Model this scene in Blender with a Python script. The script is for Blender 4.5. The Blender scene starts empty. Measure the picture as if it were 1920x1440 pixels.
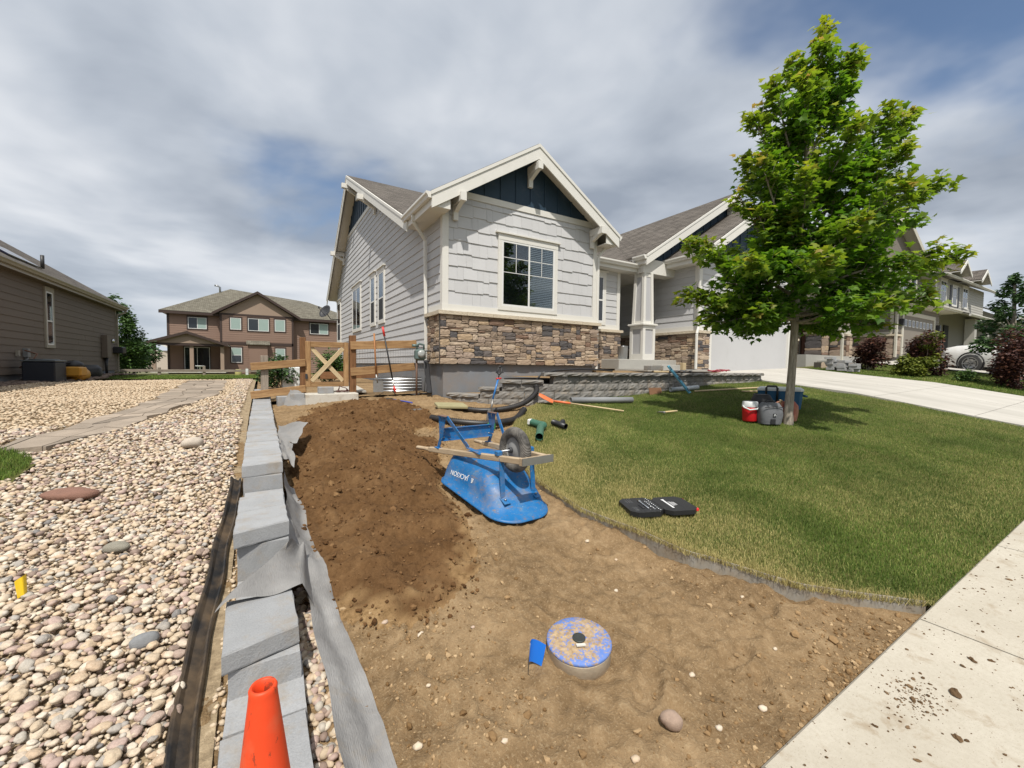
import bpy, math, random
import numpy as np
from mathutils import Vector, Matrix, Quaternion, noise as mnoise
R = math.radians
rng = np.random.default_rng(7)
random.seed(7)
sc = bpy.context.scene
col = sc.collection

# ------------------------------------------------------------------ camera
CAM_Z = 1.45
yaw, pit, roll = R(31.1), R(2.45), R(0.65)
fwd = Vector((math.sin(yaw)*math.cos(pit), math.cos(yaw)*math.cos(pit), -math.sin(pit)))
rgt = Vector((math.cos(yaw), -math.sin(yaw), 0.0))
upv = rgt.cross(fwd)
r2 = rgt*math.cos(roll) + upv*math.sin(roll)
u2 = -rgt*math.sin(roll) + upv*math.cos(roll)
cam_data = bpy.data.cameras.new('camera')
cam_data.sensor_width = 36.0
cam_data.lens = 780.0/1920.0*36.0
cam_data.clip_start = 0.05
cam_data.clip_end = 4000.0
cam = bpy.data.objects.new('camera', cam_data)
col.objects.link(cam)
cam.matrix_world = Matrix(((r2.x, u2.x, -fwd.x, 0), (r2.y, u2.y, -fwd.y, 0), (r2.z, u2.z, -fwd.z, CAM_Z), (0, 0, 0, 1)))
sc.camera = cam

# ------------------------------------------------------------------ world, sun, exposure
SUN_RAY = Vector((0.25, 0.45, -0.82)).normalized()
SUN_EL = math.asin(-SUN_RAY.z)
SUN_AZ = math.atan2(-SUN_RAY.x, -SUN_RAY.y)
world = bpy.data.worlds.new('World')
sc.world = world
world.use_nodes = True
wn, wl = world.node_tree.nodes, world.node_tree.links
wn.clear()
def WN(t, **k):
    n = wn.new(t)
    for a, v in k.items(): setattr(n, a, v)
    return n
def WM(op, a, b=None, clamp=False):
    n = WN('ShaderNodeMath', operation=op, use_clamp=clamp)
    for i, v in enumerate((a, b)):
        if v is None: continue
        if isinstance(v, (int, float)): n.inputs[i].default_value = v
        else: wl.new(v, n.inputs[i])
    return n.outputs[0]
wout = WN('ShaderNodeOutputWorld')
wbg = WN('ShaderNodeBackground')
wbg.inputs[1].default_value = 0.1
sky = WN('ShaderNodeTexSky', sky_type='NISHITA', sun_disc=False)
sky.sun_elevation = SUN_EL
sky.sun_rotation = SUN_AZ % (2*math.pi)
sky.air_density = 1.0; sky.dust_density = 0.6; sky.ozone_density = 1.6
tc = WN('ShaderNodeTexCoord')
sep = WN('ShaderNodeSeparateXYZ'); wl.new(tc.outputs['Generated'], sep.inputs[0])
dz = WM('ADD', WM('MAXIMUM', sep.outputs[2], 0.0), 0.16)
cmb = WN('ShaderNodeCombineXYZ')
wl.new(WM('DIVIDE', sep.outputs[0], dz), cmb.inputs[0])
wl.new(WM('DIVIDE', sep.outputs[1], dz), cmb.inputs[1])
def wnoise(scale, detail, rough, off, dist=0.0):
    mp = WN('ShaderNodeMapping'); mp.inputs['Location'].default_value = off
    wl.new(cmb.outputs[0], mp.inputs[0])
    n = WN('ShaderNodeTexNoise'); n.inputs['Scale'].default_value = scale
    n.inputs['Detail'].default_value = detail; n.inputs['Roughness'].default_value = rough
    n.inputs['Distortion'].default_value = dist
    wl.new(mp.outputs[0], n.inputs['Vector'])
    return n.outputs[0]
SKY_OFF = (10.27, 12.44, 2.74)
cov = wnoise(0.6, 6, 0.5, SKY_OFF, 0.25)
shade = wnoise(0.5, 5, 0.5, (13.47, 3.26, 4.0), 0.4)
fine = wnoise(1.9, 5, 0.5, (1.3, 5.2, 2.0), 0.3)
def wramp(fac, stops, interp='LINEAR'):
    r = WN('ShaderNodeValToRGB'); cr = r.color_ramp; cr.interpolation = interp
    while len(cr.elements) < len(stops): cr.elements.new(0.5)
    for e, (p, c) in zip(cr.elements, stops): e.position = p; e.color = (*c, 1) if len(c) == 3 else c
    wl.new(fac, r.inputs[0]); return r.outputs[0]
covm = wramp(cov, [(0.325, (0.0,)*3), (0.445, (1.0,)*3)], 'EASE')
sh = WM('ADD', WM('MULTIPLY', shade, 0.80), WM('MULTIPLY', fine, 0.20))
cloud = wramp(sh, [(0.39, (2.7, 3.1, 3.75)), (0.47, (4.4, 4.8, 5.4)), (0.54, (6.3, 6.55, 6.95)), (0.62, (7.7, 7.8, 7.95))])
# towards the horizon the cloud deck turns into an even blue-grey
mixh = WN('ShaderNodeMixRGB'); mixh.blend_type = 'MIX'
hz = wramp(sep.outputs[2], [(0.0, (1,)*3), (0.30, (0.0,)*3)], 'EASE')
wl.new(WM('MULTIPLY', hz, 0.55), mixh.inputs[0]); wl.new(cloud, mixh.inputs[1]); mixh.inputs[2].default_value = (4.2, 4.75, 5.4, 1)
mix = WN('ShaderNodeMixRGB')
wl.new(WM('MAXIMUM', covm, WM('MULTIPLY', hz, 1.6, True)), mix.inputs[0]); wl.new(sky.outputs[0], mix.inputs[1]); wl.new(mixh.outputs[0], mix.inputs[2])
wl.new(mix.outputs[0], wbg.inputs[0]); wl.new(wbg.outputs[0], wout.inputs[0])

sun_data = bpy.data.lights.new('sun', 'SUN')
sun_data.energy = 3.9; sun_data.angle = R(0.8); sun_data.color = (1.0, 0.95, 0.87)
sun = bpy.data.objects.new('sun', sun_data); col.objects.link(sun)
sun.rotation_euler = SUN_RAY.to_track_quat('-Z', 'Y').to_euler()
sun.location = (-5, -9, 16)
sc.view_settings.view_transform = 'Standard'
sc.view_settings.look = 'None'
sc.view_settings.exposure = 0.28
sc.view_settings.gamma = 1.0
sc.view_settings.use_curve_mapping = False
sc.cycles.use_denoising = True

# ------------------------------------------------------------------ helpers: objects
def link(o): col.objects.link(o); return o
def thing(name, label, cat, loc=(0, 0, 0), rz=0.0, group=None):
    o = bpy.data.objects.new(name, None); link(o)
    o.empty_display_size = 0.1
    o.location = loc; o.rotation_euler = (0, 0, rz)
    o['label'] = label; o['category'] = cat
    if group: o['group'] = group
    return o
def tag(o, label, cat, group=None):
    o['label'] = label; o['category'] = cat
    if group: o['group'] = group
    return o
def wmat(o):
    m = o.matrix_basis.copy()
    while o.parent:
        o = o.parent; m = o.matrix_basis @ m
    return m
def rect_grid(*a): pass

class MB:
    """collects shapes in world (or local) coordinates and builds one mesh object"""
    def __init__(s): s.v = []; s.f = []; s.m = []; s.uv = {}; s.n = 0; s.sm = []
    def raw(s, verts, faces, mi=0, smooth=False):
        b = len(s.v)
        s.v.extend([tuple(p) for p in verts])
        for f in faces: s.f.append(tuple(i+b for i in f)); s.m.append(mi); s.sm.append(smooth)
        return b
    def box(s, lo, hi, mi=0):
        (x0, y0, z0), (x1, y1, z1) = lo, hi
        return s.raw([(x0,y0,z0),(x1,y0,z0),(x1,y1,z0),(x0,y1,z0),(x0,y0,z1),(x1,y0,z1),(x1,y1,z1),(x0,y1,z1)],
              [(0,3,2,1),(4,5,6,7),(0,1,5,4),(1,2,6,5),(2,3,7,6),(3,0,4,7)], mi)
    def cbox(s, c, size, rot=None, mi=0, bev=0.0):
        hx, hy, hz = [q/2 for q in size]
        if bev <= 0:
            P = [(-hx,-hy,-hz),(hx,-hy,-hz),(hx,hy,-hz),(-hx,hy,-hz),(-hx,-hy,hz),(hx,-hy,hz),(hx,hy,hz),(-hx,hy,hz)]
            F = [(0,3,2,1),(4,5,6,7),(0,1,5,4),(1,2,6,5),(2,3,7,6),(3,0,4,7)]
        else:
            P = []; 
            for z, i in ((-hz, bev), (-hz+bev, 0), (hz-bev, 0), (hz, bev)):
                a, b = hx-i, hy-i; k = bev
                P += [(-a+k,-b,z),(a-k,-b,z),(a,-b+k,z),(a,b-k,z),(a-k,b,z),(-a+k,b,z),(-a,b-k,z),(-a,-b+k,z)]
            F = [tuple(range(7,-1,-1)), tuple(range(24,32))]
            for L in range(3):
                for i in range(8): F.append((L*8+i, L*8+(i+1)%8, L*8+8+(i+1)%8, L*8+8+i))
        M = rot.to_matrix() if isinstance(rot, Quaternion) else rot
        out = []
        for p in P:
            q = Vector(p)
            if M is not None: q = M @ q
            out.append((q.x+c[0], q.y+c[1], q.z+c[2]))
        return s.raw(out, F, mi)
    def bar(s, a, b, w, h, up=(0, 0, 1), mi=0, bev=0.0):
        a, b = Vector(a), Vector(b); d = b-a; L = d.length; d.normalize()
        side = d.cross(Vector(up))
        if side.length < 1e-4: side = d.cross(Vector((1, 0, 0)))
        side.normalize(); u = side.cross(d)
        M = Matrix((( d.x, side.x, u.x), (d.y, side.y, u.y), (d.z, side.z, u.z)))
        return s.cbox((a+b)/2, (L, w, h), M, mi, bev)
    def prism(s, poly, vec, mi=0):
        """poly: planar list of points, extruded by vec"""
        n = len(poly); v = Vector(vec)
        P = [tuple(p) for p in poly] + [tuple(Vector(p)+v) for p in poly]
        nrm = Vector((0, 0, 0))
        for i in range(n):
            a, b = Vector(poly[i]), Vector(poly[(i+1) % n]); nrm += a.cross(b)
        F = [tuple(range(n)), tuple(range(2*n-1, n-1, -1))] + [(i, i+n, (i+1) % n+n, (i+1) % n) for i in range(n)]
        if nrm.dot(v) > 0: F = [tuple(reversed(f)) for f in F]
        return s.raw(P, F, mi)
    def tube(s, pts, rad, seg=10, mi=0, caps=True, smooth=True, closed=False):
        pts = [Vector(p) for p in pts]; n = len(pts)
        rad = rad if hasattr(rad, '__len__') else [rad]*n
        P = []; F = []; prev = None
        for i, p in enumerate(pts):
            if closed: t = pts[(i+1) % n]-pts[i-1]
            else: t = pts[min(i+1, n-1)]-pts[max(i-1, 0)]
            if t.length < 1e-9: t = Vector((0, 0, 1))
            t.normalize()
            if prev is None:
                a = Vector((0, 0, 1)) if abs(t.z) < 0.9 else Vector((1, 0, 0))
                u = t.cross(a).normalized()
            else:
                u = prev - t*prev.dot(t)
                if u.length < 1e-6: u = t.cross(Vector((0, 0, 1)))
                u.normalize()
            prev = u; w = t.cross(u)
            for k in range(seg):
                c = 2*math.pi*k/seg
                P.append(p + (u*math.cos(c)+w*math.sin(c))*rad[i])
        for i in range(n if closed else n-1):
            j = (i+1) % n
            for k in range(seg):
                F.append((i*seg+k, i*seg+(k+1) % seg, j*seg+(k+1) % seg, j*seg+k))
        if caps and not closed:
            F.append(tuple(range(seg-1, -1, -1))); F.append(tuple((n-1)*seg+k for k in range(seg)))
        b = s.raw(P, F, mi, smooth)
        if caps and not closed: s.sm[-1] = s.sm[-2] = False
        return b
    def lathe(s, prof, seg=24, c=(0, 0, 0), M=None, mi=0, smooth=True, caps=True):
        P = []; F = []
        for r, z in prof:
            for k in range(seg):
                a = 2*math.pi*k/seg; q = Vector((r*math.cos(a), r*math.sin(a), z))
                if M is not None: q = M @ q
                P.append((q.x+c[0], q.y+c[1], q.z+c[2]))
        for i in range(len(prof)-1):
            for k in range(seg):
                F.append((i*seg+k, i*seg+(k+1) % seg, (i+1)*seg+(k+1) % seg, (i+1)*seg+k))
        if caps:
            F.append(tuple(range(seg-1, -1, -1))); F.append(tuple((len(prof)-1)*seg+k for k in range(seg)))
        s.raw(P, F, mi, smooth)
        if caps: s.sm[-1] = s.sm[-2] = False
    def grid(s, P, mi=0, smooth=True, flip=False):
        """P: rows x cols of points"""
        nr, nc = len(P), len(P[0]); flat = [q for row in P for q in row]
        F = []
        for i in range(nr-1):
            for j in range(nc-1):
                f = (i*nc+j, i*nc+j+1, (i+1)*nc+j+1, (i+1)*nc+j)
                F.append(tuple(reversed(f)) if flip else f)
        return s.raw(flat, F, mi, smooth)
    def build(s, name, mat, parent=None, local=False, uvf=None):
        me = bpy.data.meshes.new(name)
        V = s.v
        if parent is not None and not local:
            inv = wmat(parent).inverted()
            V = [tuple(inv @ Vector(p)) for p in V]
        me.from_pydata(V, [], s.f)
        mats = mat if isinstance(mat, (list, tuple)) else [mat]
        for m_ in mats: me.materials.append(m_)
        if len(mats) > 1: me.polygons.foreach_set('material_index', s.m)
        me.polygons.foreach_set('use_smooth', s.sm)
        if uvf:
            uvl = me.uv_layers.new(name='UVMap')
            W = s.v
            for lp in me.loops: uvl.data[lp.index].uv = uvf(W[lp.vertex_index])
        me.update()
        o = bpy.data.objects.new(name, me); link(o)
        if parent is not None: o.parent = parent
        return o
def piece(name, me, parent, M, mat=None):
    o = bpy.data.objects.new(name, me); link(o)
    o.parent = parent
    o.matrix_basis = wmat(parent).inverted() @ M if parent is not None else M
    return o
def np_mesh(name, V, F, mat, parent=None, smooth=True, attrs=None):
    """V (n,3), F (m,k) numpy"""
    me = bpy.data.meshes.new(name)
    V = np.asarray(V, dtype=np.float32); F = np.asarray(F, dtype=np.int32)
    k = F.shape[1]
    me.vertices.add(len(V)); me.vertices.foreach_set('co', V.ravel())
    me.loops.add(F.size); me.loops.foreach_set('vertex_index', F.ravel())
    me.polygons.add(len(F)); me.polygons.foreach_set('loop_start', np.arange(0, F.size, k, dtype=np.int32))
    me.polygons.foreach_set('loop_total', np.full(len(F), k, dtype=np.int32))
    me.polygons.foreach_set('use_smooth', np.full(len(F), smooth, dtype=bool))
    if attrs:
        for an, arr in attrs.items():
            a = me.attributes.new(an, 'FLOAT', 'POINT'); a.data.foreach_set('value', np.asarray(arr, dtype=np.float32))
    me.materials.append(mat)
    me.update(calc_edges=True); me.validate()
    o = bpy.data.objects.new(name, me); link(o)
    if parent is not None: o.parent = parent
    return o
def kind(o, k): o['kind'] = k; return o
def tri_fan_icos(sub):
    import bmesh
    bm = bmesh.new(); bmesh.ops.create_icosphere(bm, subdivisions=sub, radius=1.0)
    V = np.array([v.co[:] for v in bm.verts]); F = np.array([[v.index for v in f.verts] for f in bm.faces]); bm.free()
    return V, F
ICO1, ICO2, ICO3 = tri_fan_icos(1), tri_fan_icos(2), tri_fan_icos(3)
def rotmats(n, flat=0.35):
    """random rotations: yaw any, tilt small"""
    a = rng.uniform(0, 2*math.pi, n); t = rng.normal(0, flat, n); b = rng.uniform(0, 2*math.pi, n)
    ca, sa, ct, st, cb, sb = np.cos(a), np.sin(a), np.cos(t), np.sin(t), np.cos(b), np.sin(b)
    Z = np.zeros(n); O = np.ones(n)
    A = np.stack([np.stack([ca,-sa,Z],-1), np.stack([sa,ca,Z],-1), np.stack([Z,Z,O],-1)],-2)
    T = np.stack([np.stack([O,Z,Z],-1), np.stack([Z,ct,-st],-1), np.stack([Z,st,ct],-1)],-2)
    B = np.stack([np.stack([cb,-sb,Z],-1), np.stack([sb,cb,Z],-1), np.stack([Z,Z,O],-1)],-2)
    return A @ T @ B

# value noise on numpy arrays (for ground relief)
_perm = rng.permutation(4096); _val = rng.uniform(-1, 1, 4096)
def vnoise(x, y, seed=0):
    xi, yi = np.floor(x).astype(int), np.floor(y).astype(int)
    fx, fy = x-xi, y-yi; fx = fx*fx*(3-2*fx); fy = fy*fy*(3-2*fy)
    def h(i, j): return _val[_perm[(_perm[(i+seed*131) & 4095]+j*7+seed) & 4095]]
    return (h(xi, yi)*(1-fx)+h(xi+1, yi)*fx)*(1-fy)+(h(xi, yi+1)*(1-fx)+h(xi+1, yi+1)*fx)*fy
def fbm(x, y, sc_, oct=4, seed=0, gain=0.5):
    x = np.asarray(x, float)*sc_; y = np.asarray(y, float)*sc_; s = 0; a = 1.0
    for i in range(oct):
        s = s+a*vnoise(x, y, seed+i); x = x*2.03+11.3; y = y*2.03+5.7; a *= gain
    return s

# ------------------------------------------------------------------ helpers: materials
MATS = {}
class NT:
    def __init__(s, name):
        s.mat = bpy.data.materials.new(name); s.mat.use_nodes = True
        s.n, s.l = s.mat.node_tree.nodes, s.mat.node_tree.links
        s.bsdf = s.n['Principled BSDF']; s.tc = None
    def node(s, t, **k):
        n = s.n.new(t)
        for a, v in k.items(): setattr(n, a, v)
        return n
    def put(s, sock, v):
        if isinstance(v, (int, float)): sock.default_value = v
        elif isinstance(v, (tuple, list)): sock.default_value = (*v, 1) if len(v) == 3 and sock.type == 'RGBA' else v
        else: s.l.new(v, sock)
    def coord(s, which='Object'):
        if s.tc is None: s.tc = s.node('ShaderNodeTexCoord')
        return s.tc.outputs[which]
    def worldpos(s): return s.node('ShaderNodeNewGeometry').outputs['Position']
    def mapping(s, vec, scale=(1, 1, 1), loc=(0, 0, 0), rot=(0, 0, 0)):
        m = s.node('ShaderNodeMapping'); s.l.new(vec, m.inputs[0])
        m.inputs['Scale'].default_value = scale; m.inputs['Location'].default_value = loc; m.inputs['Rotation'].default_value = rot
        return m.outputs[0]
    def noise(s, vec, scale, detail=4, rough=0.5, dist=0.0):
        n = s.node('ShaderNodeTexNoise'); s.l.new(vec, n.inputs['Vector'])
        for k, v in (('Scale', scale), ('Detail', detail), ('Roughness', rough), ('Distortion', dist)): n.inputs[k].default_value = v
        return n.outputs[0]
    def vor(s, vec, scale, feature='F1', out='Distance', rand=1.0):
        n = s.node('ShaderNodeTexVoronoi', feature=feature); s.l.new(vec, n.inputs['Vector']); n.inputs['Scale'].default_value = scale
        n.inputs['Randomness'].default_value = rand
        return n.outputs[out]
    def math(s, op, a, b=0.0, clamp=False):
        n = s.node('ShaderNodeMath', operation=op, use_clamp=clamp); s.put(n.inputs[0], a); s.put(n.inputs[1], b); return n.outputs[0]
    def ramp(s, fac, stops, interp='LINEAR'):
        r = s.node('ShaderNodeValToRGB'); cr = r.color_ramp; cr.interpolation = interp
        while len(cr.elements) < len(stops): cr.elements.new(0.5)
        for e, (p, c) in zip(cr.elements, stops):
            e.position = p; e.color = (c, c, c, 1) if isinstance(c, (int, float)) else (*c, 1)
        s.l.new(fac, r.inputs[0]); return r.outputs[0]
    def mix(s, fac, a, b, mode='MIX'):
        n = s.node('ShaderNodeMixRGB', blend_type=mode); s.put(n.inputs[0], fac); s.put(n.inputs[1], a); s.put(n.inputs[2], b); return n.outputs[0]
    def hsv(s, c, h=0.5, sat=1.0, v=1.0):
        n = s.node('ShaderNodeHueSaturation'); s.put(n.inputs['Hue'], h); s.put(n.inputs['Saturation'], sat); s.put(n.inputs['Value'], v); s.put(n.inputs['Color'], c); return n.outputs[0]
    def rand(s): return s.node('ShaderNodeObjectInfo').outputs['Random']
    def attr(s, name): 
        n = s.node('ShaderNodeAttribute'); n.attribute_name = name; return n.outputs['Fac']
    def bump(s, h, strength=0.3, dist=0.01):
        b = s.node('ShaderNodeBump'); b.inputs['Strength'].default_value = strength; b.inputs['Distance'].default_value = dist
        s.l.new(h, b.inputs['Height']); s.l.new(b.outputs[0], s.bsdf.inputs['Normal']); return b
    def out(s, color=None, rough=0.6, metal=None, spec=None):
        if color is not None: s.put(s.bsdf.inputs['Base Color'], color)
        s.put(s.bsdf.inputs['Roughness'], rough)
        if metal is not None: s.put(s.bsdf.inputs['Metallic'], metal)
        if spec is not None: s.bsdf.inputs['Specular IOR Level'].default_value = spec
        MATS[s.mat.name] = s.mat
        return s.mat
def simple(name, c, rough=0.6, metal=None, var=0.12, nscale=6.0, bump=0.0, bscale=60.0, bdist=0.004, rvar=0.0, spec=None, dirt=None, dirt_amt=0.0, dirt_scale=4.0, use_pos=False):
    t = NT(name); p = t.worldpos() if use_pos else t.coord('Object')
    n = t.noise(p, nscale, 5, 0.6)
    c2 = t.hsv(c, 0.5, 1.0, t.math('ADD', t.math('MULTIPLY', n, 2*var), 1.0-var))
    if rvar: c2 = t.hsv(c2, 0.5, 1.0, t.math('ADD', t.math('MULTIPLY', t.rand(), 2*rvar), 1.0-rvar))
    if dirt:
        d = t.ramp(t.noise(p, dirt_scale, 6, 0.62), [(0.5-0.12, 0.0), (0.5+0.18, 1.0)])
        c2 = t.mix(t.math('MULTIPLY', d, dirt_amt), c2, dirt)
    if bump: t.bump(t.noise(p, bscale, 5, 0.6), bump, bdist)
    return t.out(c2, rough, metal, spec)
# ================================================================== ground
FL = [(-50,0),(.78,0),(6.4,.68),(8.4,.8),(9.3,.83),(16,.92),(26,.95),(40,.7),(80,.3),(400,0)]
FR = [(-50,0),(.78,0),(1.67,.12),(4.28,.58),(6.4,.8),(8.1,1.0),(12,1.05),(40,1.0),(400,.5)]
FLx, FLy = zip(*FL); FRx, FRy = zip(*FR)
def gz(x, y):
    x = np.asarray(x, float); y = np.asarray(y, float)
    a = np.interp(y, FLx, FLy); b = np.interp(y, FRx, FRy)
    t = np.clip((x-5)/6, 0, 1); t = t*t*(3-2*t)
    return 0.03*np.clip(x-1.5, -1.5, 16.5)+0.05*np.clip(x-18, 0, 60)+a*(1-t)+b*t
def gzf(x, y): return float(gz(x, y))

# materials of the ground
t = NT('dry_soil'); p = t.worldpos()
n1 = t.noise(p, 1.6, 6, 0.6); n2 = t.noise(p, 14, 6, 0.65); n3 = t.noise(p, 90, 4, 0.7)
c = t.ramp(n1, [(0.36, (0.125, 0.078, 0.038)), (0.5, (0.235, 0.155, 0.080)), (0.64, (0.355, 0.248, 0.140))])
c = t.mix(0.55, c, t.ramp(n2, [(0.3, (0.115, 0.072, 0.034)), (0.55, (0.265, 0.178, 0.094)), (0.75, (0.42, 0.305, 0.178))]))
c = t.mix(t.ramp(n3, [(0.42, 0.0), (0.52, 0.0), (0.66, 0.55)]), c, (0.40, 0.30, 0.18))
h = t.math('ADD', t.math('MULTIPLY', n2, 0.7), t.math('MULTIPLY', n3, 0.45))
t.bump(h, 1.0, 0.024)
M_DIRT = t.out(c, 0.95, spec=0.15)

t = NT('dark_topsoil'); p = t.worldpos()
n1 = t.noise(p, 3.2, 6, 0.62); n2 = t.noise(p, 28, 6, 0.7); n3 = t.noise(p, 130, 3, 0.6)
c = t.ramp(n1, [(0.34, (0.078, 0.040, 0.016)), (0.52, (0.135, 0.073, 0.031)), (0.68, (0.215, 0.128, 0.060))])
c = t.mix(0.5, c, t.ramp(n2, [(0.3, (0.062, 0.031, 0.012)), (0.6, (0.155, 0.085, 0.037)), (0.8, (0.25, 0.152, 0.072))]))
c = t.mix(t.ramp(t.vor(p, 26), [(0.0, 0.55), (0.05, 0.0)]), c, (0.55, 0.46, 0.33))
thin = t.math('ADD', t.attr('cover'), t.math('MULTIPLY', t.math('SUBTRACT', t.noise(p, 7, 6, .7), .5), 2.2))
c = t.mix(t.ramp(thin, [(0.30, 1.0), (0.75, 0.0)]), c, t.ramp(n2, [(0.3, (0.145, 0.085, 0.036)), (0.55, (0.30, 0.192, 0.092)), (0.75, (0.42, 0.295, 0.16))]))
t.bump(t.math('ADD', t.math('MULTIPLY', n2, 0.8), t.math('MULTIPLY', n3, 0.35)), 1.0, 0.02)
M_SOIL = t.out(c, 0.95, spec=0.12)

def soil_variant(name, a, b, c_):
    t = NT(name); p = t.coord('Object'); r = t.rand() if False else t.attr('tone')
    c = t.ramp(r, [(0.0, a), (0.55, b), (1.0, c_)])
    n = t.noise(t.worldpos(), 60, 4, 0.6)
    c = t.hsv(c, 0.5, 1.0, t.math('ADD', t.math('MULTIPLY', n, 0.7), 0.65))
    t.bump(n, 0.7, 0.006)
    return t.out(c, 0.95, spec=0.12)
M_CLOD = soil_variant('soil_clod', (0.15, 0.088, 0.038), (0.28, 0.18, 0.09), (0.43, 0.31, 0.18))
M_CLODD = soil_variant('dark_clod', (0.07, 0.035, 0.014), (0.135, 0.072, 0.031), (0.21, 0.125, 0.058))

t = NT('rock_bed_soil'); p = t.worldpos()
n = t.noise(p, 22, 6, 0.65)
c = t.ramp(n, [(0.3, (0.18, 0.135, 0.085)), (0.6, (0.36, 0.28, 0.18)), (0.8, (0.55, 0.45, 0.31))])
t.bump(n, 1.0, 0.02); M_ROCKBASE = t.out(c, 0.95, spec=0.15)

PEB = [(0.0, (0.27, 0.19, 0.145)), (0.07, (0.55, 0.43, 0.28)), (0.2, (0.44, 0.32, 0.245)), (0.30, (0.64, 0.53, 0.38)), (0.42, (0.52, 0.38, 0.24)),
       (0.52, (0.60, 0.49, 0.36)), (0.62, (0.46, 0.33, 0.27)), (0.70, (0.68, 0.59, 0.46)), (0.80, (0.38, 0.345, 0.30)), (0.86, (0.60, 0.45, 0.28)), (0.93, (0.50, 0.45, 0.37)), (0.985, (0.22, 0.205, 0.195))]
def pebble_mat(name, indiv):
    t = NT(name); r = t.rand() if indiv else t.attr('tone')
    p = t.coord('Object') if indiv else t.worldpos()
    c = t.ramp(r, PEB, 'CONSTANT')
    if not indiv:   # far off the bed turns to small tan chippings
        c = t.mix(t.attr('tan'), c, t.mix(t.math('FRACT', t.math('MULTIPLY', r, 13.0)), (0.50, 0.355, 0.20), (0.66, 0.53, 0.35)))
    n = t.noise(p, 2.2 if indiv else 45, 5, 0.62)
    c = t.hsv(c, 0.497, 0.88, t.math('ADD', t.math('MULTIPLY', n, 0.75), 0.52))
    if indiv:
        w = t.noise(t.mapping(p, (1, 1, 5)), 2.0, 3, 0.5, 1.0)
        c = t.mix(t.ramp(w, [(0.55, 0.0), (0.62, 0.35), (0.68, 0.0)]), c, (0.62, 0.53, 0.42))
    t.bump(t.noise(p, 5 if indiv else 140, 5, 0.65), 0.35, 0.02 if indiv else 0.004)
    return t.out(c, 0.72, spec=0.3)
M_PEB_I = pebble_mat('river_pebble', True)
M_PEB = pebble_mat('river_pebbles_small', False)

t = NT('lawn_soil'); p = t.worldpos()
n = t.noise(p, 1.3, 5, 0.6); n2 = t.noise(p, 40, 5, 0.6)
c = t.mix(n2, t.mix(t.ramp(n, [(0.4, 0.0), (0.62, 1.0)]), (0.055, 0.075, 0.018), (0.17, 0.145, 0.055)), (0.10, 0.11, 0.035))
t.bump(n2, 1.0, 0.02); M_LAWN = t.out(c, 0.95, spec=0.1)

t = NT('grass_blade'); p = t.worldpos(); r = t.attr('tone')
patch = t.math('ADD', t.math('MULTIPLY', t.noise(p, 0.75, 4, 0.55, 0.4), 0.75), t.math('MULTIPLY', t.noise(p, 3.2, 3, 0.5), 0.25))
straw = t.ramp(t.math('ADD', t.math('ADD', patch, t.math('MULTIPLY', r, 0.30)), t.math('MULTIPLY', t.attr('dry'), 0.30)), [(0.66, 0.0), (0.95, 1.0)])
g = t.ramp(r, [(0.0, (0.046, 0.088, 0.012)), (0.5, (0.088, 0.146, 0.022)), (1.0, (0.155, 0.205, 0.040))])
g = t.hsv(g, 0.5, 1.0, t.ramp(patch, [(0.34, 0.70), (0.60, 1.45)]))
c = t.mix(straw, g, t.ramp(r, [(0.0, (0.27, 0.225, 0.075)), (1.0, (0.50, 0.42, 0.18))]))
M_BLADE = t.out(c, 0.6, spec=0.25)
t.bsdf.inputs['Transmission Weight'].default_value = 0.0

t = NT('concrete_paving'); p = t.worldpos()
n = t.noise(p, 1.1, 6, 0.6); n2 = t.noise(p, 55, 5, 0.6); n3 = t.noise(p, 7, 6, 0.68, 0.4); n4 = t.noise(p, 200, 2, 0.5)
c = t.ramp(n, [(0.3, (0.40, 0.36, 0.29)), (0.7, (0.53, 0.49, 0.41))])
c = t.mix(t.ramp(n2, [(0.35, 0.25), (0.6, 0.0)]), c, (0.33, 0.29, 0.22))
c = t.mix(t.ramp(n3, [(0.55, 0.0), (0.66, 0.45), (0.76, 0.75)]), c, (0.27, 0.20, 0.125))
c = t.mix(t.ramp(n4, [(0.64, 0.0), (0.70, 0.5)]), c, (0.2, 0.15, 0.1))
t.bump(t.math('ADD', n2, t.math('MULTIPLY', n4, 0.6)), 0.25, 0.004); M_WALK = t.out(c, 0.85, spec=0.25)

t = NT('driveway_concrete'); p = t.worldpos()
n = t.noise(t.mapping(p, (2.0, 0.35, 1)), 0.9, 6, 0.6); n2 = t.noise(p, 50, 4, 0.6)
c = t.ramp(n, [(0.3, (0.38, 0.36, 0.32)), (0.7, (0.52, 0.495, 0.445))])
c = t.mix(t.ramp(t.noise(p, 3, 5, 0.65), [(0.58, 0.0), (0.75, 0.35)]), c, (0.32, 0.30, 0.27))
t.bump(n2, 0.2, 0.003); M_DRIVE = t.out(c, 0.85, spec=0.25)
M_TERRAIN = simple('dry_terrain', (0.12, 0.115, 0.05), 0.95, var=0.35, nscale=0.6, use_pos=True)

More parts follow.
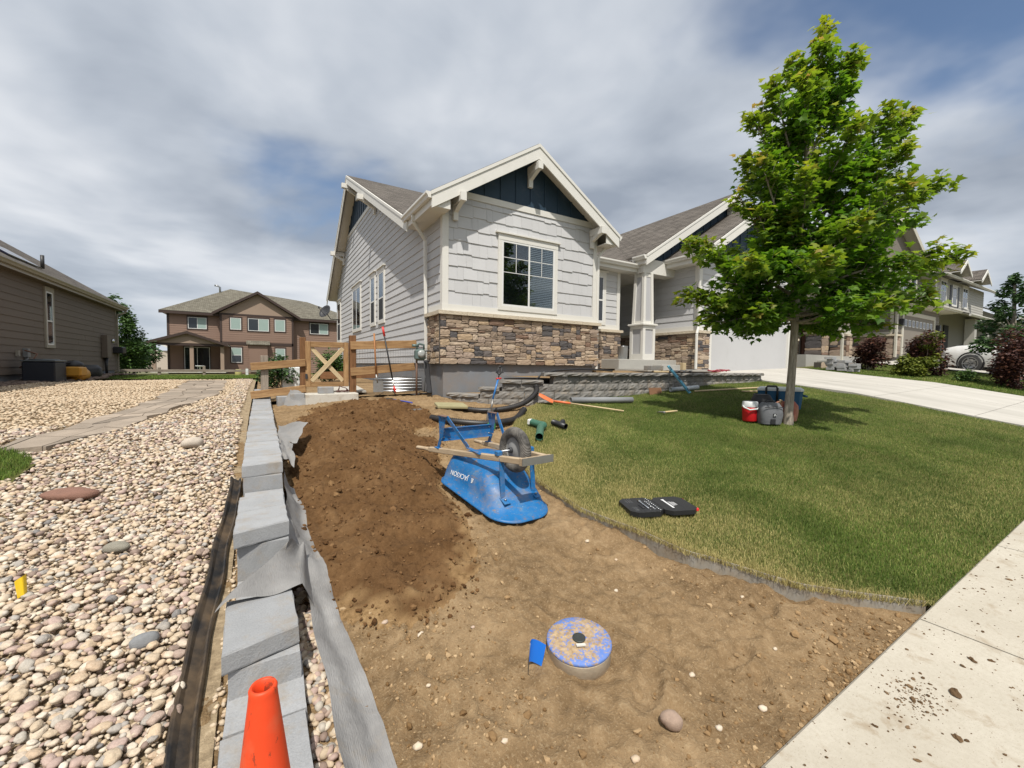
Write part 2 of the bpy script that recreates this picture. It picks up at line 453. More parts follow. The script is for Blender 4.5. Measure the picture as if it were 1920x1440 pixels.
# terrain sheet reaching the horizon, everything else lies on it
def axis(lo, hi, core_lo, core_hi, step):
    a = list(np.arange(core_lo, core_hi+1e-6, step)); s_ = step; v = core_hi
    while v < hi: s_ *= 1.35; v += s_; a.append(min(v, hi))
    s_ = step; v = core_lo; b = []
    while v > lo: s_ *= 1.35; v -= s_; b.append(max(v, lo))
    return np.array(b[::-1]+a)
def sheet(name, X, Y, zf, mat, parent=None):
    XX, YY = np.meshgrid(X, Y); ZZ = zf(XX, YY)
    V = np.stack([XX, YY, ZZ], -1).reshape(-1, 3); nx, ny = len(X), len(Y)
    i = np.arange(nx-1)[None, :]+np.arange(ny-1)[:, None]*nx
    F = np.stack([i, i+1, i+1+nx, i+nx], -1).reshape(-1, 4)
    return np_mesh(name, V, F, mat, parent)
kind(sheet('terrain', axis(-900, 900, -14, 60, 1.0), axis(-900, 1200, -8, 60, 1.0), lambda x, y: gz(x, y)-0.28, M_TERRAIN), 'structure')

def band(name, ys, xl, xr, nx, zf, mat, stretch=None):
    """rows at ys, each running from xl(y) to xr(y)"""
    u = np.linspace(0, 1, nx) if stretch is None else stretch
    Y = np.repeat(np.asarray(ys)[:, None], len(u), 1)
    A = np.array([xl(y) for y in ys])[:, None]; B = np.array([xr(y) for y in ys])[:, None]
    X = A+(B-A)*u[None, :]; Z = zf(X, Y)
    V = np.stack([X, Y, Z], -1).reshape(-1, 3); n = len(u)
    i = np.arange(n-1)[None, :]+np.arange(len(ys)-1)[:, None]*n
    F = np.stack([i, i+1, i+1+n, i+n], -1).reshape(-1, 4)
    return np_mesh(name, V, F, mat)

# lawn / dirt border
EDGE = [(.78,3.43),(1.045,3.089),(1.24,2.868),(1.495,2.725),(1.795,2.531),(2.196,2.439),(2.688,2.327),(3.45,2.346),(4.2,2.56),(4.967,2.961),(5.5,3.4),(6.04,3.86),(6.4,4.4)]
def xe(y): return float(np.interp(y, [a for a, b in EDGE], [b for a, b in EDGE]))
DRIVE_L, DRIVE_R = 12.1, 18.0
lawn_z = lambda x, y: gz(x, y)+0.02*fbm(x, y, 1.1, 3, 5)*np.clip((y-.9)/.6, 0, 1)
lawn = kind(band('lawn', np.linspace(.778, 6.45, 114), lambda y: xe(y)+.012, lambda y: DRIVE_L-.01, 190, lambda x, y: lawn_z(x, y)-.015, M_LAWN), 'structure')

def blades(name, n, xf, tonef, length, width, mat, zf, lean=0.45, group_r=0.012):
    X, Y = xf(n); n = len(X)
    Z = zf(X, Y)
    a = rng.uniform(0, 2*math.pi, n); L = rng.uniform(*length, n); w = rng.uniform(*width, n)
    th = np.abs(rng.normal(0, lean, n)); th = np.clip(th, 0, 1.25)
    dx, dy = np.cos(a), np.sin(a)
    b = rng.uniform(0, 2*math.pi, n); px, py = np.cos(b), np.sin(b)
    base = np.stack([X, Y, Z-.008], -1)
    side = np.stack([px, py, np.zeros(n)], -1)*w[:, None]
    mid = base+np.stack([dx*np.sin(th)*.38, dy*np.sin(th)*.38, np.cos(th*.6)*.62], -1)*L[:, None]
    tip = base+np.stack([dx*np.sin(th), dy*np.sin(th), np.cos(th)*.9], -1)*L[:, None]
    V = np.stack([base-side, base+side, mid+side*.75, mid-side*.75, tip], 1).reshape(-1, 3)
    o = np.arange(n)[:, None]*5
    F = np.concatenate([o+np.array([0, 1, 2]), o+np.array([0, 2, 3]), o+np.array([3, 2, 4])])
    tone = np.repeat(rng.uniform(0, 1, n), 5); dry = np.repeat(tonef(X, Y), 5)
    ob = np_mesh(name, V, F, mat, smooth=False, attrs={'tone': tone, 'dry': dry})
    return kind(ob, 'stuff')
def lawn_pts(n):
    d = []
    X = rng.uniform(2.2, DRIVE_L, n*2); Y = rng.uniform(.772, 6.42, n*2)
    ex = np.interp(Y, [a for a, b in EDGE], [b for a, b in EDGE])
    dist = np.hypot(X, Y)
    keep = (X > ex-.01) & (X < DRIVE_L+.02) & (rng.uniform(0, 1, n*2) < np.clip(3.2/dist, .25, 1.0)**1.25)
    # keep the patch under the trunk and under the wall free
    return X[keep], Y[keep]
def lawn_dry(X, Y):
    ex = np.interp(Y, [a for a, b in EDGE], [b for a, b in EDGE])
    edge = np.exp(-np.maximum(X-ex, 0)/.16)
    hot = np.exp(-((X-3.0)**2/.9+(Y-3.2)**2/3.5))*.75+np.exp(-((X-3.6)**2/1.5+(Y-5.8)**2/.6))*.8+np.exp(-((X-5.5)**2/3.0+(Y-1.4)**2/.5))*.45
    lush = np.exp(-((X-4.1)**2/.7+(Y-1.25)**2/.25))*.5+np.exp(-((X-8.5)**2/5.0+(Y-4.5)**2/3.0))*.55
    return np.clip(edge*.9+hot-lush, -1, 1.2)
gb = blades('lawn_grass', 640000, lawn_pts, lawn_dry, (.020, .045), (.0010, .0021), M_BLADE, lambda x, y: lawn_z(x, y)-.012)
tag(gb, 'mown green and straw-coloured grass of the front lawn', 'grass')

# sidewalk: slabs with tooled joints, a real edge above the dirt
M_JOINT = simple('joint_dirt', (0.10, 0.075, 0.05), 0.95)
walk_root = bpy.data.objects.new('sidewalk', None); link(walk_root); kind(walk_root, 'structure')
jx = [-7.0, -5.3, -3.6, -1.9, -0.15, 1.55, 3.17, 4.88, 6.6, 8.3, 10.0, 11.7, 13.4, 15.1, 16.8, 18.5, 20.2, 22]
for i in range(len(jx)-1):
    mb = MB(); x0, x1 = jx[i]+.006, jx[i+1]-.006
    xs = np.linspace(x0, x1, 6); rows = []
    za = [gzf(x, .5) for x in xs]
    e = .012
    prof = [(-.80, -.16), (-.80, 0-e), (-.80+e, 0), (.775-e, 0), (.775, -e), (.775, -.16)]
    P = [[(x, y, z+d) for (y, d) in prof] for x, z in zip(xs, za)]
    mb.grid(P, smooth=False)
    mb.raw([P[0][k] for k in range(6)], [(0, 1, 2, 3, 4, 5)]); mb.raw([P[-1][k] for k in range(6)], [(5, 4, 3, 2, 1, 0)])
    mb.build('paving_slab', M_WALK, walk_root)
mb = MB()
mb.grid([[(x, y, gzf(x, .5)-.022) for y in (-.79, .76)] for x in np.linspace(-7, 22, 30)], smooth=False)
mb.build('joint_bed', M_JOINT, walk_root)

# driveway
mb = MB()
ys = [0.79, 2.3, 3.9, 5.5, 7.0, 8.28]; xs_ = [DRIVE_L, 15.05, DRIVE_R]
drv = bpy.data.objects.new('driveway', None); link(drv); kind(drv, 'structure')
for a, b in zip(ys[:-1], ys[1:]):
    for l, r in zip(xs_[:-1], xs_[1:]):
        mb = MB(); l2, r2_, a2, b2 = l+.008, r-.008, a+.008, b-.008
        P = []
        for yy in np.linspace(a2, b2, 5):
            P.append([(l2, yy, gzf(l2, yy)-.2)]+[(x, yy, gzf(x, yy)+.02) for x in np.linspace(l2, r2_, 4)]+[(r2_, yy, gzf(r2_, yy)-.2)])
        mb.grid(P, smooth=False, flip=False)
        mb.raw(P[0], [tuple(range(6))[::-1]]); mb.raw(P[-1], [tuple(range(6))])
        mb.build('concrete_slab', M_DRIVE, drv)

# ---------------------------------------------------------------- bare dirt, the topsoil heap
def pile(x, y):
    """height of the dark heap above the dirt"""
    cx = np.interp(y, [2.0, 3.0, 4.2, 5.5, 7.0, 8.3], [.72, .80, .95, 1.15, 1.35, 1.45])
    w = np.interp(y, [2.0, 2.6, 3.2, 4.4, 5.5, 7.0, 8.3], [.30, .62, .78, .86, .92, 1.0, .70])
    hh = np.interp(y, [2.05, 2.5, 3.2, 4.2, 5.5, 6.6, 7.4, 8.3], [0, .05, .10, .145, .165, .175, .16, .0])
    q = np.abs(x-cx+.10*vnoise(y*1.7, y*0+3.3, 9))/(w*(1+.20*fbm(x, y, 2.2, 4, 21, .65)))
    s_ = np.clip(1-q**1.7, 0, 1)
    s_ = s_*(1-.9*np.clip((x-1.22)/.25, 0, 1)*np.clip((4.0-y)/.3, 0, 1))
    return hh*s_**.9
_fr = random.Random(5)
FOOT = [(_fr.uniform(.7, 2.9), _fr.uniform(.95, 2.7), _fr.uniform(0, 3.1)) for _ in range(26)]
def dirt_z(x, y):
    z = gz(x, y)-.085-.05*np.clip((y-6.5)/1.5, 0, 1)*np.clip((1.6-x)/.8, 0, 1)
    z = z+.022*fbm(x, y, 1.6, 3, 3)+.017*fbm(x, y, 5, 3, 8)+.011*fbm(x, y, 19, 3, 12, .62)
    for fx_, fy_, fa_ in FOOT:
        dx_, dy_ = x-fx_, y-fy_; u_ = dx_*math.cos(fa_)+dy_*math.sin(fa_); v_ = -dx_*math.sin(fa_)+dy_*math.cos(fa_); q_ = np.sqrt((u_/.14)**2+(v_/.055)**2)
        z = z-.022*np.clip(1.15-q_, 0, .35)/.35+.010*np.exp(-((q_-1.25)/.22)**2)
    # loose diggings by the foundation and a trench for the drain pipe
    z = z-.10*np.exp(-((x-3.05)**2/.20+(y-6.15)**2/.06))+.07*np.exp(-((x-2.55)**2/.1+(y-6.35)**2/.15))+.05*np.exp(-((x-2.7)**2/.5+(y-7.6)**2/.2))
    edge = np.clip((y-.79)/.25, 0, 1)
    return z*edge+(gz(x, y)-.075)*(1-edge)
def dirt_r(y):
    if y < 6.3: return xe(y)+.02
    return float(np.interp(y, [6.3, 6.5, 7.2, 8.0, 8.3, 9.3], [4.25, 4.55, 4.0, 3.5, 3.34, 3.34]))
uu = np.linspace(0, 1, 190)
dirt = band('bare_dirt', np.concatenate([np.linspace(.782, 4.2, 210), np.linspace(4.23, 9.3, 150)]), lambda y: -.30, dirt_r, 0, dirt_z, M_DIRT, uu)
kind(dirt, 'structure')
mb = MB()
side = band('side_yard', np.linspace(9.2, 24, 12), lambda y: -.1, lambda y: 3.34, 12, lambda x, y: gz(x, y)-.06, M_DIRT); kind(side, 'structure')

# heap as a thing of its own, sinking into the dirt along its rim
ys = np.linspace(2.0, 8.35, 300); xs = np.linspace(-.02, 2.45, 130)
XX, YY = np.meshgrid(xs, ys)
ph = pile(XX, YY)
rel = (.050*fbm(XX, YY, 3.3, 4, 31)+.026*fbm(XX, YY, 11, 4, 36, .6)+.011*np.abs(fbm(XX, YY, 34, 2, 39)))*np.clip(ph/.10, 0, 1)
ZZ = dirt_z(XX, YY)+ph+rel-.03*np.exp(-ph/.012)
nx = len(xs); keep = ph > .0005
i = np.arange(nx-1)[None, :]+np.arange(len(ys)-1)[:, None]*nx
F = np.stack([i, i+1, i+1+nx, i+nx], -1).reshape(-1, 4)
kk = keep.reshape(-1); F = F[kk[F].any(1)]
V = np.stack([XX, YY, ZZ], -1).reshape(-1, 3)
used = np.unique(F); remap = np.zeros(len(V), int); remap[used] = np.arange(len(used))
heap = np_mesh('topsoil_heap', V[used], remap[F], M_SOIL, attrs={'cover': np.clip(ph.reshape(-1)[used]/.045, 0, 1)})
tag(heap, 'long heap of dark brown topsoil beside the low block wall', 'soil heap')
def soil_top(x, y):
    x = np.asarray(x, float); y = np.asarray(y, float)
    ph = pile(x, y)
    return dirt_z(x, y)+ph+(.050*fbm(x, y, 3.3, 4, 31)+.026*fbm(x, y, 11, 4, 36, .6)+.011*np.abs(fbm(x, y, 34, 2, 39)))*np.clip(ph/.10, 0, 1)

def scatter_rocks(name, X, Y, Z, S, mat, ico, tone, flat=.6, squash=(.55, .9), rough=.18, extra=None, parent=None, smooth=True):
    V0, F0 = ico; n = len(X); k = len(V0)
    Rm = rotmats(n, flat)
    sc3 = np.stack([S, S*rng.uniform(.65, .95, n), S*rng.uniform(*squash, n)], -1)
    P = V0[None]*(1+rough*rng.normal(0, 1, (n, k, 1)))*sc3[:, None, :]
    P = np.einsum('nij,nkj->nki', Rm, P)+np.stack([X, Y, Z], -1)[:, None, :]
    F = (F0[None]+(np.arange(n)*k)[:, None, None]).reshape(-1, 3)
    at = {'tone': np.repeat(tone, k)}
    if extra is not None: at['tan'] = np.repeat(extra, k)
    return np_mesh(name, P.reshape(-1, 3), F, mat, parent, smooth, at)
# clods lying on the dirt and on the heap
n = 16000
X = rng.uniform(.16, 3.3, n); Y = .80+rng.uniform(0, 1, n)**1.5*5.2
ex = np.interp(Y, [a for a, b in EDGE], [b for a, b in EDGE])
k = (X < ex-.05) & (pile(X, Y) < .02) & (fbm(X, Y, 1.4, 3, 44)+rng.normal(0, .5, n) > .15)
X, Y = X[k], Y[k]; S = .0028+.0034*rng.exponential(1.0, len(X)); S = np.minimum(S, .026)
cl = scatter_rocks('dirt_clods', X, Y, dirt_z(X, Y)+S*.25, S, M_CLOD, ICO1, rng.uniform(0, 1, len(X)), rough=.16, smooth=False)
kind(cl, 'stuff'); tag(cl, 'small dry clods and grit strewn over the bare dirt', 'clods')
n = 5200
X = rng.uniform(.1, 2.3, n); Y = rng.uniform(2.05, 8.3, n)
k = (pile(X, Y) > .012) | ((pile(X+.09, Y) > .01)&(rng.uniform(0,1,n)<.5)) | ((pile(X-.09, Y) > .01)&(rng.uniform(0,1,n)<.5)) | ((pile(X, Y+.12) > .01)&(rng.uniform(0,1,n)<.5))
X, Y = X[k], Y[k]; S = np.minimum(.004+.0050*rng.exponential(1.0, len(X)), .036)
cl = scatter_rocks('topsoil_clods', X, Y, soil_top(X, Y)+S*.2, S, M_CLODD, ICO1, rng.uniform(0, 1, len(X)), rough=.2, smooth=False)
kind(cl, 'stuff'); tag(cl, 'dark crumbling clods lying all over the topsoil heap', 'clods')

# ---------------------------------------------------------------- river rock bed beyond the block wall
def rock_z(x, y): return gz(x, y)-.05+.02*fbm(x, y, .8, 3, 51)
PATH_R = [(6.1,-1.85),(6.8,-1.50),(7.9,-1.28),(9.0,-1.05),(10.4,-.86),(13,-.85),(17.2,-.98)]
PATH_L = [(6.1,-2.30),(6.5,-2.30),(6.9,-2.12),(7.9,-1.92),(9.0,-1.76),(10.4,-1.72),(13,-1.85),(17.2,-2.05)]
pr_ = lambda y: np.interp(y, [a for a, b in PATH_R], [b for a, b in PATH_R])
pl_ = lambda y: np.interp(y, [a for a, b in PATH_L], [b for a, b in PATH_L])
bed_root = bpy.data.objects.new('rock_bed', None); link(bed_root); kind(bed_root, 'structure')
b_ = band('bed_soil', np.concatenate([np.linspace(1.0, 9, 60), np.linspace(9.2, 19, 40)]), lambda y: -6.3, lambda y: -.17, 60, lambda x, y: rock_z(x, y)-.03, M_ROCKBASE)
b_.parent = bed_root
def rocks(ylo, yhi, step, smin, smax):
    X, Y = np.meshgrid(np.arange(-6.2, -.26, step), np.arange(ylo, yhi, step)); X = X.ravel(); Y = Y.ravel()
    X = X+rng.uniform(-.6, .6, len(X))*step; Y = Y+rng.uniform(-.6, .6, len(Y))*step
    # only what lies within a wide wedge in front of the camera
    d = X*fwd.x+Y*fwd.y; l = X*rgt.x+Y*rgt.y
    k = (d > .3) & (l/d > -1.75)
    k &= ~((Y > 6.0) & (Y < 17.3) & (X < pr_(Y)) & (X > pl_(Y)))
    k &= ~((X+2.6)**2/.62+(Y-5.35)**2/.75 < 1)
    k &= X < np.interp(Y, [1, 3.2, 4.4, 20], [-.31, -.30, -.21, -.19])
    X, Y = X[k], Y[k]; S = smin+(smax-smin)*rng.uniform(0, 1, len(X))**2.2
    return X, Y, S
def cam_xy(X, Y, Z):
    d = np.stack([X, Y, Z-CAM_Z], -1); f = d @ np.array(fwd); a = d @ np.array(r2)/f; b = d @ np.array(u2)/f
    return a, b, f
X, Y, S = rocks(1.0, 7.2, .030, .011, .030)
Z = rock_z(X, Y)+rng.uniform(-.012, .018, len(X))
a, b, f = cam_xy(X, Y, Z)
infr = (np.abs(a) < 1.22) & (b > -.91) & (f > .2)
score = np.where(infr, S/np.maximum(f, .1), 0); order = np.argsort(-score); big = order[:300]; rest = order[300:]
tan = np.zeros(len(rest))
o = scatter_rocks('pebbles', X[rest], Y[rest], Z[rest], S[rest], M_PEB, ICO2, rng.uniform(0, 1, len(rest)), .32, (.42, .78), .055, tan, bed_root)
kind(o, 'stuff')
X3, Y3, S3 = rocks(1.0, 4.2, .024, .008, .019)
o = scatter_rocks('pebbles', X3, Y3, rock_z(X3, Y3)-.008, S3, M_PEB, ICO1, rng.uniform(0, 1, len(X3)), .32, (.45, .8), .06, np.full(len(X3), .25), bed_root); kind(o, 'stuff')
variants = []
for q in range(10):
    V0, F0 = ICO3; 
    dsp = np.array([1+.24*mnoise.noise(Vector(v)*1.2+Vector((q*3.1, 0, 0)))+.09*mnoise.noise(Vector(v)*2.7+Vector((0, q*2.3, 0))) for v in V0])
    me = bpy.data.meshes.new('pebble'); me.from_pydata([tuple(p) for p in V0*dsp[:, None]*np.array([1, .78, .56])], [], [tuple(int(i) for i in f_) for f_ in F0])
    me.polygons.foreach_set('use_smooth', [True]*len(F0)); me.materials.append(M_PEB_I); variants.append(me)
Rm = rotmats(300, .25)
for q, i in enumerate(big):
    M = Matrix([list(Rm[q][0])+[0], list(Rm[q][1])+[0], list(Rm[q][2])+[0], [0, 0, 0, 1]])
    piece('pebble', variants[q % 10], bed_root, Matrix.Translation((X[i], Y[i], Z[i]+.006)) @ M @ Matrix.Scale(S[i]*1.08, 4))
X, Y, S = rocks(7.2, 18.6, .055, .018, .037)
Z = rock_z(X, Y)+rng.uniform(-.008, .016, len(X))
right = X > pr_(Y)
tan = np.where(right, np.clip(.15+.2*rng.uniform(0, 1, len(X))+.55*((pr_(Y)-X)/-.6 < .4), 0, 1), .9)
o = scatter_rocks('pebbles', X, Y, Z, S, M_PEB, ICO1, rng.uniform(0, 1, len(X)), .28, (.42, .7), .05, tan, bed_root)
kind(o, 'stuff')
# single larger stones in the bed
def boulder(name, label, x, y, s3, colr, rz, zoff=0.0, group=None, z=None):
    V0, F0 = ICO3
    sd = random.random()*50
    V = []
    for v in V0:
        d = 1+.16*mnoise.noise(Vector(v)*1.1+Vector((sd, 0, 0)))+.06*mnoise.noise(Vector(v)*2.9+Vector((0, sd, 0)))
        V.append(Vector(v)*d)
    mat = simple(name+'_stone', colr, 0.8, var=.28, nscale=3.5, bump=.5, bscale=14, bdist=.03)
    me = bpy.data.meshes.new(name); me.from_pydata([tuple(p) for p in V], [], [tuple(int(i) for i in f_) for f_ in F0])
    me.polygons.foreach_set('use_smooth', [True]*len(F0)); me.materials.append(mat)
    o = bpy.data.objects.new(name, me); link(o)
    o.location = (x, y, (float(rock_z(x, y)) if z is None else z)+zoff); o.scale = s3; o.rotation_euler = (0, 0, rz)
    return tag(o, label, 'rock', group)
boulder('flat_rock', 'broad flat reddish brown rock sunk in the river pebbles', -1.30, 4.57, (.19, .10, .05), (.23, .12, .085), -.35, .03)
boulder('grey_rock', 'smooth grey-green oval stone on the river pebbles', -.80, 3.50, (.075, .045, .032), (.27, .25, .20), -.4, .03)
boulder('blue_grey_rock', 'blue-grey oval cobble on the river pebbles near the black edging', -.48, 2.50, (.055, .04, .035), (.25, .255, .26), .3, .03)
boulder('pale_rock', 'pale chalky rock standing out of the pebbles near the wall caps', -.66, 5.75, (.11, .07, .06), (.52, .45, .37), .5, .05)

# flagstone path
M_FLAG = None
t = NT('flagstone'); p = t.worldpos(); n = t.noise(p, 3.2, 5, 0.6); r = t.rand()
c = t.mix(r, (0.235, 0.195, 0.155), (0.37, 0.305, 0.24)); c = t.hsv(c, 0.5, 1.0, t.math('ADD', t.math('MULTIPLY', n, .7), .65))
t.bump(t.noise(p, 26, 5, .6), .5, .01); M_FLAG = t.out(c, 0.85, spec=0.2)
path_root = bpy.data.objects.new('path', None); link(path_root); kind(path_root, 'structure')
ys = [6.12]
while ys[-1] < 17.1: ys.append(ys[-1]+rng.uniform(.30, .46)*(1+.02*(ys[-1]-6)))
def path_pt(iy, u):
    y = ys[iy]; l, r_ = float(pl_(y)), float(pr_(y)); return l+(r_-l)*u, y
cols = [np.sort(np.concatenate([[0], np.clip(np.linspace(0, 1, int(rng.integers(3, 5)))[1:-1]+rng.uniform(-.1, .1), .15, .85), [1]])) if False else None for _ in ys]
ug = np.linspace(0, 1, 4)
J = [[(path_pt(i, u)[0]+rng.uniform(-.1, .1), path_pt(i, u)[1]+rng.uniform(-.10, .10)) for u in ug] for i in range(len(ys))]
for i in range(len(ys)-1):
    for j in range(3):
        q = [J[i][j], J[i][j+1], J[i+1][j+1], J[i+1][j]]
        if rng.uniform() < .35: q.insert(2, ((q[1][0]+q[2][0])/2+rng.uniform(-.05, .05), (q[1][1]+q[2][1])/2))
        cx = sum(a for a, b in q)/len(q); cy = sum(b for a, b in q)/len(q)
        q = [(cx+(a-cx)*.96, cy+(b-cy)*.955) for a, b in q]
        z0 = rng.uniform(-.004, .008)
        mb = MB(); mb.prism([(a, b, gzf(a, b)-.11) for a, b in q], (0, 0, .078+z0)); mb.build('flagstone', M_FLAG, path_root)
# little lawn patch beside the path
gp = sheet('lawn_patch', np.linspace(-3.5, -1.8, 14), np.linspace(4.5, 6.2, 14), lambda x, y: gz(x, y)-.035-.35*np.clip(((x+2.6)**2/.66+(y-5.35)**2/.78)-1, 0, 1), M_LAWN); kind(gp, 'structure')
def patch_pts(n):
    X = rng.uniform(-3.5, -1.8, n); Y = rng.uniform(4.4, 6.3, n); k = (X+2.6)**2/.62+(Y-5.35)**2/.75 < 1; return X[k], Y[k]
o = blades('grass_patch', 26000, patch_pts, lambda x, y: x*0-.6, (.035, .07), (.0012, .0024), M_BLADE, lambda x, y: gz(x, y)-.03)
tag(o, 'small round tuft of lush green grass among the river pebbles', 'grass')
# ================================================================== house kit
def lap_mat(name, c, rough=0.7, grain=True, rv=.05):
    t = NT(name); p = t.worldpos()
    n = t.noise(t.mapping(p, (1.2, 1.2, 14)), 3.0, 5, .6); n2 = t.noise(p, .8, 4, .5)
    c2 = t.hsv(c, .5, 1.0, t.math('ADD', t.math('MULTIPLY', n2, .16), .92))
    c2 = t.hsv(c2, .5, 1.0, t.math('ADD', t.math('MULTIPLY', t.rand(), 2*rv), 1-rv))
    c2 = t.mix(t.ramp(t.noise(p, 2.3, 6, .7), [(.58, 0.0), (.8, .16)]), c2, (.24, .22, .19))
    if grain: t.bump(n, .25, .004)
    return t.out(c2, rough, spec=.3)
M_SIDING = lap_mat('light_grey_siding', (.505, .505, .51))
M_SHAKE = lap_mat('light_grey_shake', (.515, .515, .52), rv=.035)
t = NT('white_trim'); p = t.worldpos(); n = t.noise(p, 30, 5, .6)
M_TRIM = None
c2 = t.mix(t.ramp(t.noise(p, 3, 6, .68), [(.55, 0.0), (.8, .22)]), (.66, .645, .60), (.40, .36, .29)); t.bump(n, .25, .003); M_TRIM = t.out(c2, .6, spec=.3)
M_SOFFIT = simple('soffit_paint', (.58, .56, .51), .7, var=.06, use_pos=True)
M_GUTTER = simple('gutter_enamel', (.66, .645, .60), .4, var=.05, nscale=3, use_pos=True)
M_NAVY = lap_mat('navy_board', (.022, .045, .072), .6, rv=.04)
def shingle_mat(name, a, b):
    t = NT(name); uv = t.coord('UV')
    br = t.node('ShaderNodeTexBrick'); t.l.new(t.mapping(uv, (1, 1, 1)), br.inputs['Vector'])
    br.inputs['Scale'].default_value = 1.0; br.inputs['Brick Width'].default_value = .30; br.inputs['Row Height'].default_value = .14
    br.inputs['Mortar Size'].default_value = .012; br.inputs['Mortar Smooth'].default_value = .3
    br.inputs['Color1'].default_value = (0, 0, 0, 1); br.inputs['Color2'].default_value = (1, 1, 1, 1); br.inputs['Mortar'].default_value = (.5, .5, .5, 1)
    n = t.noise(uv, 160, 3, .7); n2 = t.noise(uv, .7, 4, .6)
    c = t.mix(br.outputs['Color'], a, b)
    c = t.hsv(c, .5, 1.0, t.math('ADD', t.math('MULTIPLY', n, .8), .6)); c = t.hsv(c, .5, 1.0, t.math('ADD', t.math('MULTIPLY', n2, .5), .75))
    c = t.mix(t.math('MULTIPLY', br.outputs['Fac'], .75), c, (.02, .018, .016))
    t.bump(t.math('SUBTRACT', t.math('MULTIPLY', n, .3), br.outputs['Fac']), .8, .012)
    return t.out(c, .92, spec=.2)
M_SHING = shingle_mat('brown_grey_shingle', (.092, .080, .069), (.155, .137, .118))
M_SHING2 = shingle_mat('olive_grey_shingle', (.13, .118, .092), (.205, .19, .15))
M_CONC = simple('foundation_coating', (.19, .205, .225), .85, var=.18, nscale=2.5, bump=.25, bscale=25, use_pos=True, dirt=(.27, .18, .10), dirt_amt=.35, dirt_scale=2.2)
M_MORTAR = simple('veneer_mortar', (.085, .074, .062), .95, var=.3, nscale=18, use_pos=True)
M_LEDGE = simple('ledge_stone', (.52, .45, .34), .85, var=.2, nscale=9, bump=.8, bscale=22, bdist=.02, use_pos=True)
M_LEDGE.name = 'ledge_stone'
t = NT('veneer_stone'); p = t.worldpos()
VS = [(0.0, (.36, .275, .20)), (.16, (.275, .21, .158)), (.30, (.42, .335, .25)), (.46, (.19, .125, .09)), (.54, (.335, .26, .205)), (.66, (.095, .088, .088)), (.74, (.235, .18, .135)), (.86, (.13, .112, .104)), (.92, (.39, .29, .19))]
c = t.ramp(t.rand(), VS, 'CONSTANT'); n = t.noise(t.mapping(p, (1, 1, 2.2)), 11, 6, .65)
c = t.hsv(c, .5, 1.0, t.math('ADD', t.math('MULTIPLY', n, .9), .58))
t.bump(t.noise(t.mapping(p, (1, 1, 1.8)), 20, 6, .62), .75, .018); M_STONE = t.out(c, .88, spec=.2)
# clear glazing: reflects the sky at a slant, lets the dark panel and blinds behind be seen
t = NT('window_glass')
gl = t.node('ShaderNodeBsdfGlossy'); gl.inputs['Roughness'].default_value = .02; gl.inputs['Color'].default_value = (.9, .95, 1, 1)
tr = t.node('ShaderNodeBsdfTransparent'); tr.inputs['Color'].default_value = (.80, .84, .84, 1)
fr = t.node('ShaderNodeFresnel'); fr.inputs[0].default_value = 1.55
ms = t.node('ShaderNodeMixShader'); t.l.new(t.math('ADD', t.math('MULTIPLY', fr.outputs[0], .9), .03), ms.inputs[0]); t.l.new(tr.outputs[0], ms.inputs[1]); t.l.new(gl.outputs[0], ms.inputs[2])
t.l.new(ms.outputs[0], t.n['Material Output'].inputs[0]); M_GLASS = t.mat
M_GLASSD = simple('dark_glass', (.018, .022, .026), .06, var=.1, spec=.9)
M_SCREEN = simple('insect_screen', (.014, .0145, .016), .6, var=.15, nscale=40)
M_BLIND = simple('blind_slat', (.72, .74, .75), .6, var=.05)
M_BLINDG = simple('drawn_blind', (.30, .39, .36), .5, var=.08)
M_ROOMDARK = simple('painted_room_dark', (.012, .012, .013), .9, var=.05)
M_VINYL = simple('white_vinyl', (.70, .70, .68), .4, var=.04)
M_DOORW = lap_mat('garage_door_enamel', (.56, .56, .55), .5, False, .01)

class Frame:
    """a wall plane: origin, horizontal direction u, outward normal n"""
    def __init__(s, o, u, n): s.o = Vector(o); s.u = Vector(u); s.n = Vector(n)
    def p(s, u, z, d=0.0):
        q = s.o+s.u*u+s.n*d; return (q.x, q.y, z)
    def quad(s, mb, u0, u1, z0, z1, d0, d1, mi=0):
        """box between u0..u1, z0..z1 and depths d0..d1"""
        mb.prism([s.p(u0, z0, d0), s.p(u1, z0, d0), s.p(u1, z1, d0), s.p(u0, z1, d0)], s.n*(d1-d0), mi)
def fbox(name, fr, u0, u1, z0, z1, d0, d1, mat, parent):
    mb = MB(); fr.quad(mb, u0, u1, z0, z1, d0, d1); return mb.build(name, mat, parent)
def wedge(mb, fr, ub0, ub1, ut0, ut1, z0, z1, db, dt, back=-.01):
    P = [fr.p(ub0, z0, back), fr.p(ub1, z0, back), fr.p(ut1, z1, back), fr.p(ut0, z1, back),
         fr.p(ub0, z0, db), fr.p(ub1, z0, db), fr.p(ut1, z1, dt), fr.p(ut0, z1, dt)]
    F = [(0,3,2,1),(4,5,6,7),(0,1,5,4),(1,2,6,5),(2,3,7,6),(3,0,4,7)]
    if fr.u.cross(Vector((0, 0, 1))).dot(fr.n) < 0: F = [tuple(reversed(f)) for f in F]
    mb.raw(P, F)
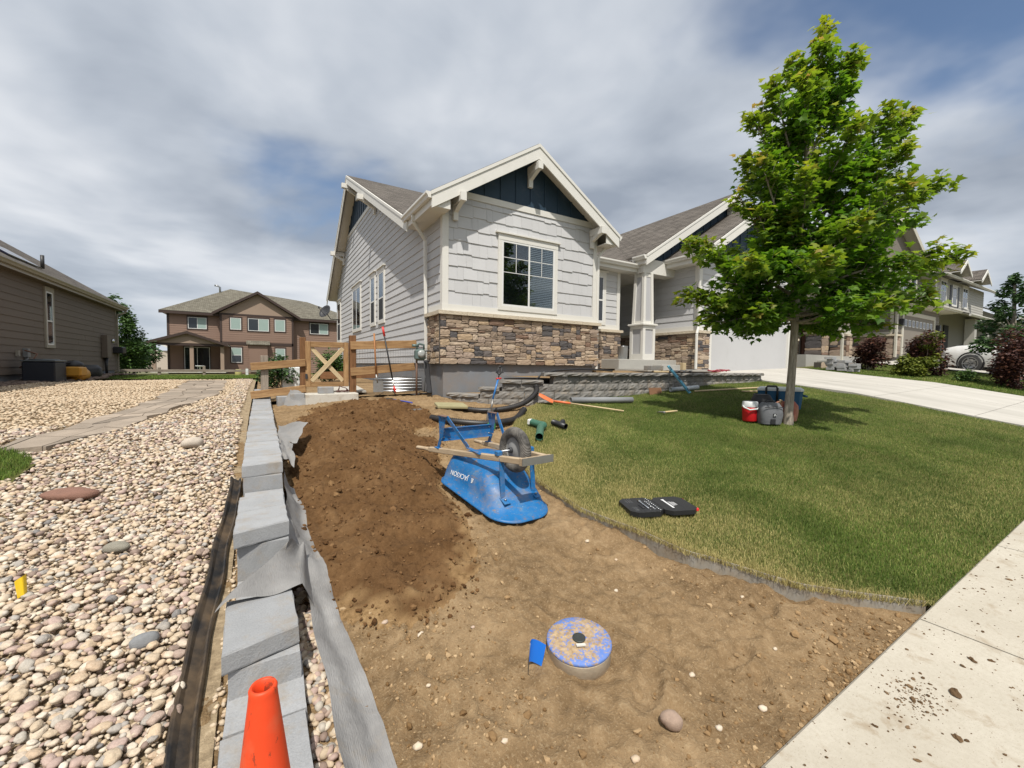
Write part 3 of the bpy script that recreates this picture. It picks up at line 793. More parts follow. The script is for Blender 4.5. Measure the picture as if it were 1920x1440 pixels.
def planks(parent, fr, u0, u1, z0, z1, expo, mat, name='siding_plank', db=.022, dt=.004):
    """u0, u1: functions of height; one board each"""
    f0 = u0 if callable(u0) else (lambda z: u0); f1 = u1 if callable(u1) else (lambda z: u1)
    z = z0
    while z < z1-.02:
        zt = min(z+expo, z1)
        if f1(z)-f0(z) > 4.5 and abs(f0(z)-f0(zt)) < 3 :
            cuts_ = [None]; u_ = f0(z)+random.uniform(1.6, 3.7)
            while u_ < f1(z)-1.2: cuts_.append(u_); u_ += 3.66
            cuts_.append(None)
            for ca_, cb_ in zip(cuts_[:-1], cuts_[1:]):
                mb = MB(); l0, l1 = (f0(z), f0(zt)) if ca_ is None else (ca_+.002, ca_+.002); h0, h1 = (f1(z), f1(zt)) if cb_ is None else (cb_-.002, cb_-.002)
                if h0-l0 < .05: continue
                dd_ = random.uniform(-.002, .002); wedge(mb, fr, l0, h0, l1 if l1 < h1 else h1-.01, h1, z, zt+(.012 if zt < z1 else 0), db+dd_, dt); mb.build(name, mat, parent)
        elif f1(z)-f0(z) > .06:
            mb = MB(); a, b = f0(zt), f1(zt)
            if b-a < .02: a = b = (a+b)/2; a -= .005; b += .005
            wedge(mb, fr, f0(z), f1(z), a, b, z, zt+(.012 if zt < z1 else 0), db, dt)
            mb.build(name, mat, parent)
        z += expo
def lapwall(name, fr, u0, u1, z0, z1, expo, mat, parent, d=.02):
    """far wall: lapped siding as one continuous surface"""
    mb = MB(); prof = []; z = z0
    while z < z1-1e-3:
        prof += [(z, d), (min(z+expo, z1), .002)]; z += expo
    mb.grid([[fr.p(u, z_, d_) for z_, d_ in prof] for u in (u0, u1)], smooth=False)
    return mb.build(name, mat, parent)
STONES = []
for q in range(8):
    V = []; F = []; nx_, nz_ = 5, 4
    for iz in range(nz_):
        for ix in range(nx_):
            x, z = ix/(nx_-1)-.5, iz/(nz_-1)-.5
            ed = (ix in (0, nx_-1)) or (iz in (0, nz_-1))
            cr = (ix in (0, nx_-1)) and (iz in (0, nz_-1))
            V.append((x*(.93 if cr else 1)+random.uniform(-.035, .035), (-.80 if ed else -1)+random.uniform(-.20, .20), z*(.88 if cr else 1)+random.uniform(-.05, .05)))
    for iz in range(nz_-1):
        for ix in range(nx_-1): F.append((iz*nx_+ix, iz*nx_+ix+1, (iz+1)*nx_+ix+1, (iz+1)*nx_+ix))
    ring = list(range(nx_))+[(k+1)*nx_-1 for k in range(1, nz_)]+[nz_*nx_-1-k for k in range(1, nx_)]+[nx_*k for k in range(nz_-2, 0, -1)]
    b = len(V)
    for r_ in ring: V.append((V[r_][0], .4, V[r_][2]))
    for k in range(len(ring)): F.append((ring[k], b+k, b+(k+1) % len(ring), ring[(k+1) % len(ring)]))
    me = bpy.data.meshes.new('veneer_stone'); me.from_pydata(V, [], F); me.materials.append(M_STONE); STONES.append(me)
def veneer(parent, fr, L, z0, z1, d0=0.0, cell=.045, wmin=3, wmax=9):
    """ledgestone: blocks of uneven size packed on a fine grid; parent is the veneer part"""
    nx_ = max(2, int(round(L/cell))); nz_ = max(2, int(round((z1-z0)/cell))); cx_, cz = L/nx_, (z1-z0)/nz_
    occ = np.zeros((nz_, nx_), bool)
    ang = math.atan2(fr.u.y, fr.u.x)
    flip = fr.n.dot(Vector((math.sin(ang), -math.cos(ang), 0))) < 0
    for iz in range(nz_):
        ix = 0
        while ix < nx_:
            if occ[iz, ix]: ix += 1; continue
            h_ = random.choice((1, 1, 2, 2, 2, 3, 3)); w_ = random.randint(wmin, wmax)
            if h_ == 1: w_ = min(w_, 7)
            h_ = min(h_, nz_-iz); run = 0
            while run < w_ and ix+run < nx_ and not occ[iz, ix+run]: run += 1
            if ix+run < nx_ and not occ[iz, ix+run] and run >= 1:
                rest = 0
                while ix+run+rest < nx_ and not occ[iz, ix+run+rest] and rest < 3: rest += 1
                if rest < 3: run += rest
            while h_ > 1 and occ[iz:iz+h_, ix:ix+run].any(): h_ -= 1
            occ[iz:iz+h_, ix:ix+run] = True
            uc, zc = (ix+run/2)*cx_, z0+(iz+h_/2)*cz
            dd = random.uniform(.020, .038)
            M = Matrix.Translation(Vector(fr.p(uc, zc, d0))) @ Matrix.Rotation(ang+(math.pi if flip else 0), 4, 'Z') @ Matrix.Diagonal((run*cx_-.009, dd, h_*cz-.008, 1))
            piece('stone', random.choice(STONES), parent, M)
            ix += run
def rake_board(parent, fr, pts, drop, height, d0, d1, mat, name='rake_board'):
    for (u0, z0), (u1, z1) in zip(pts[:-1], pts[1:]):
        mb = MB(); mb.prism([fr.p(u0, z0-drop, d0), fr.p(u1, z1-drop, d0), fr.p(u1, z1-drop-height, d0), fr.p(u0, z0-drop-height, d0)], fr.n*(d1-d0))
        mb.build(name, mat, parent)
def roof_plane(parent, poly, uvf, mat, th=.05, soffit=.07, name='roof'):
    """poly: top corners; a shingle sheet over a soffit board"""
    mb = MB(); mb.prism(poly, (0, 0, -th)); r_ = mb.build(name, mat, parent, uvf=uvf)
    c_ = sum((Vector(p) for p in poly), Vector())/len(poly)
    q = [c_+(Vector(p)-c_)*.992 for p in poly]
    mb = MB(); mb.prism([(p.x, p.y, p.z-th-.003) for p in q], (0, 0, -soffit)); mb.build('soffit', M_SOFFIT, r_)
    return r_
def gutter(parent, a, b, w=.12, h=.12, mat=None, out=(0, -1, 0)):
    """K-style gutter: a trough along a-b, bulging towards out"""
    a, b, o = Vector(a), Vector(b), Vector(out)
    prof = [(0, 0), (0, -h), (w*.6, -h), (w*.75, -h*.6), (w, -h*.35), (w, 0), (w-.012, 0), (w-.012, -h*.3), (w*.55, -h+.012), (.012, -h+.012), (.012, 0)]
    mb = MB()
    ring = lambda p: [p+o*x+Vector((0, 0, z)) for x, z in prof]
    A, B = ring(a), ring(b); n_ = len(prof)
    F = [(i, (i+1) % n_, (i+1) % n_+n_, i+n_) for i in range(n_)]
    mb.raw(A+B, F); mb.raw([A[i] for i in (0, 1, 2, 3, 4, 5)], [(0, 1, 2, 3, 4, 5)]); mb.raw([B[i] for i in (0, 1, 2, 3, 4, 5)], [(5, 4, 3, 2, 1, 0)])
    return mb.build('gutter', mat or M_GUTTER, parent)
def downspout(parent, pts, mat=None, w=.075, h=.06, up=(0, 1, 0.3)):
    mb = MB()
    for a, b in zip(pts[:-1], pts[1:]): mb.bar(a, b, w, h, up, bev=.012)
    return mb.build('downspout', mat or M_GUTTER, parent)
def window(parent, fr, u0, u1, z0, z1, trim=.09, tmat=None, split=None, hsplit=None, pane_mats=None, muntins=None, blinds=None, header=True, fmat=None, room=True, tdep=.055, screen=None):
    """frame with trim, sashes and panes set proud of the cladding; u0..z1 is the outside of the sash frame"""
    fmat = fmat or M_VINYL; tmat = tmat or M_TRIM
    mb = MB(); fw_ = .045
    for a, b, c_, d_ in ((u0, u1, z0, z0+fw_), (u0, u1, z1-fw_, z1), (u0, u0+fw_, z0+fw_, z1-fw_), (u1-fw_, u1, z0+fw_, z1-fw_)): fr.quad(mb, a, b, c_, d_, 0, .052)
    um = [u0+fw_]; cells = []
    if split is not None:
        us = u0+(u1-u0)*split; fr.quad(mb, us-.022, us+.022, z0+fw_, z1-fw_, 0, .051); cells.append((um[-1], us-.022)); um.append(us+.022)
    cells.append((um[-1], u1-fw_))
    zs = [(z0+fw_, z1-fw_)]
    if hsplit is not None:
        zm = z0+(z1-z0)*hsplit
        for (a, b) in cells: fr.quad(mb, a, b, zm-.022, zm+.022, 0, .050)
        zs = [(z0+fw_, zm-.022), (zm+.022, z1-fw_)]
    w_ = mb.build('window', fmat, parent)
    if room: fbox('room_dark_panel', fr, u0+.004, u1-.004, z0+.004, z1-.004, .0, .028, M_ROOMDARK, w_)  # near-black box on the wall: the unlit room's darkness put into its colour
    k_ = 0
    for (a, b) in cells:
        for (c_, d_) in zs:
            pm = (pane_mats or [M_GLASS])[k_ % len(pane_mats or [1])]; k_ += 1
            fbox('pane', fr, a-.004, b+.004, c_-.004, d_+.004, .039, .043, pm, w_)
    if trim:
        tr = MB()
        fr.quad(tr, u0-trim, u0, z0-trim, z1, .0, tdep); fr.quad(tr, u1, u1+trim, z0-trim, z1, .0, tdep)
        fr.quad(tr, u0, u1, z0-trim, z0, .0, tdep)
        fr.quad(tr, u0-trim, u1+trim, z1, z1+trim*1.5, .0, tdep+.004)
        if header: fr.quad(tr, u0-trim-.07, u1+trim+.07, z1+trim*1.5, z1+trim*1.5+.035, .0, tdep+.04)
        tr.build('trim', tmat, w_)
    if muntins:
        for (a, b, c_, d_) in muntins: fbox('muntin', fr, a, b, c_, d_, .0435, .048, fmat, w_)
    if blinds:
        for (a, b) in blinds:
            mb = MB(); z = z0+.07
            while z < z1-.06:
                mb.prism([fr.p(a, z-.012, .0365), fr.p(b, z-.012, .0365), fr.p(b, z+.006, .030), fr.p(a, z+.006, .030)], (0, 0, .003)); z += .043
            kind(mb.build('blind_slats', M_BLIND, w_), 'stuff')
    if screen: fbox('screen', fr, *screen, .0372, .0384, M_SCREEN, w_)
    return w_
def bracket(parent, fr, u, zt, reach, drop, w=.13):
    """knee brace: post on the wall, beam sticking out, slanting strut"""
    mb = MB(); fr.quad(mb, u-w/2, u+w/2, zt-.17, zt, .03, reach); b_ = mb.build('bracket', M_TRIM, parent)
    fbox('post', fr, u-w*.42, u+w*.42, zt-drop, zt-.173, .03, .10, M_TRIM, b_)
    mb = MB(); a = Vector(fr.p(u, zt-drop+.20, .06)); c_ = Vector(fr.p(u, zt-.12, reach*.82)); mb.bar(a, c_, w*.72, .10, fr.n); mb.build('strut', M_TRIM, b_)
    return b_
Z1 = Vector((0, 0, 1))

# ================================================================== main house
XS, YF, XR = 3.37, 8.50, 7.70
HB = (3.37, 8.5, .82)
house = thing('house', 'light grey one-storey house with navy gables and brown stone veneer', 'house', HB)
FF = Frame((0, YF, 0), (1, 0, 0), (0, -1, 0))       # front of the wing, u = x
FS = Frame((XS, 0, 0), (0, 1, 0), (-1, 0, 0))       # side wall, u = y
ST_B, ST_T, LEDGE_T = 1.485, 2.55, 2.63
YB = 22.7
RIDGE_Y, RIDGE_Z, EAVE_Y, EAVE_Z, REAR_Y, REAR_Z = 17.5, 8.80, 9.35, 4.72, 23.4, 4.80
def main_z(y):
    return EAVE_Z+(RIDGE_Z-EAVE_Z)*(y-EAVE_Y)/(RIDGE_Y-EAVE_Y) if y < RIDGE_Y else RIDGE_Z+(REAR_Z-RIDGE_Z)*(y-RIDGE_Y)/(REAR_Y-RIDGE_Y)
def main_y(z): return EAVE_Y+(z-EAVE_Z)*(RIDGE_Y-EAVE_Y)/(RIDGE_Z-EAVE_Z)
# foundation and wall core
mb = MB(); mb.box((XS+.02, YF+.03, .35), (XR-.02, YB-.05, 1.50)); mb.box((XR-.02, 9.75, .35), (17.6, YB-.05, 1.30))
mb.build('foundation', M_CONC, house)
wall = MB()
wall.box((XS+.004, YF+.004, 1.50), (XR-.004, YB, 4.80))
wall = wall.build('wall', M_SIDING, house)
mb = MB(); mb.prism([(XS+.004, 9.0, 4.75), (XS+.004, YB, 4.75), (XS+.004, YB, main_z(YB)-.2), (XS+.004, RIDGE_Y, RIDGE_Z-.2), (XS+.004, 10.1, main_z(10.1)-.2), (XS+.004, 9.0, 4.78)], (.15, 0, 0)); mb.build('gable_wall', M_SIDING, house)
# side wall planks up to the frieze under the navy gable
def side_lo(z): return YF+.10 if z < 4.80 else main_y(z+.15)-.02
def side_hi(z): return YB if z < 5.0 else RIDGE_Y+(RIDGE_Z-.15-z)*(REAR_Y-RIDGE_Y)/(RIDGE_Z-REAR_Z)
planks(wall, FS, side_lo, side_hi, 1.50, 6.98, .196, M_SIDING)
fbox('frieze_board', FS, side_lo(7.0)+.05, side_hi(7.0)-.05, 6.98, 7.12, .0, .03, M_TRIM, house)
# navy side gable
gv = [(FS.p(side_lo(7.12), 7.12, .002)), (FS.p(side_hi(7.12), 7.12, .002)), FS.p(RIDGE_Y, RIDGE_Z-.12, .002)]
mb = MB(); mb.prism(gv, FS.n*.012); ng = mb.build('gable_panel', M_NAVY, house)
for y in np.arange(15.2, 20.2, .41):
    zt = min(main_z(y)-.14, 8.7)
    if zt > 7.2: fbox('batten', FS, y-.022, y+.022, 7.125, zt, .014, .034, M_NAVY, ng)
# corner boards, stone, ledge, belly band
fbox('corner_board', FS, YF+.002, YF+.10, LEDGE_T+.15, 4.80, .0, .03, M_TRIM, house)
fbox('corner_board', FF, XS-.033, XS+.11, LEDGE_T+.15, 4.80, .0, .032, M_TRIM, house)
fbox('corner_board', FF, XR-.11, XR+.02, LEDGE_T+.15, 4.85, .0, .032, M_TRIM, house)
fbox('belly_band', FF, XS-.038, XR+.02, LEDGE_T+.001, LEDGE_T+.15, .0, .036, M_TRIM, house)
fbox('belly_band', FS, YF+.002, 9.30, LEDGE_T+.001, LEDGE_T+.15, .0, .034, M_TRIM, house)
def ledge_row(parent, fr, u0, u1, d, z0=ST_T, z1=LEDGE_T, step=.62):
    n_ = max(1, int(round((u1-u0)/step)))
    for k in range(n_):
        a, b = u0+(u1-u0)*k/n_, u0+(u1-u0)*(k+1)/n_
        fbox('ledge', fr, a+.003, b-.003, z0, z1+random.uniform(-.004, .0), 0, d+random.uniform(-.006, .004), M_LEDGE, parent)
def stone_wall(fr, u0, u1, z0=ST_B, z1=ST_T, d=.05):
    v_ = fbox('stone_veneer', fr, u0, u1, z0, z1, .0, d, M_MORTAR, house)
    f2 = Frame(fr.p(u0, 0, 0), fr.u, fr.n)
    veneer(v_, f2, u1-u0, z0, z1, d); return v_
sv = stone_wall(FF, XS-.09, XR+.08); ledge_row(sv, FF, XS-.15, XR+.13, .135)
sv = stone_wall(Frame((XS, 0, 0), (0, 1, 0), (-1, 0, 0)), YF+.0, 9.30, d=.045); ledge_row(sv, FS, YF-.04, 9.34, .13)
mb = MB(); mb.box((XR, YF+.0, ST_B), (XR+.085, 9.7, ST_T)); mb.build('stone_return', M_MORTAR, house)
# shake rows on the front of the wing
WX0, WX1, WZ0, WZ1 = 4.79, 6.30, 2.85, 4.36     # window sash opening
z = LEDGE_T+.15; row = 0; SH_T = 5.11
while z < SH_T-.02:
    zt = min(z+.275, SH_T); x = XS+.11-random.uniform(0, .15)
    while x < XR-.11:
        w_ = random.choice((.15, .2, .24, .3, .34)); a, b = max(x, XS+.112), min(x+w_, XR-.112); x += w_
        if b-a < .03: continue
        if a > WX0-.09 and b < WX1+.09 and z > WZ0-.1 and zt < WZ1+.12: continue
        mb = MB(); j = random.choice((0, 0, .012, .024, .03)) if z > 2.9 else 0.0
        wedge(mb, FF, a+.0015, b-.0015, a+.0015, b-.0015, z+j, zt+.03 if zt < SH_T else zt, .024+random.uniform(-.003, .003), .004)
        mb.build('shake', M_SHAKE, wall)
    z += .275; row += 1
fbox('frieze_board', FF, XS+.1, XR-.1, 5.112, 5.25, .0, .032, M_TRIM, house)
# wing roof
WRX, WRZ, WEL, WER, WEZ, WY = 5.535, 6.57, 2.96, 8.11, 4.95, 8.10
mb = MB(); mb.prism([FF.p(XS+.02, 4.78, -.002), FF.p(XR-.02, 4.78, -.002), FF.p(XR-.02, 5.12, -.002), FF.p(WRX, 6.36, -.002), FF.p(XS+.02, 5.12, -.002)], (0, .2, 0)); mb.build('gable_wall', M_SIDING, house)
mb = MB(); mb.prism([FF.p(XS+.12, 5.25, .0), FF.p(XR-.12, 5.25, .0), FF.p(WRX, 6.40, .0)], FF.n*.014); ng = mb.build('gable_panel', M_NAVY, house)
for x in np.arange(3.95, 7.3, .41):
    zt = 6.40-abs(x-WRX)*.575-.02
    if zt > 5.28: fbox('batten', FF, x-.022, x+.022, 5.252, zt, .014, .034, M_NAVY, ng)
yv = main_y(WEZ); yr = main_y(WRZ)
roof_plane(house, [(WEL, WY, WEZ), (WEL, yv, WEZ), (WRX, yr, WRZ), (WRX, WY, WRZ)], lambda p: (p[1], p[0]*1.19), M_SHING)
roof_plane(house, [(WRX, WY, WRZ), (WRX, yr, WRZ), (WER, yv, WEZ), (WER, WY, WEZ)], lambda p: (p[1], p[0]*1.19), M_SHING)
rake_board(house, Frame((0, WY, 0), (1, 0, 0), (0, -1, 0)), [(WEL, WEZ), (WRX, WRZ), (WER, WEZ)], .085, .27, .0, .035, M_TRIM)
rake_board(house, Frame((0, WY, 0), (1, 0, 0), (0, -1, 0)), [(WEL-.02, WEZ), (WRX, WRZ+.012), (WER+.02, WEZ)], .03, .075, .0, .055, M_TRIM, 'drip_mould')
def abox(name, lo, hi, mat, parent):
    mb = MB(); mb.box(lo, hi); return mb.build(name, mat, parent)
abox('eave_soffit', (WEL+.02, WY+.02, WEZ-.30), (XS+.0, yv, WEZ-.275), M_SOFFIT, house); abox('eave_soffit', (XR, WY+.02, WEZ-.30), (WER-.02, yv, WEZ-.275), M_SOFFIT, house)
abox('fascia', (WEL, WY+.01, WEZ-.30), (WEL+.022, yv, WEZ-.06), M_TRIM, house); abox('fascia', (WER-.022, WY+.01, WEZ-.30), (WER, yv, WEZ-.06), M_TRIM, house)
gutter(house, (WEL-.002, WY-.02, WEZ-.04), (WEL-.002, yv+.02, WEZ-.04), out=(-1, 0, 0))
gutter(house, (WER+.002, WY-.02, WEZ-.04), (WER+.002, yv-.3, WEZ-.04), out=(1, 0, 0))
for u, zt, dr in ((3.62, 5.03, .46), (WRX, 6.15, .46), (7.50, 5.03, .46)): bracket(house, FF, u, zt, .50, dr)
for x0_, x1_, xi_ in ((WEL+.024, XS+.0, 1), (XR, WER-.024, -1)):
    lo_z = WEZ-.298; mb = MB(); a_, b_ = (WEZ-.20, WEZ+.05) if xi_ > 0 else (WEZ+.05, WEZ-.20); mb.prism([(x0_, WY+.012, lo_z), (x1_, WY+.012, lo_z), (x1_, WY+.012, b_), (x0_, WY+.012, a_)], (0, .02, 0)); mb.build('eave_return', M_TRIM, house)
# main roof
uvx = lambda p: (p[0], p[1]*1.12)
roof_plane(house, [(2.96, yv-.01, main_z(yv-.01)), (8.2, yv-.01, main_z(yv-.01)), (8.2, RIDGE_Y, RIDGE_Z), (2.96, RIDGE_Y, RIDGE_Z)], uvx, M_SHING)
roof_plane(house, [(8.205, EAVE_Y, EAVE_Z), (18.3, EAVE_Y, EAVE_Z), (18.3, RIDGE_Y, RIDGE_Z), (8.205, RIDGE_Y, RIDGE_Z)], uvx, M_SHING)
mb = MB(); mb.prism([(XR+.1, EAVE_Y+.01, EAVE_Z), (8.2, EAVE_Y+.01, EAVE_Z), (8.2, 10.2, main_z(10.2)), (XR+.1, 10.2, main_z(10.2))], (0, 0, -.05)); mb.build('roof', M_SHING, house, uvf=uvx)
roof_plane(house, [(2.96, RIDGE_Y, RIDGE_Z), (18.3, RIDGE_Y, RIDGE_Z), (18.3, REAR_Y, REAR_Z), (2.96, REAR_Y, REAR_Z)], uvx, M_SHING)
FSr = Frame((2.96, 0, 0), (0, 1, 0), (-1, 0, 0))
rake_board(house, FSr, [(yv-.15, main_z(yv-.15)), (RIDGE_Y, RIDGE_Z), (REAR_Y, REAR_Z)], .08, .25, .0, .035, M_TRIM)
rake_board(house, FSr, [(yv-.15, main_z(yv-.15)), (RIDGE_Y, RIDGE_Z+.01), (REAR_Y, REAR_Z)], .03, .07, .0, .05, M_TRIM, 'drip_mould')
mb = MB(); mb.box((XR+.05, EAVE_Y+.005, EAVE_Z-.27), (10.4, 9.72, EAVE_Z-.245)); mb.box((XR+.05, EAVE_Y, EAVE_Z-.27), (10.4, EAVE_Y+.022, EAVE_Z-.055)); mb.build('eave_soffit', M_TRIM, house)
gutter(house, (8.0, EAVE_Y-.002, EAVE_Z-.035), (10.3, EAVE_Y-.002, EAVE_Z-.035))
for u, zt in ((14.5, 7.02), (RIDGE_Y, 8.45), (20.6, 6.55)): bracket(house, FS, u, zt, .62, .55, .15)
mb = MB(); mb.lathe([(.10, 0), (.10, .12), (.14, .13), (.14, .2), (.02, .24)], 12, (5.5, 14.2, main_z(14.2)-.02)); mb.build('roof_vent', M_CONC, house)
# downspout at the side, offset below the gutter
downspout(house, [(2.93, 9.20, WEZ-.15), (2.95, 9.24, WEZ-.30), (3.27, 9.36, WEZ-.62), (3.30, 9.38, 1.55)], up=(0, 1, .2))
downspout(house, [(8.02, 8.45, WEZ-.16), (8.0, 8.47, WEZ-.3), (XR+.06, 8.47, WEZ-.55), (XR+.06, 8.47, 1.35)], up=(0, 1, .2))
# windows of the wing and of the side wall
um = (WX0+WX1)/2
mu = []
for a, b in ((WX0+.045, um-.022), (um+.022, WX1-.045)):
    zt, zm = WZ1-.045, WZ0+(WZ1-WZ0)*.52; hz_ = (zt+zm)/2
    mu += [((a+b)/2-.007, (a+b)/2+.007, zm, zt), (a, b, zm-.007, zm+.007), (a, b, hz_-.007, hz_+.007)]
window(house, FF, WX0, WX1, WZ0, WZ1, .095, split=.5, pane_mats=[M_GLASS, M_GLASS], muntins=mu, blinds=[(WX0+.05, um-.02), (um+.02, WX1-.05)], screen=(WX0+.05, um-.024, WZ0+.05, WZ1-.05))
for (a, b, z0_, z1_, kw) in ((13.40, 14.07, 2.86, 4.42, dict(hsplit=.47)), (14.62, 15.22, 2.86, 4.46, dict(hsplit=.47)), (17.0, 18.55, 2.86, 4.52, dict(split=.5)), (21.75, 22.65, 2.60, 4.45, dict(hsplit=.45))):
    window(house, FS, a, b, z0_, z1_, .085, pane_mats=[M_SCREEN, M_GLASS] if 'hsplit' in kw else [M_GLASS, M_GLASSD], **kw)
# satellite dish on the rear corner
d_ = MB(); ax = Vector((-.75, -.5, .42)).normalized(); q_ = ax.to_track_quat('Z', 'Y').to_matrix()
d_.lathe([(.01, -.10), (.15, -.08), (.28, -.02), (.34, .03), (.335, .04), (.27, -.005), (.14, -.06), (.01, -.08)], 24, (2.75, 22.5, 4.05), q_, caps=False)
M_DISH = simple('dish_enamel', (.035, .036, .04), .5); d2 = d_.build('satellite_dish', M_DISH, house)
mb = MB(); mb.tube([(3.37, 22.6, 3.7), (3.0, 22.6, 3.7), (2.78, 22.52, 4.02)], .022, 8); mb.tube([(2.78, 22.5, 3.8), (2.45, 22.25, 4.15)], .012, 6); mb.cbox((2.43, 22.23, 4.19), (.07, .07, .1)); mb.build('dish_arm', M_DISH, d2)

# ---- entry: window wall, recess, porch
FE = Frame((0, 9.72, 0), (1, 0, 0), (0, -1, 0))
w2 = MB(); w2.box((XR-.1, 9.725, 1.3), (9.80, 9.9, 4.55)); w2.box((XR-.1, 9.73, 4.552), (11.8, 9.85, 4.80)); w2 = w2.build('wall', M_SIDING, house)
sv = stone_wall(FE, XR+.09, 9.86, 1.42, ST_T); ledge_row(sv, FE, XR+.09, 9.92, .13)
fbox('belly_band', FE, XR+.05, 9.83, LEDGE_T, LEDGE_T+.15, .0, .036, M_TRIM, house)
planks(w2, FE, XR+.02, 9.70, LEDGE_T+.15, 4.50, .196, M_SIDING)
fbox('corner_board', FE, 9.70, 9.83, LEDGE_T+.15, 4.46, .0, .034, M_TRIM, house)
window(house, FE, 8.30, 9.12, 2.85, 4.25, .09, hsplit=.48, pane_mats=[M_GLASSD])
fr_door = Frame((0, 11.6, 0), (1, 0, 0), (0, -1, 0))
mb = MB(); mb.box((9.7, 11.6, 1.4), (11.75, 11.75, 4.6)); ew = mb.build('entry_wall', M_SIDING, house)
mb = MB(); mb.box((9.70, 9.74, 1.4), (9.80, 11.6, 4.5)); mb.build('entry_side_wall', M_SIDING, house)
door = fbox('front_door', fr_door, 10.35, 11.3, 1.72, 3.85, .0, .05, M_NAVY, house); fbox('door_panel', fr_door, 10.5, 11.15, 2.9, 3.65, .05, .065, M_NAVY, door)
mb = MB(); mb.lathe([(.03, 0), (.03, .05), (.01, .06)], 10, (11.2, 11.53, 2.72), Matrix.Rotation(R(90), 3, 'X')); mb.build('door_knob', M_DISH, door)
FGS = Frame((11.70, 0, 0), (0, -1, 0), (-1, 0, 0))       # garage side wall facing the porch, u = -y
w3 = MB(); w3.box((11.705, 8.21, 1.30), (17.7, 11.8, 4.80)); w3 = w3.build('garage_wall', M_SIDING, house)
planks(w3, FGS, -11.6, -8.32, LEDGE_T+.15, 4.78, .196, M_SIDING)
sv = stone_wall(FGS, -11.6, -8.16, 1.42, ST_T); ledge_row(sv, FGS, -11.6, -8.09, .13)
fbox('belly_band', FGS, -11.6, -8.17, LEDGE_T, LEDGE_T+.15, .0, .036, M_TRIM, house)
fbox('corner_board', FGS, -8.32, -8.175, LEDGE_T+.15, 4.78, .0, .03, M_TRIM, house)
# porch slab, steps, column, beam
M_CONCP = simple('porch_concrete', (.36, .35, .32), .85, var=.15, nscale=5, bump=.2, bscale=40, use_pos=True)
mb = MB(); mb.cbox((10.35, 10.25, 1.55), (2.6, 2.7, .30), bev=.012); mb.build('porch_slab', M_CONCP, house)
mb = MB(); mb.cbox((11.1, 8.72, 1.475), (1.15, .34, .15), bev=.01); mb.build('porch_step', M_CONCP, house)
cx_, cy_ = 10.46, 9.30
colm = MB()
for zz, s_ in (((1.70, 2.78), .54),): colm.cbox((cx_, cy_, (zz[0]+zz[1])/2), (s_-.05, s_-.05, zz[1]-zz[0]))
M_GREYP = lap_mat('grey_panel', (.42, .42, .43), rv=.01)
colm = colm.build('column', M_GREYP, house)
mb = MB()
for sx in (-1, 1):
    for sy in (-1, 1): mb.cbox((cx_+sx*.225, cy_+sy*.225, 2.24), (.10, .10, 1.07))
for sx, sy in ((1, 0), (-1, 0), (0, 1), (0, -1)):
    for z_, h_ in ((1.79, .18), (2.72, .11)):
        mb.cbox((cx_+sx*.243, cy_+sy*.243, z_), (.06 if sx else .352, .06 if sy else .352, h_))
mb.build('base_trim', M_TRIM, colm)
mb = MB(); mb.cbox((cx_, cy_, 2.805), (.66, .66, .055), bev=.008); mb.build('column_cap', M_TRIM, colm)
mb = MB()
def taper(mb, s0, s1, z0, z1, off=(0, 0)):
    P = [(cx_+sx*s_/2, cy_+sy*s_/2, z_) for z_, s_ in ((z0, s0), (z1, s1)) for sx, sy in ((-1, -1), (1, -1), (1, 1), (-1, 1))]
    mb.raw(P, [(0,3,2,1),(4,5,6,7),(0,1,5,4),(1,2,6,5),(2,3,7,6),(3,0,4,7)])
taper(mb, .40, .33, 2.834, 4.42); sh_ = mb.build('shaft', M_GREYP, colm)
mb = MB()
for sx in (-1, 1):
    for sy in (-1, 1): mb.bar((cx_+sx*.19, cy_+sy*.19, 2.834), (cx_+sx*.155, cy_+sy*.155, 4.42), .095, .095, (1, 0, 0))
for sx, sy in ((1, 0), (-1, 0), (0, 1), (0, -1)):
    mb.cbox((cx_+sx*.15, cy_+sy*.15, 4.36), (.06 if sx else .22, .06 if sy else .22, .11)); mb.cbox((cx_+sx*.188, cy_+sy*.188, 2.88), (.06 if sx else .29, .06 if sy else .29, .09))
mb.build('shaft_trim', M_TRIM, colm)
mb = MB(); mb.box((10.22, 9.10, 4.42), (11.72, 9.50, 4.86)); mb.box((10.22, 9.50, 4.42), (10.62, 9.72, 4.80)); mb.build('porch_beam', M_TRIM, house)
mb = MB(); mb.box((9.7, 9.5, 4.50), (11.72, 11.7, 4.53)); mb.build('porch_ceiling', M_SOFFIT, house)
# porch / garage gable behind, ridge over the garage door
BX, BZ, BEZ, BEL, BER, BY = 14.72, 7.78, 4.95, 10.15, 19.29, 8.95
yb = main_y(BZ) if BZ < RIDGE_Z else RIDGE_Y
uvy = lambda p: (p[1], p[0]*1.18)
roof_plane(house, [(BEL, BY, BEZ), (BEL, main_y(BEZ), BEZ), (BX, yb, BZ), (BX, BY, BZ)], uvy, M_SHING)
roof_plane(house, [(BX, BY, BZ), (BX, yb, BZ), (BER, main_y(BEZ), BEZ), (BER, BY, BEZ)], uvy, M_SHING)
FB = Frame((0, 9.30, 0), (1, 0, 0), (0, -1, 0)); FBr = Frame((0, BY, 0), (1, 0, 0), (0, -1, 0))
rake_board(house, FBr, [(BEL, BEZ), (BX, BZ), (BER, BEZ)], .08, .27, .0, .035, M_TRIM)
rake_board(house, FBr, [(BEL, BEZ), (BX, BZ+.01), (BER, BEZ)], .03, .07, .0, .05, M_TRIM, 'drip_mould')
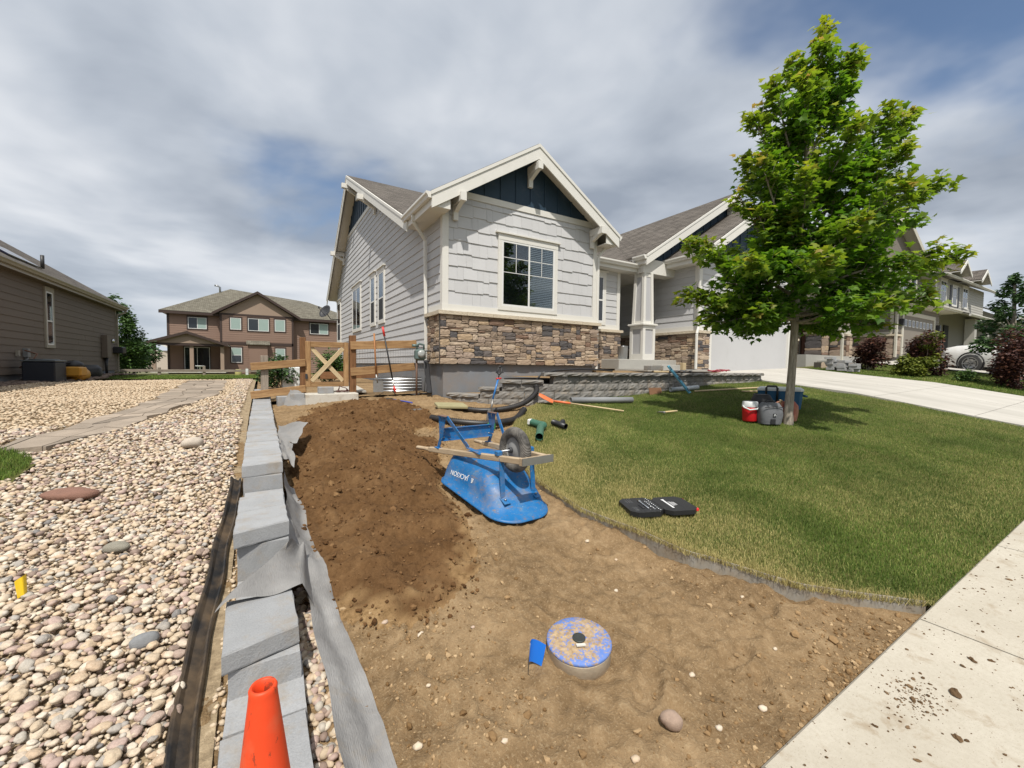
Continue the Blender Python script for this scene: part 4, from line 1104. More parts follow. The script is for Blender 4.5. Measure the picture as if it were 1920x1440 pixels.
mb = MB(); mb.prism([FB.p(10.5, 4.86, 0), FB.p(18.9, 4.86, 0), FB.p(18.9, 4.95, 0), FB.p(BX, 7.58, 0), FB.p(10.5, 4.95, 0)], FB.n*.05); ng = mb.build('gable_panel', M_NAVY, house)
for x in np.arange(10.9, 18.6, .41):
    zt = 7.58-abs(x-BX)*.62-.05
    if zt > 4.95: fbox('batten', FB, x-.022, x+.022, 4.87, zt, .05, .072, M_NAVY, ng)
bracket(house, Frame((0, 9.25, 0), (1, 0, 0), (0, -1, 0)), BX, 7.35, .42, .5)
gutter(house, (BEL-.002, BY-.02, BEZ-.04), (BEL-.002, 9.4, BEZ-.04), out=(-1, 0, 0))
mb = MB(); mb.box((BEL, BY+.01, BEZ-.29), (BEL+.022, 9.5, BEZ-.06)); mb.box((BEL+.022, BY+.01, BEZ-.29), (10.22, 9.5, BEZ-.27)); mb.build('fascia', M_TRIM, house)
# garage gable in front
CXm, CEL, CER, CEZ, CY = 14.72, 11.28, 18.16, 4.95, 7.80; CZ = 4.95+.62*(CXm-CEL)
roof_plane(house, [(CEL, CY, CEZ), (CEL, 9.30, CEZ), (CXm, 9.30, CZ), (CXm, CY, CZ)], uvy, M_SHING)
roof_plane(house, [(CXm, CY, CZ), (CXm, 9.30, CZ), (CER, 9.30, CEZ), (CER, CY, CEZ)], uvy, M_SHING)
FG = Frame((0, 8.20, 0), (1, 0, 0), (0, -1, 0)); FGr = Frame((0, CY, 0), (1, 0, 0), (0, -1, 0))
rake_board(house, FGr, [(CEL, CEZ), (CXm, CZ), (CER, CEZ)], .08, .27, .0, .035, M_TRIM)
rake_board(house, FGr, [(CEL, CEZ), (CXm, CZ+.01), (CER, CEZ)], .03, .07, .0, .05, M_TRIM, 'drip_mould')
mb = MB(); mb.prism([FG.p(11.72, 4.75, -.02), FG.p(17.7, 4.75, -.02), FG.p(17.7, 5.0, -.02), FG.p(CXm, 6.88, -.02), FG.p(11.72, 5.0, -.02)], FG.n*.02); ng = mb.build('gable_panel', M_NAVY, house)
for x in np.arange(12.2, 17.4, .41):
    zt = 6.88-abs(x-CXm)*.62-.05
    if zt > 5.1: fbox('batten', FG, x-.022, x+.022, 5.05, zt, .0, .022, M_NAVY, ng)
fbox('frieze_board', FG, 11.72, 17.7, 4.90, 5.05, .0, .03, M_TRIM, house)
for u in (12.1, CXm, 17.3): bracket(house, FG, u, 5.25 if u != CXm else 6.6, .42, .45)
gutter(house, (CEL-.002, CY-.02, CEZ-.04), (CEL-.002, 9.28, CEZ-.04), out=(-1, 0, 0))
mb = MB(); mb.box((CEL, CY+.01, CEZ-.29), (CEL+.022, 9.28, CEZ-.06)); mb.box((CEL+.022, CY+.01, CEZ-.29), (11.70, 9.28, CEZ-.27)); mb.build('fascia', M_TRIM, house)
GX0, GX1, GZ0, GZ1 = 12.36, 17.12, 1.345, 3.48
planks(w3, FG, 11.85, GX0-.12, LEDGE_T+.15, GZ1+.15, .196, M_SIDING); planks(w3, FG, GX1+.12, 17.6, LEDGE_T+.15, GZ1+.15, .196, M_SIDING); planks(w3, FG, 11.85, 17.6, GZ1+.15, 4.90, .196, M_SIDING)
for u0_, u1_ in ((11.60, GX0-.13), (GX1+.13, 17.78)):
    sv = stone_wall(FG, u0_, u1_, 1.36, ST_T); ledge_row(sv, FG, u0_-.05 if u0_ < 12 else u0_, u1_, .13); fbox('belly_band', FG, u0_, u1_, LEDGE_T, LEDGE_T+.15, .0, .036, M_TRIM, house)
fbox('corner_board', FG, 11.69, 11.83, LEDGE_T+.15, 4.90, .0, .033, M_TRIM, house); fbox('corner_board', FG, 17.58, 17.72, LEDGE_T+.15, 4.90, .0, .033, M_TRIM, house)
mb = MB()
for a, b, c_, d2_ in ((GX0-.13, GX0, 1.36, GZ1+.14), (GX1, GX1+.13, 1.36, GZ1+.14), (GX0, GX1, GZ1, GZ1+.14)): FG.quad(mb, a, b, c_, d2_, -.1, .05)
mb.build('garage_door_trim', M_TRIM, house)
gd = fbox('garage_door', FG, GX0, GX1, GZ0, GZ1, -.10, -.07, M_DOORW, house)
nr, nc = 4, 8; ph_, pw = (GZ1-GZ0)/nr, (GX1-GX0)/nc
for r_ in range(nr):
    fbox('door_section', FG, GX0, GX1, GZ0+r_*ph_+.007, GZ0+(r_+1)*ph_-.007, -.07, -.055, M_DOORW, gd)
    for c_ in range(nc):
        u0_, z0_ = GX0+c_*pw+.06, GZ0+r_*ph_+.09; u1_, z1_ = u0_+pw-.12, GZ0+(r_+1)*ph_-.09
        if r_ < 3:
            mb = MB(); FG.quad(mb, u0_, u1_, z0_, z0_+.03, -.055, -.022); FG.quad(mb, u0_, u1_, z1_-.03, z1_, -.055, -.022); FG.quad(mb, u0_, u0_+.03, z0_+.03, z1_-.03, -.055, -.022); FG.quad(mb, u1_-.03, u1_, z0_+.03, z1_-.03, -.055, -.022)
            mb.build('raised_panel', M_DOORW, gd)
        else:
            fbox('lite', FG, u0_, u1_, z0_, z1_, -.055, -.05, M_GLASSD, gd)
            mb = MB(); FG.quad(mb, (u0_+u1_)/2-.012, (u0_+u1_)/2+.012, z0_, z1_, -.05, -.042); FG.quad(mb, u0_, u1_, (z0_+z1_)/2-.012, (z0_+z1_)/2+.012, -.05, -.044); mb.build('muntin', M_VINYL, gd)
downspout(house, [(11.40, 8.02, 4.80), (11.58, 8.09, 4.5), (11.58, 8.09, 2.72), (11.42, 8.03, 2.50), (11.42, 8.03, 1.42)], up=(0, 1, .2))
mb = MB(); mb.cbox((12.05, 8.06, 3.22), (.14, .13, .26)); mb.build('wall_lantern', M_DISH, house)
# ================================================================== low block wall along the pebbles
def block_mat(name, c, rv=.10, var=.18):
    t = NT(name); p = t.worldpos(); n = t.noise(p, 9, 6, .62); n2 = t.noise(p, 120, 3, .7)
    c2 = t.hsv(c, .5, 1, t.math('ADD', t.math('MULTIPLY', n, 2*var), 1-var)); c2 = t.hsv(c2, .5, 1, t.math('ADD', t.math('MULTIPLY', t.rand(), 2*rv), 1-rv))
    c2 = t.hsv(c2, .5, 1, t.math('ADD', t.math('MULTIPLY', n2, .5), .75))
    c2 = t.mix(t.ramp(t.noise(p, 6, 7, .72), [(.50, 0.0), (.68, .5)]), c2, (.29, .225, .15))
    t.bump(t.math('ADD', n2, t.math('MULTIPLY', n, .6)), .55, .006); return t.out(c2, .9, spec=.2)
M_BLOCK = block_mat('grey_concrete_block', (.315, .32, .325))
M_BLOCKD = block_mat('weathered_split_block', (.215, .205, .19), .14, .28)
BLK = []
def block_variant(seed, smooth_top=True, rough=.035):
    """unit block (1 x 1 x 1 centred), split faces at x = +-0.5, sawn top"""
    r_ = random.Random(seed); n_ = 6; V = []; F = []
    ring0 = []
    for iz in range(4):
        z = iz/3-.5
        for k in range(n_*4):
            s_, q = divmod(k, n_); tt = q/n_-.5
            x, y = ((tt, -.5), (.5, tt), (-tt, .5), (-.5, -tt))[s_]
            if s_ in (1, 3) and iz in (1, 2): x *= 1+r_.uniform(0, rough*1.4)
            e = r_.uniform(-rough*.35, rough*.35) if iz in (1, 2) else -r_.uniform(0, rough*.5)
            V.append((x*(1+e), y*(1+e*.4), z+(r_.uniform(-.012, .012) if iz in (1, 2) else 0)))
    m_ = n_*4
    for iz in range(3):
        for k in range(m_): F.append((iz*m_+k, iz*m_+(k+1) % m_, (iz+1)*m_+(k+1) % m_, (iz+1)*m_+k))
    F.append(tuple(range(m_-1, -1, -1))); F.append(tuple(3*m_+k for k in range(m_)))
    me = bpy.data.meshes.new('block'); me.from_pydata(V, [], F); me.materials.append(M_BLOCK); return me
BLK = [block_variant(50+i) for i in range(8)]
wallr = thing('block_wall', 'low unfinished wall of grey concrete blocks and caps beside river pebbles', 'wall', (0, 1.2, 0))
def blk(name, x, y, z0, z1, w, l, rz=0.0, mesh=None, tilt=0.0):
    M = Matrix.Translation((x, y, (z0+z1)/2)) @ Matrix.Rotation(rz, 4, 'Z') @ Matrix.Rotation(tilt, 4, 'X') @ Matrix.Diagonal((w, l, z1-z0, 1))
    return piece(name, mesh or random.choice(BLK), wallr, M)
# base course, stepping up with the ground
y = 1.02
for k in range(3): blk('block', 0+random.uniform(-.005, .005), y+.19, -.10, .08, .28, .375, random.uniform(-.02, .02)); y += .385
y = 2.18
for zt, y0, y1 in ((.20, 1.98, 2.42), (.20, 2.44, 2.86), (.40, 2.80, 3.20), (.40, 3.22, 3.72)):
    blk('block', 0, (y0+y1)/2, zt-.20, zt-.002, .262, y1-y0)
# the loose caps
def cap_poly(pts, z0, z1):
    mb = MB(); P = [(x+random.uniform(-.003, .003), y, z0) for x, y in pts]
    # slightly worn edges
    c_ = Vector((sum(p[0] for p in P)/4, sum(p[1] for p in P)/4, 0)); ins = lambda p, k: (c_.x+(p[0]-c_.x)*k, c_.y+(p[1]-c_.y)*k)
    rings = []
    for z_, k in ((z0, .985), (z0+.008, 1), (z1-.008, 1), (z1, .975)):
        rg = []
        for a, b in zip(P, P[1:]+P[:1]):
            for q in range(6):
                f = q/6; xx, yy = ins((a[0]+(b[0]-a[0])*f, a[1]+(b[1]-a[1])*f), k)
                j = .0035 if abs(a[0]-b[0]) < .1 else .0012
                rg.append((xx+random.uniform(-j, j), yy+random.uniform(-.001, .001), z_))
        rings.append(rg)
    n_ = 24; mb.raw([p for rg in rings for p in rg], [(i*n_+k, i*n_+(k+1) % n_, (i+1)*n_+(k+1) % n_, (i+1)*n_+k) for i in range(3) for k in range(n_)]+[tuple(range(n_-1, -1, -1)), tuple(3*n_+k for k in range(n_))])
    o = mb.build('cap', M_BLOCK, wallr); return o
cap_poly([(-.150, 1.955), (.130, 2.03), (.124, 2.36), (-.157, 2.40)], .205, .292)
cap_poly([(-.143, 2.755), (.135, 2.835), (.132, 3.18), (-.143, 3.12)], .405, .500)
cap_poly([(-.143, 3.125), (.132, 3.185), (.128, 3.53), (-.143, 3.48)], .405, .498)
blk('block', 0.01, 3.60, .37, .455, .255, .30)
y = 3.755; k = 0
while y < 9.25:
    l = .335+random.uniform(-.02, .03); z1 = .665+.020*(y-3.755)*.9
    for zz in ((z1-.10, z1-.30), (z1-.30, z1-.50)):
        pass
    blk('block', random.uniform(-.004, .004), y+l/2, z1-.30, z1-.098, .262, l-.004)
    sk = .05 if k == 0 else 0.0
    cap_poly([(-.138+random.uniform(-.006, .004), y+.002), (.140+random.uniform(-.004, .008), y+.002+sk), (.140+random.uniform(-.004, .008), y+l-.002), (-.138+random.uniform(-.006, .004), y+l-.002)], z1-.095, z1+random.uniform(-.004, .004)); y += l; k += 1
cap_poly([(-.12, 9.30), (.16, 9.30), (.16, 9.62), (-.12, 9.62)], .86, .94)
blk('block', 0.02, 9.46, .60, .855, .26, .32)

# black plastic edging with a soil lip, pebbles side
M_BLACK = simple('black_plastic', (.016, .016, .017), .5, var=.25, nscale=12, bump=.3, bscale=50, use_pos=True, dirt=(.20, .135, .075), dirt_amt=.55, dirt_scale=6)
mb = MB(); ye = np.linspace(1.0, 4.6, 60); P = []
for y in ye:
    x = float(np.interp(y, [1, 1.7, 2.45, 3.47, 4.45], [-.255, -.245, -.255, -.212, -.190]))+.006*math.sin(y*5.1); z = float(rock_z(x, y))
    wv = .004*math.sin(y*9); P.append([(x-.062, y, z-.03), (x-.060+wv, y, z+.030), (x-.052+wv, y, z+.040), (x-.043+wv, y, z+.034), (x-.030, y, z+.012), (x+.002, y, z-.008), (x+.012+wv, y, z+.010), (x+.019+wv, y, z+.014), (x+.025+wv, y, z+.006), (x+.030, y, z-.085)])
mb.grid(P, smooth=False); o = mb.build('edging_strip', M_BLACK); tag(o, 'soiled black plastic edging strip between river pebbles and block wall', 'edging')
# pebbles fallen between the wall and the fabric
n = 420; X = rng.uniform(.15, .25, n); Y = rng.uniform(1.25, 2.75, n); S = rng.uniform(.010, .024, n)
o = scatter_rocks('drain_gravel', X, Y, dirt_z(X, Y)+S*.5, S, M_PEB, ICO2, rng.uniform(0, 1, n), .3, (.5, .8), .04, np.zeros(n)); kind(o, 'stuff'); tag(o, 'rounded drain gravel packed between block wall and grey fabric', 'gravel')
n = 260; X = rng.uniform(-.19, -.14, n); Y = rng.uniform(1.2, 4.2, n); S = rng.uniform(.006, .016, n)
o = scatter_rocks('trench_gravel', X, Y, dirt_z(X, Y)+S*.6, S, M_PEB, ICO1, rng.uniform(0, 1, n), .3, (.5, .8), .04, np.full(n, .7)); kind(o, 'stuff'); tag(o, 'loose gravel in the soil trench beside the black edging', 'gravel')

# landscape fabric
t = NT('landscape_fabric'); p = t.worldpos(); n_ = t.noise(p, 3, 5, .6); wv = t.noise(t.mapping(p, (90, 6, 40)), 3, 2, .5)
c = t.ramp(n_, [(.3, (.185, .18, .174)), (.7, (.30, .293, .284))]); c = t.mix(t.ramp(t.noise(p, 8, 5, .7), [(.55, 0.0), (.75, .4)]), c, (.30, .24, .165))
t.bump(t.math('ADD', wv, t.math('MULTIPLY', t.noise(p, 16, 4, .6), 1.5)), .5, .008); M_FABRIC = t.out(c, .8, spec=.25)
mb = MB(); P = []
for y in np.linspace(1.0, 4.35, 70):
    xl = float(np.interp(y, [1.0, 1.54, 2.0, 2.39, 2.7, 3.05, 3.5, 4.35], [.235, .225, .215, .20, .135, .125, .15, .16]))+.006*math.sin(y*11)
    xr = float(np.interp(y, [1.0, 1.43, 2.3, 3.0, 3.35, 3.7, 4.35], [.47, .415, .365, .30, .285, .275, .22]))+.008*math.sin(y*7+1)
    zl = float(np.interp(y, [1.0, 1.6, 2.3, 2.7, 3.0, 3.4, 4.35], [.06, .09, .16, .33, .40, .44, .52])); row_ = []
    for q in range(9):
        f = q/8; x = xl+(xr-xl)*f; zg = float(dirt_z(x, y))+.012
        z = zl*(1-f)**1.6+max(zg, float(soil_top(x, y))+.004)*(1-(1-f)**1.6)+.012*math.sin(f*7+y*3.3)*(1-f)*f*4+.004*float(fbm(x, y, 9, 2, 77)); row_.append((x, y, max(z, zg)))
    P.append(row_)
mb.grid(P); fab = thing('landscape_fabric', 'creased grey landscape fabric laid along the block wall', 'fabric', (.3, 2.2, .1)); mb.build('strip', M_FABRIC, fab)
mb = MB(); P = []
for i in range(22):
    f = i/21; row_ = []
    for j in range(22):
        g = j/21; xl = -.20+.30*f**1.3; x = xl+(.23-xl)*g; yn, yf_ = 2.325+.035*g, 2.62+.22*g
        y = yn+(yf_-yn)*f; zt = .308+.085*f+.028*math.sin(g*5.5+.6)*(.3+f)+.012*math.sin(g*9+f*5)
        if g > .86: zt -= (g-.86)*1.1
        if g < .12: zt -= (.12-g)*.25
        row_.append((x, y, zt+.004))
    P.append(row_)
mb.grid(P); mb.build('flap', M_FABRIC, fab)
mb = MB(); P = []
for i in range(14):
    f = i/13; row_ = []
    for j in range(10):
        g = j/9; x = .10+.10*g+.03*f; y = 2.72+.42*f; zt = .42-.20*g**1.5-.10*(1-f)+.015*math.sin(f*6+g*4); row_.append((x, y, max(zt, float(dirt_z(x, y))+.015)))
    P.append(row_)
mb.grid(P); mb.build('flap', M_FABRIC, fab)
def scrap(label, pts, name='fabric_scrap', mat=None):
    """crumpled sheet over four corners"""
    a, b, c_, d_ = [Vector(p) for p in pts]; mb = MB(); P = []
    for i in range(9):
        f = i/8; row_ = []
        for j in range(9):
            g = j/8; q = (a*(1-g)+b*g)*(1-f)+(d_*(1-g)+c_*g)*f
            row_.append((q.x+.01*math.sin(9*f+5*g), q.y, q.z+.03*math.sin(f*5+g*3)*math.sin(g*4)+.02*mnoise.noise(Vector((f*4, g*4, pts[0][1])))))
        P.append(row_)
    mb.grid(P); o = mb.build(name, mat or M_FABRIC); return tag(o, label, 'fabric')
scrap('torn grey fabric flap standing up between cap stones and topsoil', [(.15, 5.05, .58), (.33, 5.0, .60), (.46, 5.45, .78), (.16, 5.6, .72)])
scrap('narrow grey fabric edge poking up along the row of cap stones', [(.15, 4.4, .56), (.26, 4.3, .50), (.27, 4.95, .62), (.16, 5.0, .66)])
scrap('crumpled grey fabric hanging over blocks next to the gate kerb', [(.33, 8.95, .62), (.80, 8.92, .60), (.66, 9.12, .92), (.48, 9.15, .95)])

# traffic cone
M_CONE = simple('orange_cone_plastic', (.86, .085, .018), .42, var=.05, nscale=5, bump=.06, bscale=40, dirt=(.10, .03, .02), dirt_amt=.0)
t = NT('scuffed_orange'); p = t.coord('Object'); n_ = t.noise(t.mapping(p, (1, 1, .5)), 26, 7, .72, .8)
c = t.mix(t.ramp(n_, [(.585, 0.0), (.63, .75), (.72, .85)]), (.72, .062, .014), (.13, .035, .018)); c = t.hsv(c, .5, 1, t.math('ADD', t.math('MULTIPLY', t.noise(p, 7, 4, .5), .5), .72)); c = t.mix(t.ramp(t.noise(p, 14, 5, .6), [(.5, 0.0), (.7, .3)]), c, (.40, .17, .09)); t.bump(t.noise(p, 30, 4, .6), .12, .004); M_CONE = t.out(c, .5, spec=.35)
cone = thing('traffic_cone', 'scuffed orange traffic cone standing on the base blocks', 'cone', (-.005, 1.045, .050))
mb = MB(); mb.cbox((0, 0, .015), (.30, .30, .03), bev=.012); mb.build('base', M_CONE, cone, local=True)
mb = MB(); prof = [(.110, .03), (.104, .05), (.097, .09), (.029, .662), (.028, .674), (.0285, .682), (.025, .689), (.020, .686), (.018, .66), (.019, .60)]; mb.lathe(prof, 40, caps=False); mb.build('body', M_CONE, cone, local=True)

# marker flags
def marker_flag(name, label, x, y, z, colr, rz, h, lean, size):
    f_ = thing(name, label, 'flag', (x, y, z), rz)
    mb = MB(); mb.tube([(0, 0, -.04), (lean*.5, 0, h*.5), (lean, 0, h)], .0016, 6); mb.build('wire', simple(name+'_wire', (.25, .25, .25), .4, .8), f_, local=True)
    mb = MB(); P = []
    for i in range(10):
        a = i/9; P.append([(lean+size[0]*a*.95+(1-b)*.25*size[0]*a, .02*math.sin(a*4)+.01*b, h-size[1]*b-.35*size[1]*a*a*(1-b*.3)) for b in np.linspace(0, 1, 8)])
    mb.grid(P); mb.grid([[(p[0], p[1]+.0012, p[2]) for p in r_] for r_ in P], flip=True); mb.build('vinyl', simple(name+'_vinyl', colr, .35, var=.06), f_, local=True)
    return f_
marker_flag('marker_flag', 'small blue utility marker flag drooping beside the round meter lid', 1.055, 1.575, float(dirt_z(1.055, 1.575)), (.012, .17, .68), R(8), .15, .012, (.075, .115))
marker_flag('marker_flag', 'small yellow utility marker flag among the river pebbles', -1.075, 3.13, float(rock_z(-1.075, 3.13)), (.78, .53, .02), R(200), .13, -.01, (.035, .10))

# round meter pit with worn blue lid
t = NT('worn_blue_lid'); p = t.coord('Object')
m1 = t.noise(p, 9, 8, .75, .6); rad = t.node('ShaderNodeVectorMath', operation='LENGTH'); t.l.new(t.mapping(p, (1, 1, 0)), rad.inputs[0])
edge = t.ramp(rad.outputs['Value'], [(.125, 0.0), (.158, .12)]); f_ = t.ramp(t.math('ADD', t.math('MULTIPLY', t.math('ADD', m1, t.noise(p, 70, 5, .7)), .5), t.math('MULTIPLY', edge, .5)), [(.50, 0.0), (.56, .9)])
c = t.mix(f_, t.ramp(t.noise(p, 40, 5, .6), [(.3, (.25, .165, .085)), (.7, (.48, .36, .225))]), (.085, .19, .52)); t.bump(t.noise(p, 60, 4, .6), .5, .006); M_LID = t.out(c, .6, spec=.3)
lz = float(dirt_z(1.36, 1.57))
pit = thing('meter_pit', 'round concrete meter pit with worn blue lid in the dirt', 'meter pit', (1.36, 1.57, lz-.012))
Lt = Matrix.Rotation(R(4), 3, 'X') @ Matrix.Rotation(R(-4), 3, 'Y')
M_PITC = simple('pit_concrete', (.58, .50, .38), .9, var=.25, nscale=14, bump=.4, bscale=60)
mb = MB(); mb.lathe([(.158, -.10), (.158, .060), (.160, .064), (.155, .070)], 48, M=Lt); mb.build('collar', M_PITC, pit, local=True)
mb = MB(); mb.lathe([(.160, .068), (.162, .072), (.162, .080), (.157, .085), (.13, .087), (.0305, .088)], 56, M=Lt); lid = mb.build('lid', M_LID, pit, local=True)
mb = MB(); mb.lathe([(.033, .0885), (.033, .094), (.029, .096), (.020, .093), (.003, .094)], 24, M=Lt); mb.build('centre_bolt', simple('dull_iron', (.05, .055, .05), .5, .4, var=.3, nscale=80), lid, local=True)
mb = MB(); mb.cbox((-.035, -.055, .093), (.045, .016, .006), Matrix.Rotation(R(-25), 3, 'Z')); mb.build('chip', simple('pale_chip', (.6, .57, .5), .8), lid, local=True)
boulder('buff_cobble', 'buff and mauve egg-shaped cobble lying in a scrape of bare dirt', 1.44, 1.075, (.045, .036, .034), (.37, .265, .20), -.9, .03, z=float(dirt_z(1.44, 1.075)))
# clods thrown on the sidewalk
M_MUD = soil_variant('dried_mud', (.09, .055, .028), (.13, .082, .045), (.19, .125, .07))
mudr = [(2.60,.50,.055),(2.35,.66,.02),(2.48,.62,.03),(2.30,.43,.035),(2.95,.52,.035),(3.02,.47,.025),(2.72,.28,.05),(2.2,.55,.018),(3.3,.55,.02),(2.1,.62,.02),(3.2,.25,.04),(2.45,.25,.018),(2.9,.3,.02),(3.6,.35,.025),(4.2,.6,.03),(4.9,.6,.03),(3.9,.66,.02),(2.05,.48,.02)]
for x, y, s_ in mudr:
    s_ *= .68
    V0, F0 = ICO2; V = V0*(1+.22*rng.normal(0, 1, (len(V0), 1)))*np.array([s_*.8, s_*.45, s_*.3]); a = rng.uniform(0, 6.3); V = np.stack([V[:, 0]*math.cos(a)-V[:, 1]*math.sin(a), V[:, 0]*math.sin(a)+V[:, 1]*math.cos(a), V[:, 2]], -1)
    o = np_mesh('mud_clod', V, F0, M_MUD, smooth=False, attrs={'tone': np.full(len(V), rng.uniform(0, 1))}); o.location = (x, y, gzf(x, .5)+s_*.12)
    tag(o, 'dark crumb of dried mud lying on the pale sidewalk', 'clod', 'mud clods dropped on the sidewalk')
n = 520; X = rng.uniform(1.5, 5.5, n); Y = .77-np.abs(rng.normal(0, .35, n)); X = np.concatenate([X, rng.normal(2.42, .09, 260), rng.normal(2.9, .12, 60)]); Y = np.concatenate([Y, rng.normal(.58, .05, 260), rng.normal(.3, .06, 60)]); k = (Y > -.7) & (Y < .77); X, Y = X[k], Y[k]; S = .0014+.0019*rng.exponential(1, len(X))
o = scatter_rocks('sidewalk_grit', X, Y, gz(X, Y*0+.5)+S*.2, S, M_MUD, ICO1, rng.uniform(0, 1, len(X)), .4, (.4, .7), .15, smooth=False); kind(o, 'stuff'); tag(o, 'fine dark grit scattered along the sidewalk edge', 'grit')
# small pale stones lying singly on the dirt
for x, y, s_ in ((2.55,1.42,.014),(.62,1.72,.012),(.95,1.95,.012),(1.9,1.85,.014),(2.1,2.35,.018),(2.15,2.1,.013),(.55,2.2,.018),(1.75,1.2,.016),(.8,1.35,.014),(2.3,1.1,.013),(1.2,1.05,.018),(1.62,.98,.016),(.5,1.5,.02),(1.9,.95,.02),(.7,2.05,.022)):
    V0, F0 = ICO2; V = V0*(1+.12*rng.normal(0, 1, (len(V0), 1)))*np.array([s_, s_*.8, s_*.6]); o = np_mesh('loose_stone', V, F0, M_PEB, attrs={'tone': np.full(len(V), rng.uniform(.25, .75)), 'tan': np.full(len(V), .3)}); o.location = (x, y, float(dirt_z(x, y))+s_*.3)
    tag(o, 'small pale stone lying loose on the bare dirt', 'stone', 'pale stones on the bare dirt')

# ================================================================== metal lawn edging along the curve
M_EDGE = simple('weathered_steel_edging', (.30, .285, .25), .7, .15, var=.3, nscale=10, bump=.3, bscale=40, use_pos=True, dirt=(.24, .175, .10), dirt_amt=.8, dirt_scale=7)
edg = thing('lawn_edging', 'weathered steel edging strip holding the curved lawn edge above the dirt', 'edging', (2.4, 2.4, .1))
yy = np.concatenate([np.linspace(.80, 4.3, 90)]); cur = [(xe(y), y) for y in yy]
L_ = np.cumsum([0]+[math.dist(a, b) for a, b in zip(cur[:-1], cur[1:])]); cuts = np.arange(0, L_[-1], .82)
for ci in range(len(cuts)):
    a, b = cuts[ci], min(cuts[ci]+.83, L_[-1]); ss = np.linspace(a, b, 16); P = []
    off = .004*(ci % 2)
    for s_ in ss:
        x = float(np.interp(s_, L_, [c_[0] for c_ in cur]))-off; y = float(np.interp(s_, L_, [c_[1] for c_ in cur])); zt = float(lawn_z(x, y))+.008+.006*math.sin(s_*4); lean_ = .012*math.sin(s_*2.3)
        P.append([(x+.004, y, zt-.16), (x+lean_*.5, y, zt-.004), (x+lean_*.5+.003, y, zt), (x+lean_*.5+.007, y, zt-.004), (x+.010, y, zt-.16)])
    mb = MB(); mb.grid(P, smooth=False, flip=True); mb.build('strip', M_EDGE, edg)
# dead roots and dry blades hanging over the strip
def fringe(n):
    Y = rng.uniform(.80, 4.5, n); X = np.interp(Y, [a for a, b in EDGE], [b for a, b in EDGE])+rng.normal(.0, .015, n); return X, Y
o = blades('dry_fringe', 5200, fringe, lambda x, y: x*0+1.2, (.04, .10), (.0008, .0016), M_BLADE, lambda x, y: lawn_z(x, y)-.015, lean=.9); tag(o, 'straw-dry grass fringe hanging over the lawn edging strip', 'grass')
# ================================================================== split-face garden wall before the house
PATHW = [(3.30, 8.12), (3.42, 7.72), (3.72, 7.28), (4.15, 6.88), (4.62, 6.58), (5.05, 6.42), (6.0, 6.38), (12.10, 6.38), (12.28, 6.55), (12.34, 7.2)]
Lw = np.cumsum([0]+[math.dist(a, b) for a, b in zip(PATHW[:-1], PATHW[1:])])
def wpt(s_):
    return float(np.interp(s_, Lw, [p[0] for p in PATHW])), float(np.interp(s_, Lw, [p[1] for p in PATHW]))
def wtop(s_):
    if s_ < .75: return .81
    if s_ < 1.25: return .96
    if s_ < 2.35: return 1.11
    if s_ > Lw[-1]-.75: return 1.11
    return 1.26
gw = thing('garden_wall', 'curved retaining wall of grey split-face blocks before the house', 'retaining wall', (6.0, 6.4, .75))
def split_variant(seed):
    r_ = random.Random(seed); nx_, nz_ = 6, 5; V = []; F = []
    for iz in range(nz_):
        for ix in range(nx_):
            x, z = ix/(nx_-1)-.5, iz/(nz_-1)-.5; ed = ix in (0, nx_-1) or iz in (0, nz_-1)
            V.append((x, -.44+r_.uniform(-.015, .015) if ed else -.5+r_.uniform(-.045, .045), z))
    for iz in range(nz_-1):
        for ix in range(nx_-1): F.append((iz*nx_+ix, iz*nx_+ix+1, (iz+1)*nx_+ix+1, (iz+1)*nx_+ix))
    ring = list(range(nx_))+[(k+1)*nx_-1 for k in range(1, nz_)]+[nz_*nx_-1-k for k in range(1, nx_)]+[nx_*k for k in range(nz_-2, 0, -1)]
    b = len(V)
    for q in ring: V.append((V[q][0]*.92, .5, V[q][2]))
    for k in range(len(ring)): F.append((ring[k], b+k, b+(k+1) % len(ring), ring[(k+1) % len(ring)]))
    F.append(tuple(b+k for k in range(len(ring))))
    me = bpy.data.meshes.new('split_block'); me.from_pydata(V, [], F); me.materials.append(M_BLOCKD); return me
SPL = [split_variant(i) for i in range(10)]
zc = .66; course = 0
while zc+.15 <= 1.27:
    s_ = .0 if course % 2 else -.15
    while s_ < Lw[-1]:
        w_ = .30+random.uniform(-.02, .02); m_ = s_+w_/2; s_ += w_
        if m_ < .02 or m_ > Lw[-1]-.02 or wtop(m_) < zc+.149: continue
        (xa, ya), (xb, yb_) = wpt(m_-.1), wpt(m_+.1); x, y = wpt(m_)
        if zc+.15 < float(lawn_z(x, y-.2))-.03 and x > 4.6: continue
        ang = math.atan2(yb_-ya, xb-xa); sb = .012*course
        M = Matrix.Translation((x-math.sin(ang)*(.12+sb), y+math.cos(ang)*(.12+sb), zc+.075)) @ Matrix.Rotation(ang, 4, 'Z') @ Matrix.Diagonal((w_-.006, .25, .146, 1))
        piece('block', random.choice(SPL), gw, M)
    zc += .15; course += 1
